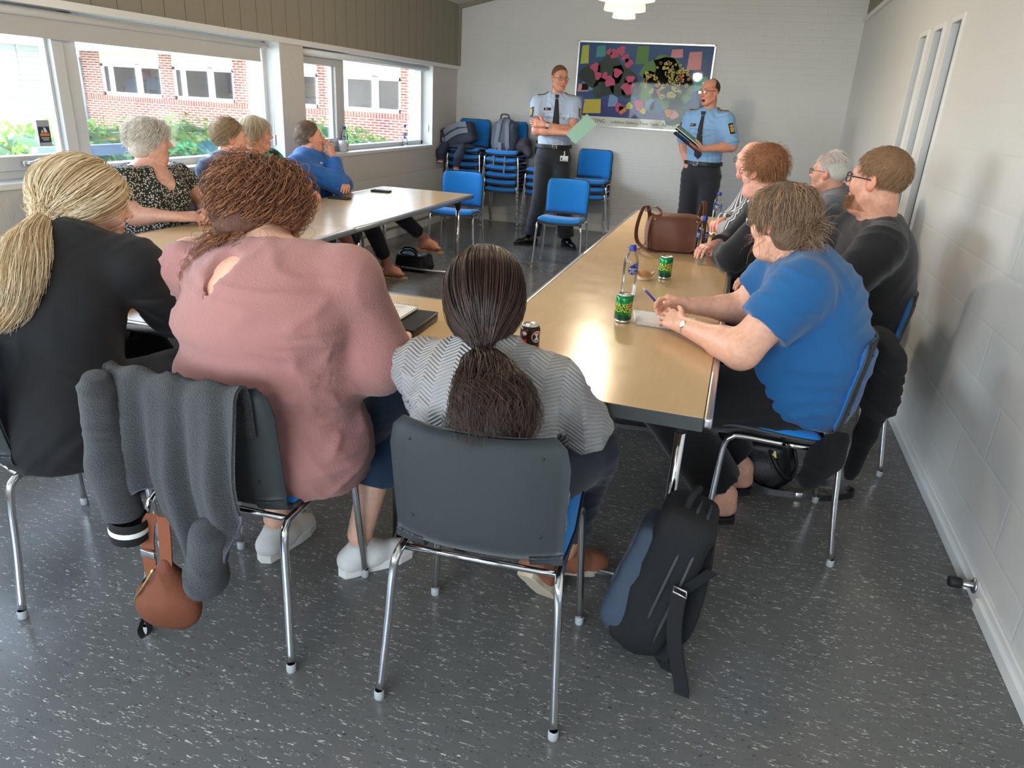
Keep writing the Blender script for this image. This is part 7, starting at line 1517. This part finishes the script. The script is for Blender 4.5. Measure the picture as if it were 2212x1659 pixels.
for k in range(4):
    z = .003 + .003 * k; MB().tube(smooth_path([Q(-.13, -.02 - .01 * k, .12 - .02 * k), Q(-.16, -.02, .03), Q(-.19, -.03 - .02 * k, z + .002), Q(-.225 - .015 * (k % 3), -.045 + .012 * k, z)], 5), .003, 6).build('tassel', M['suede'], t)

# ---------------------------------------------------------------- held folders
def board(t, name, pts, th, m):
    p = [Vector(q) - t.location for q in pts]; n = (p[1] - p[0]).cross(p[3] - p[0]).normalized() * th / 2; return MB().add([q + n for q in p] + [q - n for q in p], [(0, 1, 2, 3), (7, 6, 5, 4), (0, 4, 5, 1), (1, 5, 6, 2), (2, 6, 7, 3), (3, 7, 4, 0)], False).build(name, m, t)
t = thing('folder', 'pale green cardboard folder in the left officer\'s hand', 'folder', (-1.64, 7.61, 1.26)); gq = [(-1.597, 7.60, 1.421), (-1.482, 7.60, 1.322), (-1.695, 7.63, 1.126), (-1.805, 7.63, 1.215)]; board(t, 'cover', gq, .002, mat('green_card', C(150, 186, 166), .8)); board(t, 'cover', [(a, b + .005, c_) for a, b, c_ in gq], .002, mat('green_card', C(150, 186, 166), .8)); board(t, 'sheets', [(a - .002, b + .0025, c_ - .002) for a, b, c_ in gq], .002, M['paper'])
t = thing('folder', 'black folder with papers in the right officer\'s hand', 'folder', (-.58, 7.52, 1.25)); gq = [(-.690, 7.42, 1.335), (-.46, 7.52, 1.178), (-.455, 7.72, 1.195), (-.685, 7.62, 1.352)]; board(t, 'cover', gq, .004, M['black_plastic']); board(t, 'papers', [(a + .012, b + .002, c_ + .012) for a, b, c_ in gq], .006, M['paper']); board(t, 'sheet', [(a + .010, b, c_ + .020) for a, b, c_ in gq], .002, mat('green_sheet', C(130, 176, 156), .8)); board(t, 'back_cover', [(a - .012, b - .01, c_ - .040) for a, b, c_ in (gq[0], gq[1], gq[2], gq[3])], .004, M['black_plastic'])

# ---------------------------------------------------------------- fleece jacket on the pink woman's chair, belt bag
fl = mat('grey_fleece', C(54, 56, 60), .95, var=.4, scale=260, bump=1.0, bscale=320, sheen=.2); pip = mat('lilac_piping', C(92, 88, 104), .8)
t = thing('fleece_jacket', 'grey fleece jacket hung over the back of the chair under the woman in pink', 'jacket', (-1.22, 1.28, .0))
def drape(x0, x1, zb, n=34, m=26, y0=1.272, seed=0, top=.846, front=.70, fold=.014, tilt=0.0):
    P = np.zeros((n, m, 3)); xs = np.linspace(x0, x1, n); g = nz_seed(seed); ph = g.uniform(0, 6, 3)
    for i, x in enumerate(xs):
        zbot = np.interp(x, zb[0], zb[1]); prof = [(1.335, front), (1.328, .79), (1.318, top - .010), (1.300, top), (1.282, top - .012), (y0, top - .05), (y0 - .006, .70), (y0 - .008, .55), (y0 - .004, zbot)] if zbot < .55 else [(1.335, front), (1.318, top - .01), (1.30, top), (1.282, top - .012), (y0, top - .05), (y0 - .005, zbot)]
        q = np.array([list(v)[1:] for v in smooth_path([(0, a, b) for a, b in prof], 8)]); d = np.r_[0, np.cumsum(np.linalg.norm(np.diff(q, axis=0), axis=1))]; tt = np.linspace(0, d[-1], m)
        y = np.interp(tt, d, q[:, 0]); z = np.interp(tt, d, q[:, 1]); k = np.clip((top - z) / .25, 0, 1) * (y < 1.30) + .15
        P[i, :, 0] = x + tilt * np.maximum(0, top - z) * (y < 1.3) + .010 * np.sin(z * 12 + ph[0]) * k; P[i, :, 1] = y - fold * k * (1 + np.sin((x - x0) * 52 + 4 * z + ph[1])) - .5 * fold * k * np.sin((x - x0) * 105 + 6 * z + ph[2]); P[i, :, 2] = z + .006 * np.sin(x * 60) * (np.abs(z - top) < .03)
    return P - V3(t.location)
P = drape(-1.425, -1.035, ([-1.425, -1.37, -1.32, -1.30, -1.24, -1.20, -1.14, -1.08, -1.035], [.40, .50, .54, .54, .46, .33, .30, .42, .52])); MB().grid(P, .008).build('body', fl, t)
edge = [Vector(q) for q in P[:, -1]]; MB().tube(edge, .0045, 6).build('piping', pip, t)
sl_ = [rc((-1.405, 1.245, .80), (-1.40, 1.238, .60), .045, .05, .03), rc((-1.40, 1.238, .60), (-1.375, 1.235, .43), .05, .048, .03)]
o = loc_sdf('sleeve', [dict(p, a=p['a'] - V3(t.location), b=p['b'] - V3(t.location)) for p in sl_], .008, fl, t, [((0, 0, -1), (0, 0, .455))], (.008, 30, [((.6, 0, 1), 1)]), 3)
cf = MB(); Rc = Matrix.Rotation(.12, 3, 'Y'); cl_ = Vector((-1.372, 1.236, .395)) - t.location
cf.lathe([(.046, .062), (.048, .05), (.046, .0), (.040, -.006), (.036, .0), (.040, .05)], cl_, 24, Rc); cu_ = cf.build('cuff', mat('black_rib_knit', C(30, 30, 32), .9), o); wl = MB(); wl.lathe([(.0485, .024), (.0490, .026), (.0490, .037), (.0485, .039)], cl_, 24, Rc); wl.build('stripe', m_w, cu_)
sl2 = [rc((-1.12, 1.24, .46), (-1.145, 1.235, .33), .05, .048, .03), rc((-1.145, 1.235, .33), (-1.17, 1.235, .285), .048, .03, .03)]
o = loc_sdf('sleeve', [dict(p, a=p['a'] - V3(t.location), b=p['b'] - V3(t.location)) for p in sl2], .008, fl, t, [], (.008, 30, [((.6, 0, 1), 1)]), 4)
t = thing('belt_bag', 'small cognac brown suede belt bag hanging below the fleece jacket', 'bag', (-1.275, 1.245, .24)); cg = leather('cognac_suede', C(112, 62, 40), .8)
loc_sdf('pouch', [el((.0, 0, -.035), (.088, .042, .078), None, .03), rc((.0, 0, .0), (.0, 0, .09), .055, .018, .06), el((-.045, -.005, -.045), (.055, .04, .05), None, .04)], .006, cg, t, (), (.006, 60, [((1, 0, .15), 1)]), 5)
MB().tube(smooth_path([(-.092, -.03, -.05), (-.075, -.042, -.01), (-.045, -.04, .035), (-.018, -.026, .085)], 6), .004, 6).build('zip', M['gold'], t)
st = MB(); pts = smooth_path([(.0, 0, .085), (.008, .0, .16), (.012, .0, .235)], 5); st.strip(pts, (1, 0, 0), .038, .004); pts = smooth_path([(-.02, .0, .07), (-.058, .008, .02), (-.062, .01, .12), (-.045, .008, .20), (-.02, 0, .235)], 6); st.strip(pts, (1, .2, 0), .036, .004); st.build('webbing_strap', mat('tan_webbing', C(144, 84, 56), .8, bump=.6, bscale=350), t)
MB().rbox((-.056, .002, .105), (.044, .010, .022), .003).build('slider', M['silver'], t)
st = MB(); pts = smooth_path([(-.045, .02, .05), (-.08, .01, .02), (-.105, .005, -.03), (-.10, .0, -.10), (-.125, .0, -.16), (-.115, .0, -.185), (-.09, .0, -.15), (-.098, .0, -.09)], 6); st.strip(pts, (.3, 1, .1), .016, .002); st.build('strap_tail', M['rubber'], t)

# ---------------------------------------------------------------- black cardigan on the blue woman's chair, bags on the floor
bc = mat('black_knit_jacket', C(9, 8, 9), .95, var=.2, scale=200, bump=.5, bscale=300, sheen=.03)
t = thing('cardigan', 'black cardigan slung over the back of the chair under the woman in the blue t-shirt', 'jacket', (.55, 2.7, .5))
loc_sdf('body', [el((.03, .12, .22), (.05, .17, .07), None, .05), rc((.055, .02, .20), (.06, .04, .04), .055, .065, .06), rc((.055, .22, .20), (.06, .15, .05), .06, .06, .06)], .009, bc, t, (), (.014, 60, [((0, .9, .5), 1), ((.3, -.4, 1), .6)]), 2)
loc_sdf('sleeve', [rc((.065, .08, .02), (.055, .11, -.12), .050, .036, .04), rc((.055, .11, -.12), (.045, .135, -.285), .038, .030, .03), rc((.045, .135, -.285), (.043, .138, -.315), .026, .022, .01)], .008, bc, t, (), (.010, 70, [((0, .8, .4), 1)]), 3)
loc_sdf('sleeve', [rc((-.10, -.262, -.01), (-.13, -.275, -.07), .035, .055, .04), rc((-.13, -.275, -.07), (-.165, -.28, -.16), .055, .040, .03)], .008, bc, t, (), (.013, 60, [((.8, .3, .4), 1)]), 5)
MB().ball((.105, .07, .0), (.004, .007, .007), 6).build('button', M['black_plastic'], t)
t = thing('handbag', 'black leather handbag lying on the floor behind the blue woman\'s feet', 'bag', (.29, 3.0, 0)); bl_ = leather('black_leather', C(13, 14, 17), .35)
loc_sdf('body', [bx((-.02, .02, .11), (.06, .05, .07), .035, None, .04), el((.0, .0, .06), (.12, .075, .07), None, .04), el((.06, .02, .13), (.055, .05, .07), None, .04)], .008, bl_, t, [((0, 0, -1), (0, 0, .002))], (.006, 34, [((1, .3, .5), 1)]), 6)
st = MB(); pts = smooth_path([(-.10, .02, .20), (-.11, -.05, .14), (-.06, -.10, .05), (.02, -.09, .012), (.14, -.095, .02), (.26, -.07, .02), (.36, .0, .02), (.37, .05, .02), (.29, .075, .02), (.20, .06, .02), (.10, .05, .05)], 7); st.strip(pts, [(0, .35, 1)] * len(pts), .026, .004); st.build('strap', bl_, t)
MB().tube(smooth_path([(.0, -.06, .19), (.04, -.09, .13), (.09, -.08, .08), (.12, -.03, .12), (.10, .01, .19)], 6), .008, 8).build('handle', bl_, t); MB().rbox((.145, -.095, .02), (.03, .012, .028), .003).build('buckle', M['silver'], t); MB().box((.02, -.075, .18), (.022, .004, .03), None, .3).build('charm', M['gold'], t)
t = thing('bag', 'glossy black bag on the floor under the far left table', 'bag', (-2.77, 6.03, 0))
loc_sdf('body', [bx((0, 0, .075), (.11, .07, .04), .04, None, .04), el((.10, .02, .05), (.09, .07, .05), None, .04), el((-.06, 0, .13), (.10, .06, .045), None, .05)], .009, bl_, t, [((0, 0, -1), (0, 0, .002))], (.010, 40, [((1, .3, .5), 1)]), 8)
MB().tube(smooth_path([(-.12, -.06, .14), (-.06, -.085, .19), (.02, -.085, .19), (.07, -.06, .13)], 6), .009, 8).build('handle', bl_, t); MB().tube(smooth_path([(-.13, .03, .15), (-.09, -.02, .20), (-.01, -.03, .205), (.05, -.03, .17)], 6), .009, 8).build('handle', bl_, t)
# backpack beside the table leg
nyl = mat('black_nylon', C(20, 22, 25), .75, var=.1, bump=.4, bscale=600); gny = mat('blue_grey_nylon', C(62, 74, 90), .75, var=.08, bump=.4, bscale=600); web = mat('grey_webbing', C(100, 106, 112), .8, bump=.5, bscale=500)
t = thing('backpack', 'black and blue grey backpack standing on the floor by the table leg', 'backpack', (-.090, 1.80, 0), math.radians(-6))
Rb = np.array(Matrix.Rotation(.24, 3, 'Y') @ Matrix.Rotation(-.14, 3, 'X')); q_ = lambda x, y, z: Rb @ V3((x, y, z))
loc_sdf('body', [bx(q_(-.01, .0, .255), (.036, .080, .180), .045, Rb, .05), el(q_(-.015, 0, .12), (.088, .118, .13), Rb, .06)], .009, nyl, t, [((0, 0, -1), (0, 0, .003))], (.007, 28, [((.3, .2, 1), 1), ((.2, 1, .4), .6)]), 9)
fp = [bx(q_(-.070, -.015, .23), (.024, .066, .135), .032, Rb, .04), el(q_(-.070, -.02, .12), (.048, .095, .10), Rb, .05)]; loc_sdf('front_pocket', fp, .008, gny, t, [((0, 0, -1), (0, 0, .003))], (.007, 26, [((.5, .8, 1), 1)]), 10)
st = MB(); pts = onto(fp, [q_(-.3, -.02 - .02 * u, .36 - .24 * u) for u in np.linspace(0, 1, 12)], q_(1, .45, 0), 0, .004); st.strip([Vector(v) for v in pts], [tuple(q_(-.2, 1, 0))] * 12, .030, .004); st.build('webbing', web, t)
for k in range(2):
    zp = smooth_path([q_(.0 + .04 * k, -.122, .10), q_(.0 + .04 * k, -.130, .25), q_(.0 + .036 * k, -.112, .41), q_(.0 + .03 * k, -.05, .478), q_(.0 + .03 * k, .04, .482)], 6); MB().tube(zp, .0055, 6).build('zip', mat('dark_zip', C(58, 58, 60), .5), t)
MB().tube(smooth_path([q_(-.03, -.04, .47), q_(-.03, -.03, .515), q_(-.02, .03, .52), q_(-.02, .05, .47)], 5), .011, 8).build('handle', nyl, t)
cb_ = MB(); cb_.rbox(q_(-.055, -.08, .43), (.035, .03, .05), .008, Matrix(Rb.tolist())).tube(smooth_path([q_(-.05, -.09, .45), q_(-.03, -.11, .46), q_(-.0, -.11, .45)], 4), .004, 6); cb_.build('clip', M['black_plastic'], t)
st = MB(); pts = smooth_path([(.115, -.10, .30), (.118, -.125, .20), (.135, -.14, .12), (.165, -.155, .03), (.172, -.17, .008)], 6); st.strip(pts, [(1, -.2, .1)] * len(pts), .042, .008); pts = smooth_path([q_(.10, -.09, .36), (.14, -.08, .30), (.115, -.10, .285)], 5); st.strip(pts, [(1, -.3, 0)] * len(pts), .030, .006); st.build('shoulder_strap', nyl, t)
st = MB(); pts = smooth_path([q_(.05, .05, .42), (.155, .0, .30), (.14, -.06, .14), (.09, -.06, .03), (.12, -.10, .012)], 6); st.strip(pts, [(1, -.4, .1)] * len(pts), .05, .014); st.build('shoulder_strap', nyl, t)
MB().tube([(.10, -.12, .295), (.138, -.128, .292), (.135, -.126, .31), (.10, -.118, .312)], .003, 6, closed=True).build('buckle', M['steel'], t)

# ---------------------------------------------------------------- bags and jackets on the stacked chairs
gb = mat('grey_canvas', C(92, 98, 112), .85, var=.12, bump=.4, bscale=400); gb2 = mat('light_grey_canvas', C(122, 128, 142), .85, var=.1, bump=.4, bscale=400); dn = mat('dark_navy_nylon', C(52, 58, 72), .8, var=.15, bump=.4, bscale=200)
SZ = .915
t = thing('backpack', 'grey backpack standing upright on the second stack of blue chairs', 'backpack', (-2.875, 8.86, SZ))
bp_ = [bx((0, .06, .17), (.095, .055, .12), .05, None, .05), el((0, .04, .12), (.165, .105, .13), None, .05), el((0, .07, .30), (.10, .08, .10), None, .05)]; loc_sdf('body', bp_, .009, gb, t, [((0, 0, -1), (0, 0, .002))], (.007, 28, [((.4, .2, 1), 1)]), 3)
MB().tube(smooth_path([(-.055, .02, .375), (-.04, .01, .425), (.04, .01, .425), (.055, .02, .375)], 5), .009, 8).build('handle', dn, t)
for s in (-1, 1):
    st = MB(); pts = onto(bp_, [(s * (.045 + .03 * u), -.3, .375 - .33 * u) for u in np.linspace(0, 1, 12)], (0, 1, 0), 0, .008); st.strip([Vector(v) for v in pts], (1, 0, 0), .052, .014); st.build('shoulder_strap', gb2, t)
    st = MB(); pts = [Vector(pts[-1])] + [Vector(v) for v in ((s * .07, -.10, .02), (s * .072, -.135, -.02), (s * .07, -.15, -.10 - .09 * (s > 0)), (s * .068, -.15, -.16 - .09 * (s > 0)))]; st.strip(smooth_path(pts, 4), (1, 0, 0), .018, .003); st.build('webbing_end', gb2, t)
MB().rbox((-.02, -.075, .06), (.05, .02, .10), .008).build('back_panel', gb2, t)
t = thing('jacket', 'dark jacket bundled behind the upright grey backpack', 'jacket', (-2.62, 8.88, SZ)); loc_sdf('body', [el((-.03, .05, .07), (.10, .11, .09), None, .05), el((.02, .02, .12), (.07, .07, .06), None, .05), rc((.03, -.03, .08), (.10, -.06, .0), .055, .045, .04), rc((.05, -.02, .03), (.075, -.05, -.03), .04, .03, .03)], .009, mat('dark_grey_jacket', C(58, 56, 66), .8, var=.2, bump=.4, bscale=200), t, (), (.014, 36, [((.6, .3, 1), 1)]), 4)
t = thing('backpack', 'grey backpack lying on its side on the corner stack of chairs', 'backpack', (-3.40, 8.80, SZ)); Rr = np.array(Matrix.Rotation(-.30, 3, 'Y'))
ba = [bx(Rr @ V3((0, .02, .16)), (.17, .055, .075), .05, Rr, .05), el(Rr @ V3((-.12, .0, .15)), (.11, .10, .11), Rr, .05)]; loc_sdf('body', ba, .009, dn, t, (), (.009, 28, [((.4, .2, 1), 1)]), 13)
for k, (z0, z1) in enumerate(((.235, .255), (.145, .185))):
    st = MB(); pts = onto(ba, [Rr @ V3((x, -.3, z0 + (z1 - z0) * u + .03 * math.sin(PI * u))) for u, x in zip(np.linspace(0, 1, 12), np.linspace(-.14, .17, 12))], (0, 1, 0), 0, .009); st.strip([Vector(v) for v in pts], [tuple(Rr @ V3((0, 0, 1)))] * 12, .060, .014); st.build('shoulder_strap', gb2, t)
cb_ = MB(); cb_.rbox(Rr @ V3((-.17, -.095, .15)), (.04, .03, .06), .01, Matrix(Rr.tolist())).tube(smooth_path([Rr @ V3((-.2, -.06, .22)), Rr @ V3((-.235, -.09, .15)), Rr @ V3((-.2, -.10, .07))], 5), .012, 8); cb_.build('side_strap', gb2, t)
t = thing('jacket', 'navy bomber jacket with red striped cuffs under the lying grey backpack', 'jacket', (-3.40, 8.80, SZ)); nvj = mat('navy_jacket', C(50, 58, 74), .8, var=.15, bump=.4, bscale=200)
loc_sdf('body', [el((0, .0, .03), (.20, .13, .045), None, .04)], .009, nvj, t, [((0, 0, -1), (0, 0, .0))], (.008, 28, [((.4, .2, 1), 1)]), 3)
for x, z, dx in ((-.205, -.115, -.0), (.03, -.19, -.04)):
    sl_ = loc_sdf('sleeve', [rc((x + .02, -.10, .03), (x, -.185, z * .45), .05, .055, .04), rc((x, -.185, z * .45), (x + dx * .5, -.195, z), .055, .040, .03)], .009, nvj, t, (), (.008, 36, [((.2, 0, 1), 1)]), 7)
    cf = MB(); cf.lathe([(.034, .03), (.036, .0), (.030, -.004)], (x + dx * .5, -.195, z - .045), 20); cu_ = cf.build('cuff', m_w, sl_); cf = MB(); cf.lathe([(.0365, .012), (.0372, .014), (.0372, .024), (.0365, .026)], (x + dx * .5, -.195, z - .045), 20); cf.build('stripe', mat('red_stripe', C(200, 60, 70), .8), cu_)

M['weak_pane'] = pane_mat(); M['weak_pane'].name = 'matt_acrylic'
for q_n in M['weak_pane'].node_tree.nodes:
    if q_n.type == 'MAP_RANGE': q_n.inputs[3].default_value = .15; q_n.inputs[4].default_value = .25
    if q_n.type == 'BSDF_GLOSSY': q_n.inputs['Roughness'].default_value = .03
# ---------------------------------------------------------------- framed poster on the back wall
x0, x1, z0, z1 = -2.11, -.52, 1.268, 2.212
t = thing('framed_poster', 'large framed flower poster with a printed caption on the back wall', 'poster', ((x0 + x1) / 2, YB - .012, (z0 + z1) / 2)); W_, H_ = (x1 - x0) / 2, (z1 - z0) / 2
for a, b, c_, d in ((-W_, -W_ + .014, -H_, H_), (W_ - .014, W_, -H_, H_), (-W_, W_, H_ - .014, H_), (-W_, W_, -H_, -H_ + .014)): MB().bb(a, b, -.014, .010, c_, d).build('frame', mat('silver_frame', (.7, .7, .68, 1), .3, 1.0), t)
MB().bb(-W_ + .012, W_ - .012, .0, .008, -H_ + .012, H_ - .012).build('sheet', mat('poster_paper', C(226, 222, 212), .6), t)
art = MB(); cols = [C(44, 74, 128), C(30, 46, 40), C(204, 74, 112), C(214, 190, 74), C(92, 130, 62), C(214, 120, 62), C(60, 150, 140), C(58, 56, 120), C(222, 140, 150), C(120, 150, 190), C(190, 192, 70), C(40, 90, 140)]
Rp = Matrix(((1, 0, 0), (0, 0, -1), (0, 1, 0))); g_ = nz_seed(77)
def patch(mi, poly, lay): art.cur = mi; art.prism(poly, 0, .0004, Rp, (0, -.0002 - .0004 * lay, 0))
def blob(mi, cx, cz_, r, lay, n=14, ir=.28, sx=1.0): ph = g_.uniform(0, 6.28); patch(mi, [(cx + sx * r * (1 + ir * math.sin(3 * a + ph) * .6 + ir * .4 * math.sin(5 * a + 2 * ph)) * math.cos(a), cz_ + r * (1 + ir * math.sin(3 * a + ph) * .6) * math.sin(a)) for a in np.linspace(0, 2 * PI, n + 1)[:-1]], lay)
ab, at = -H_ + .115, H_ - .016; aw = W_ - .016; patch(0, [(-aw, ab), (aw, ab), (aw, at), (-aw, at)], 0); patch(7, [(-aw, ab), (aw, ab), (aw, ab + .16), (-aw, ab + .2)], 1)
for mi, a, b, c_, d in ((10, -.76, -.66, .22, .43), (6, -.58, -.46, .30, .43), (4, -.10, .05, .24, .445), (8, .50, .66, .20, .40), (8, .30, .44, .32, .42), (6, .60, .76, -.02, .14), (8, -.77, -.63, -.09, .01), (3, -.68, -.46, -.33, -.16), (9, -.72, -.5, -.07, .06), (9, -.38, -.26, -.24, -.10), (11, -.2, .02, -.13, .06)): patch(mi, [(a, c_), (b, c_ + .01), (b - .01, d), (a + .01, d - .01)], 2)
for cx, cz_, r in ((-.62, .10, .13), (-.40, .17, .17), (-.22, .05, .17), (-.46, -.02, .13), (-.12, -.02, .12), (.45, -.27, .15)): blob(1, cx, cz_, r, 3)
for cx, cz_, r in ((-.58, .19, .05), (-.53, .10, .045), (-.36, .34, .05), (-.28, .38, .05), (-.22, .30, .045), (-.42, .36, .035), (-.3, .14, .05), (-.38, .04, .06), (-.16, -.02, .07), (-.14, .07, .05), (-.45, .10, .04), (-.18, .25, .05)): blob(2, cx, cz_, r, 4, 12, .35)
for cx, cz_, r in ((.20, .14, .20), (.36, .06, .20), (.12, .0, .16), (.30, -.08, .18), (.46, .04, .14), (.26, .22, .14), (.44, -.1, .12)): blob(4, cx, cz_, r, 3)
for k in range(95):
    a = g_.uniform(0, 2 * PI); r = math.sqrt(g_.uniform(0, 1)); cx, cz_ = .28 + .27 * r * math.cos(a), .08 + .20 * r * math.sin(a); blob(3 if k % 4 else 5, cx, cz_, g_.uniform(.012, .024), 5, 8, .4); blob(1, cx, cz_, .006, 6, 6, .1)
for mi, cx, cz_, r in ((2, -.24, -.24, .05), (5, -.20, -.27, .045), (10, -.12, -.22, .04), (2, .0, -.2, .06), (3, .05, -.26, .04), (5, .36, -.27, .045), (8, .42, -.29, .05), (9, .12, -.2, .07), (11, .2, -.22, .08)): blob(mi, cx, cz_, r, 6)
art.build('picture', [mat('ink_%s' % n, c_, .5, var=.15, scale=25) for n, c_ in zip('blue dark pink yellow green orange teal violet rose pale lime mid'.split(), cols)], t)
for txt, sz, cx in (('WALASSE TING', .062, -.595), ('Lefebre Gallery, New York.  April 24 - May 27', .049, .17)):
    vs, fs = text_mesh(txt, sz); wd = max(v.x for v in vs) - min(v.x for v in vs); k = (.40 if 'TING' in txt else .98) / wd; mb = MB(); mb.add([(cx + v.x * k, -.0007, -H_ + .062 + v.y) for v in vs], [tuple(f) for f in fs], False); mb.build('lettering', mat('caption_ink', C(54, 48, 46), .6), t)
MB().bb(-W_ + .012, W_ - .012, -.0075, -.0055, -H_ + .012, H_ - .012).build('glazing', M['weak_pane'], t)
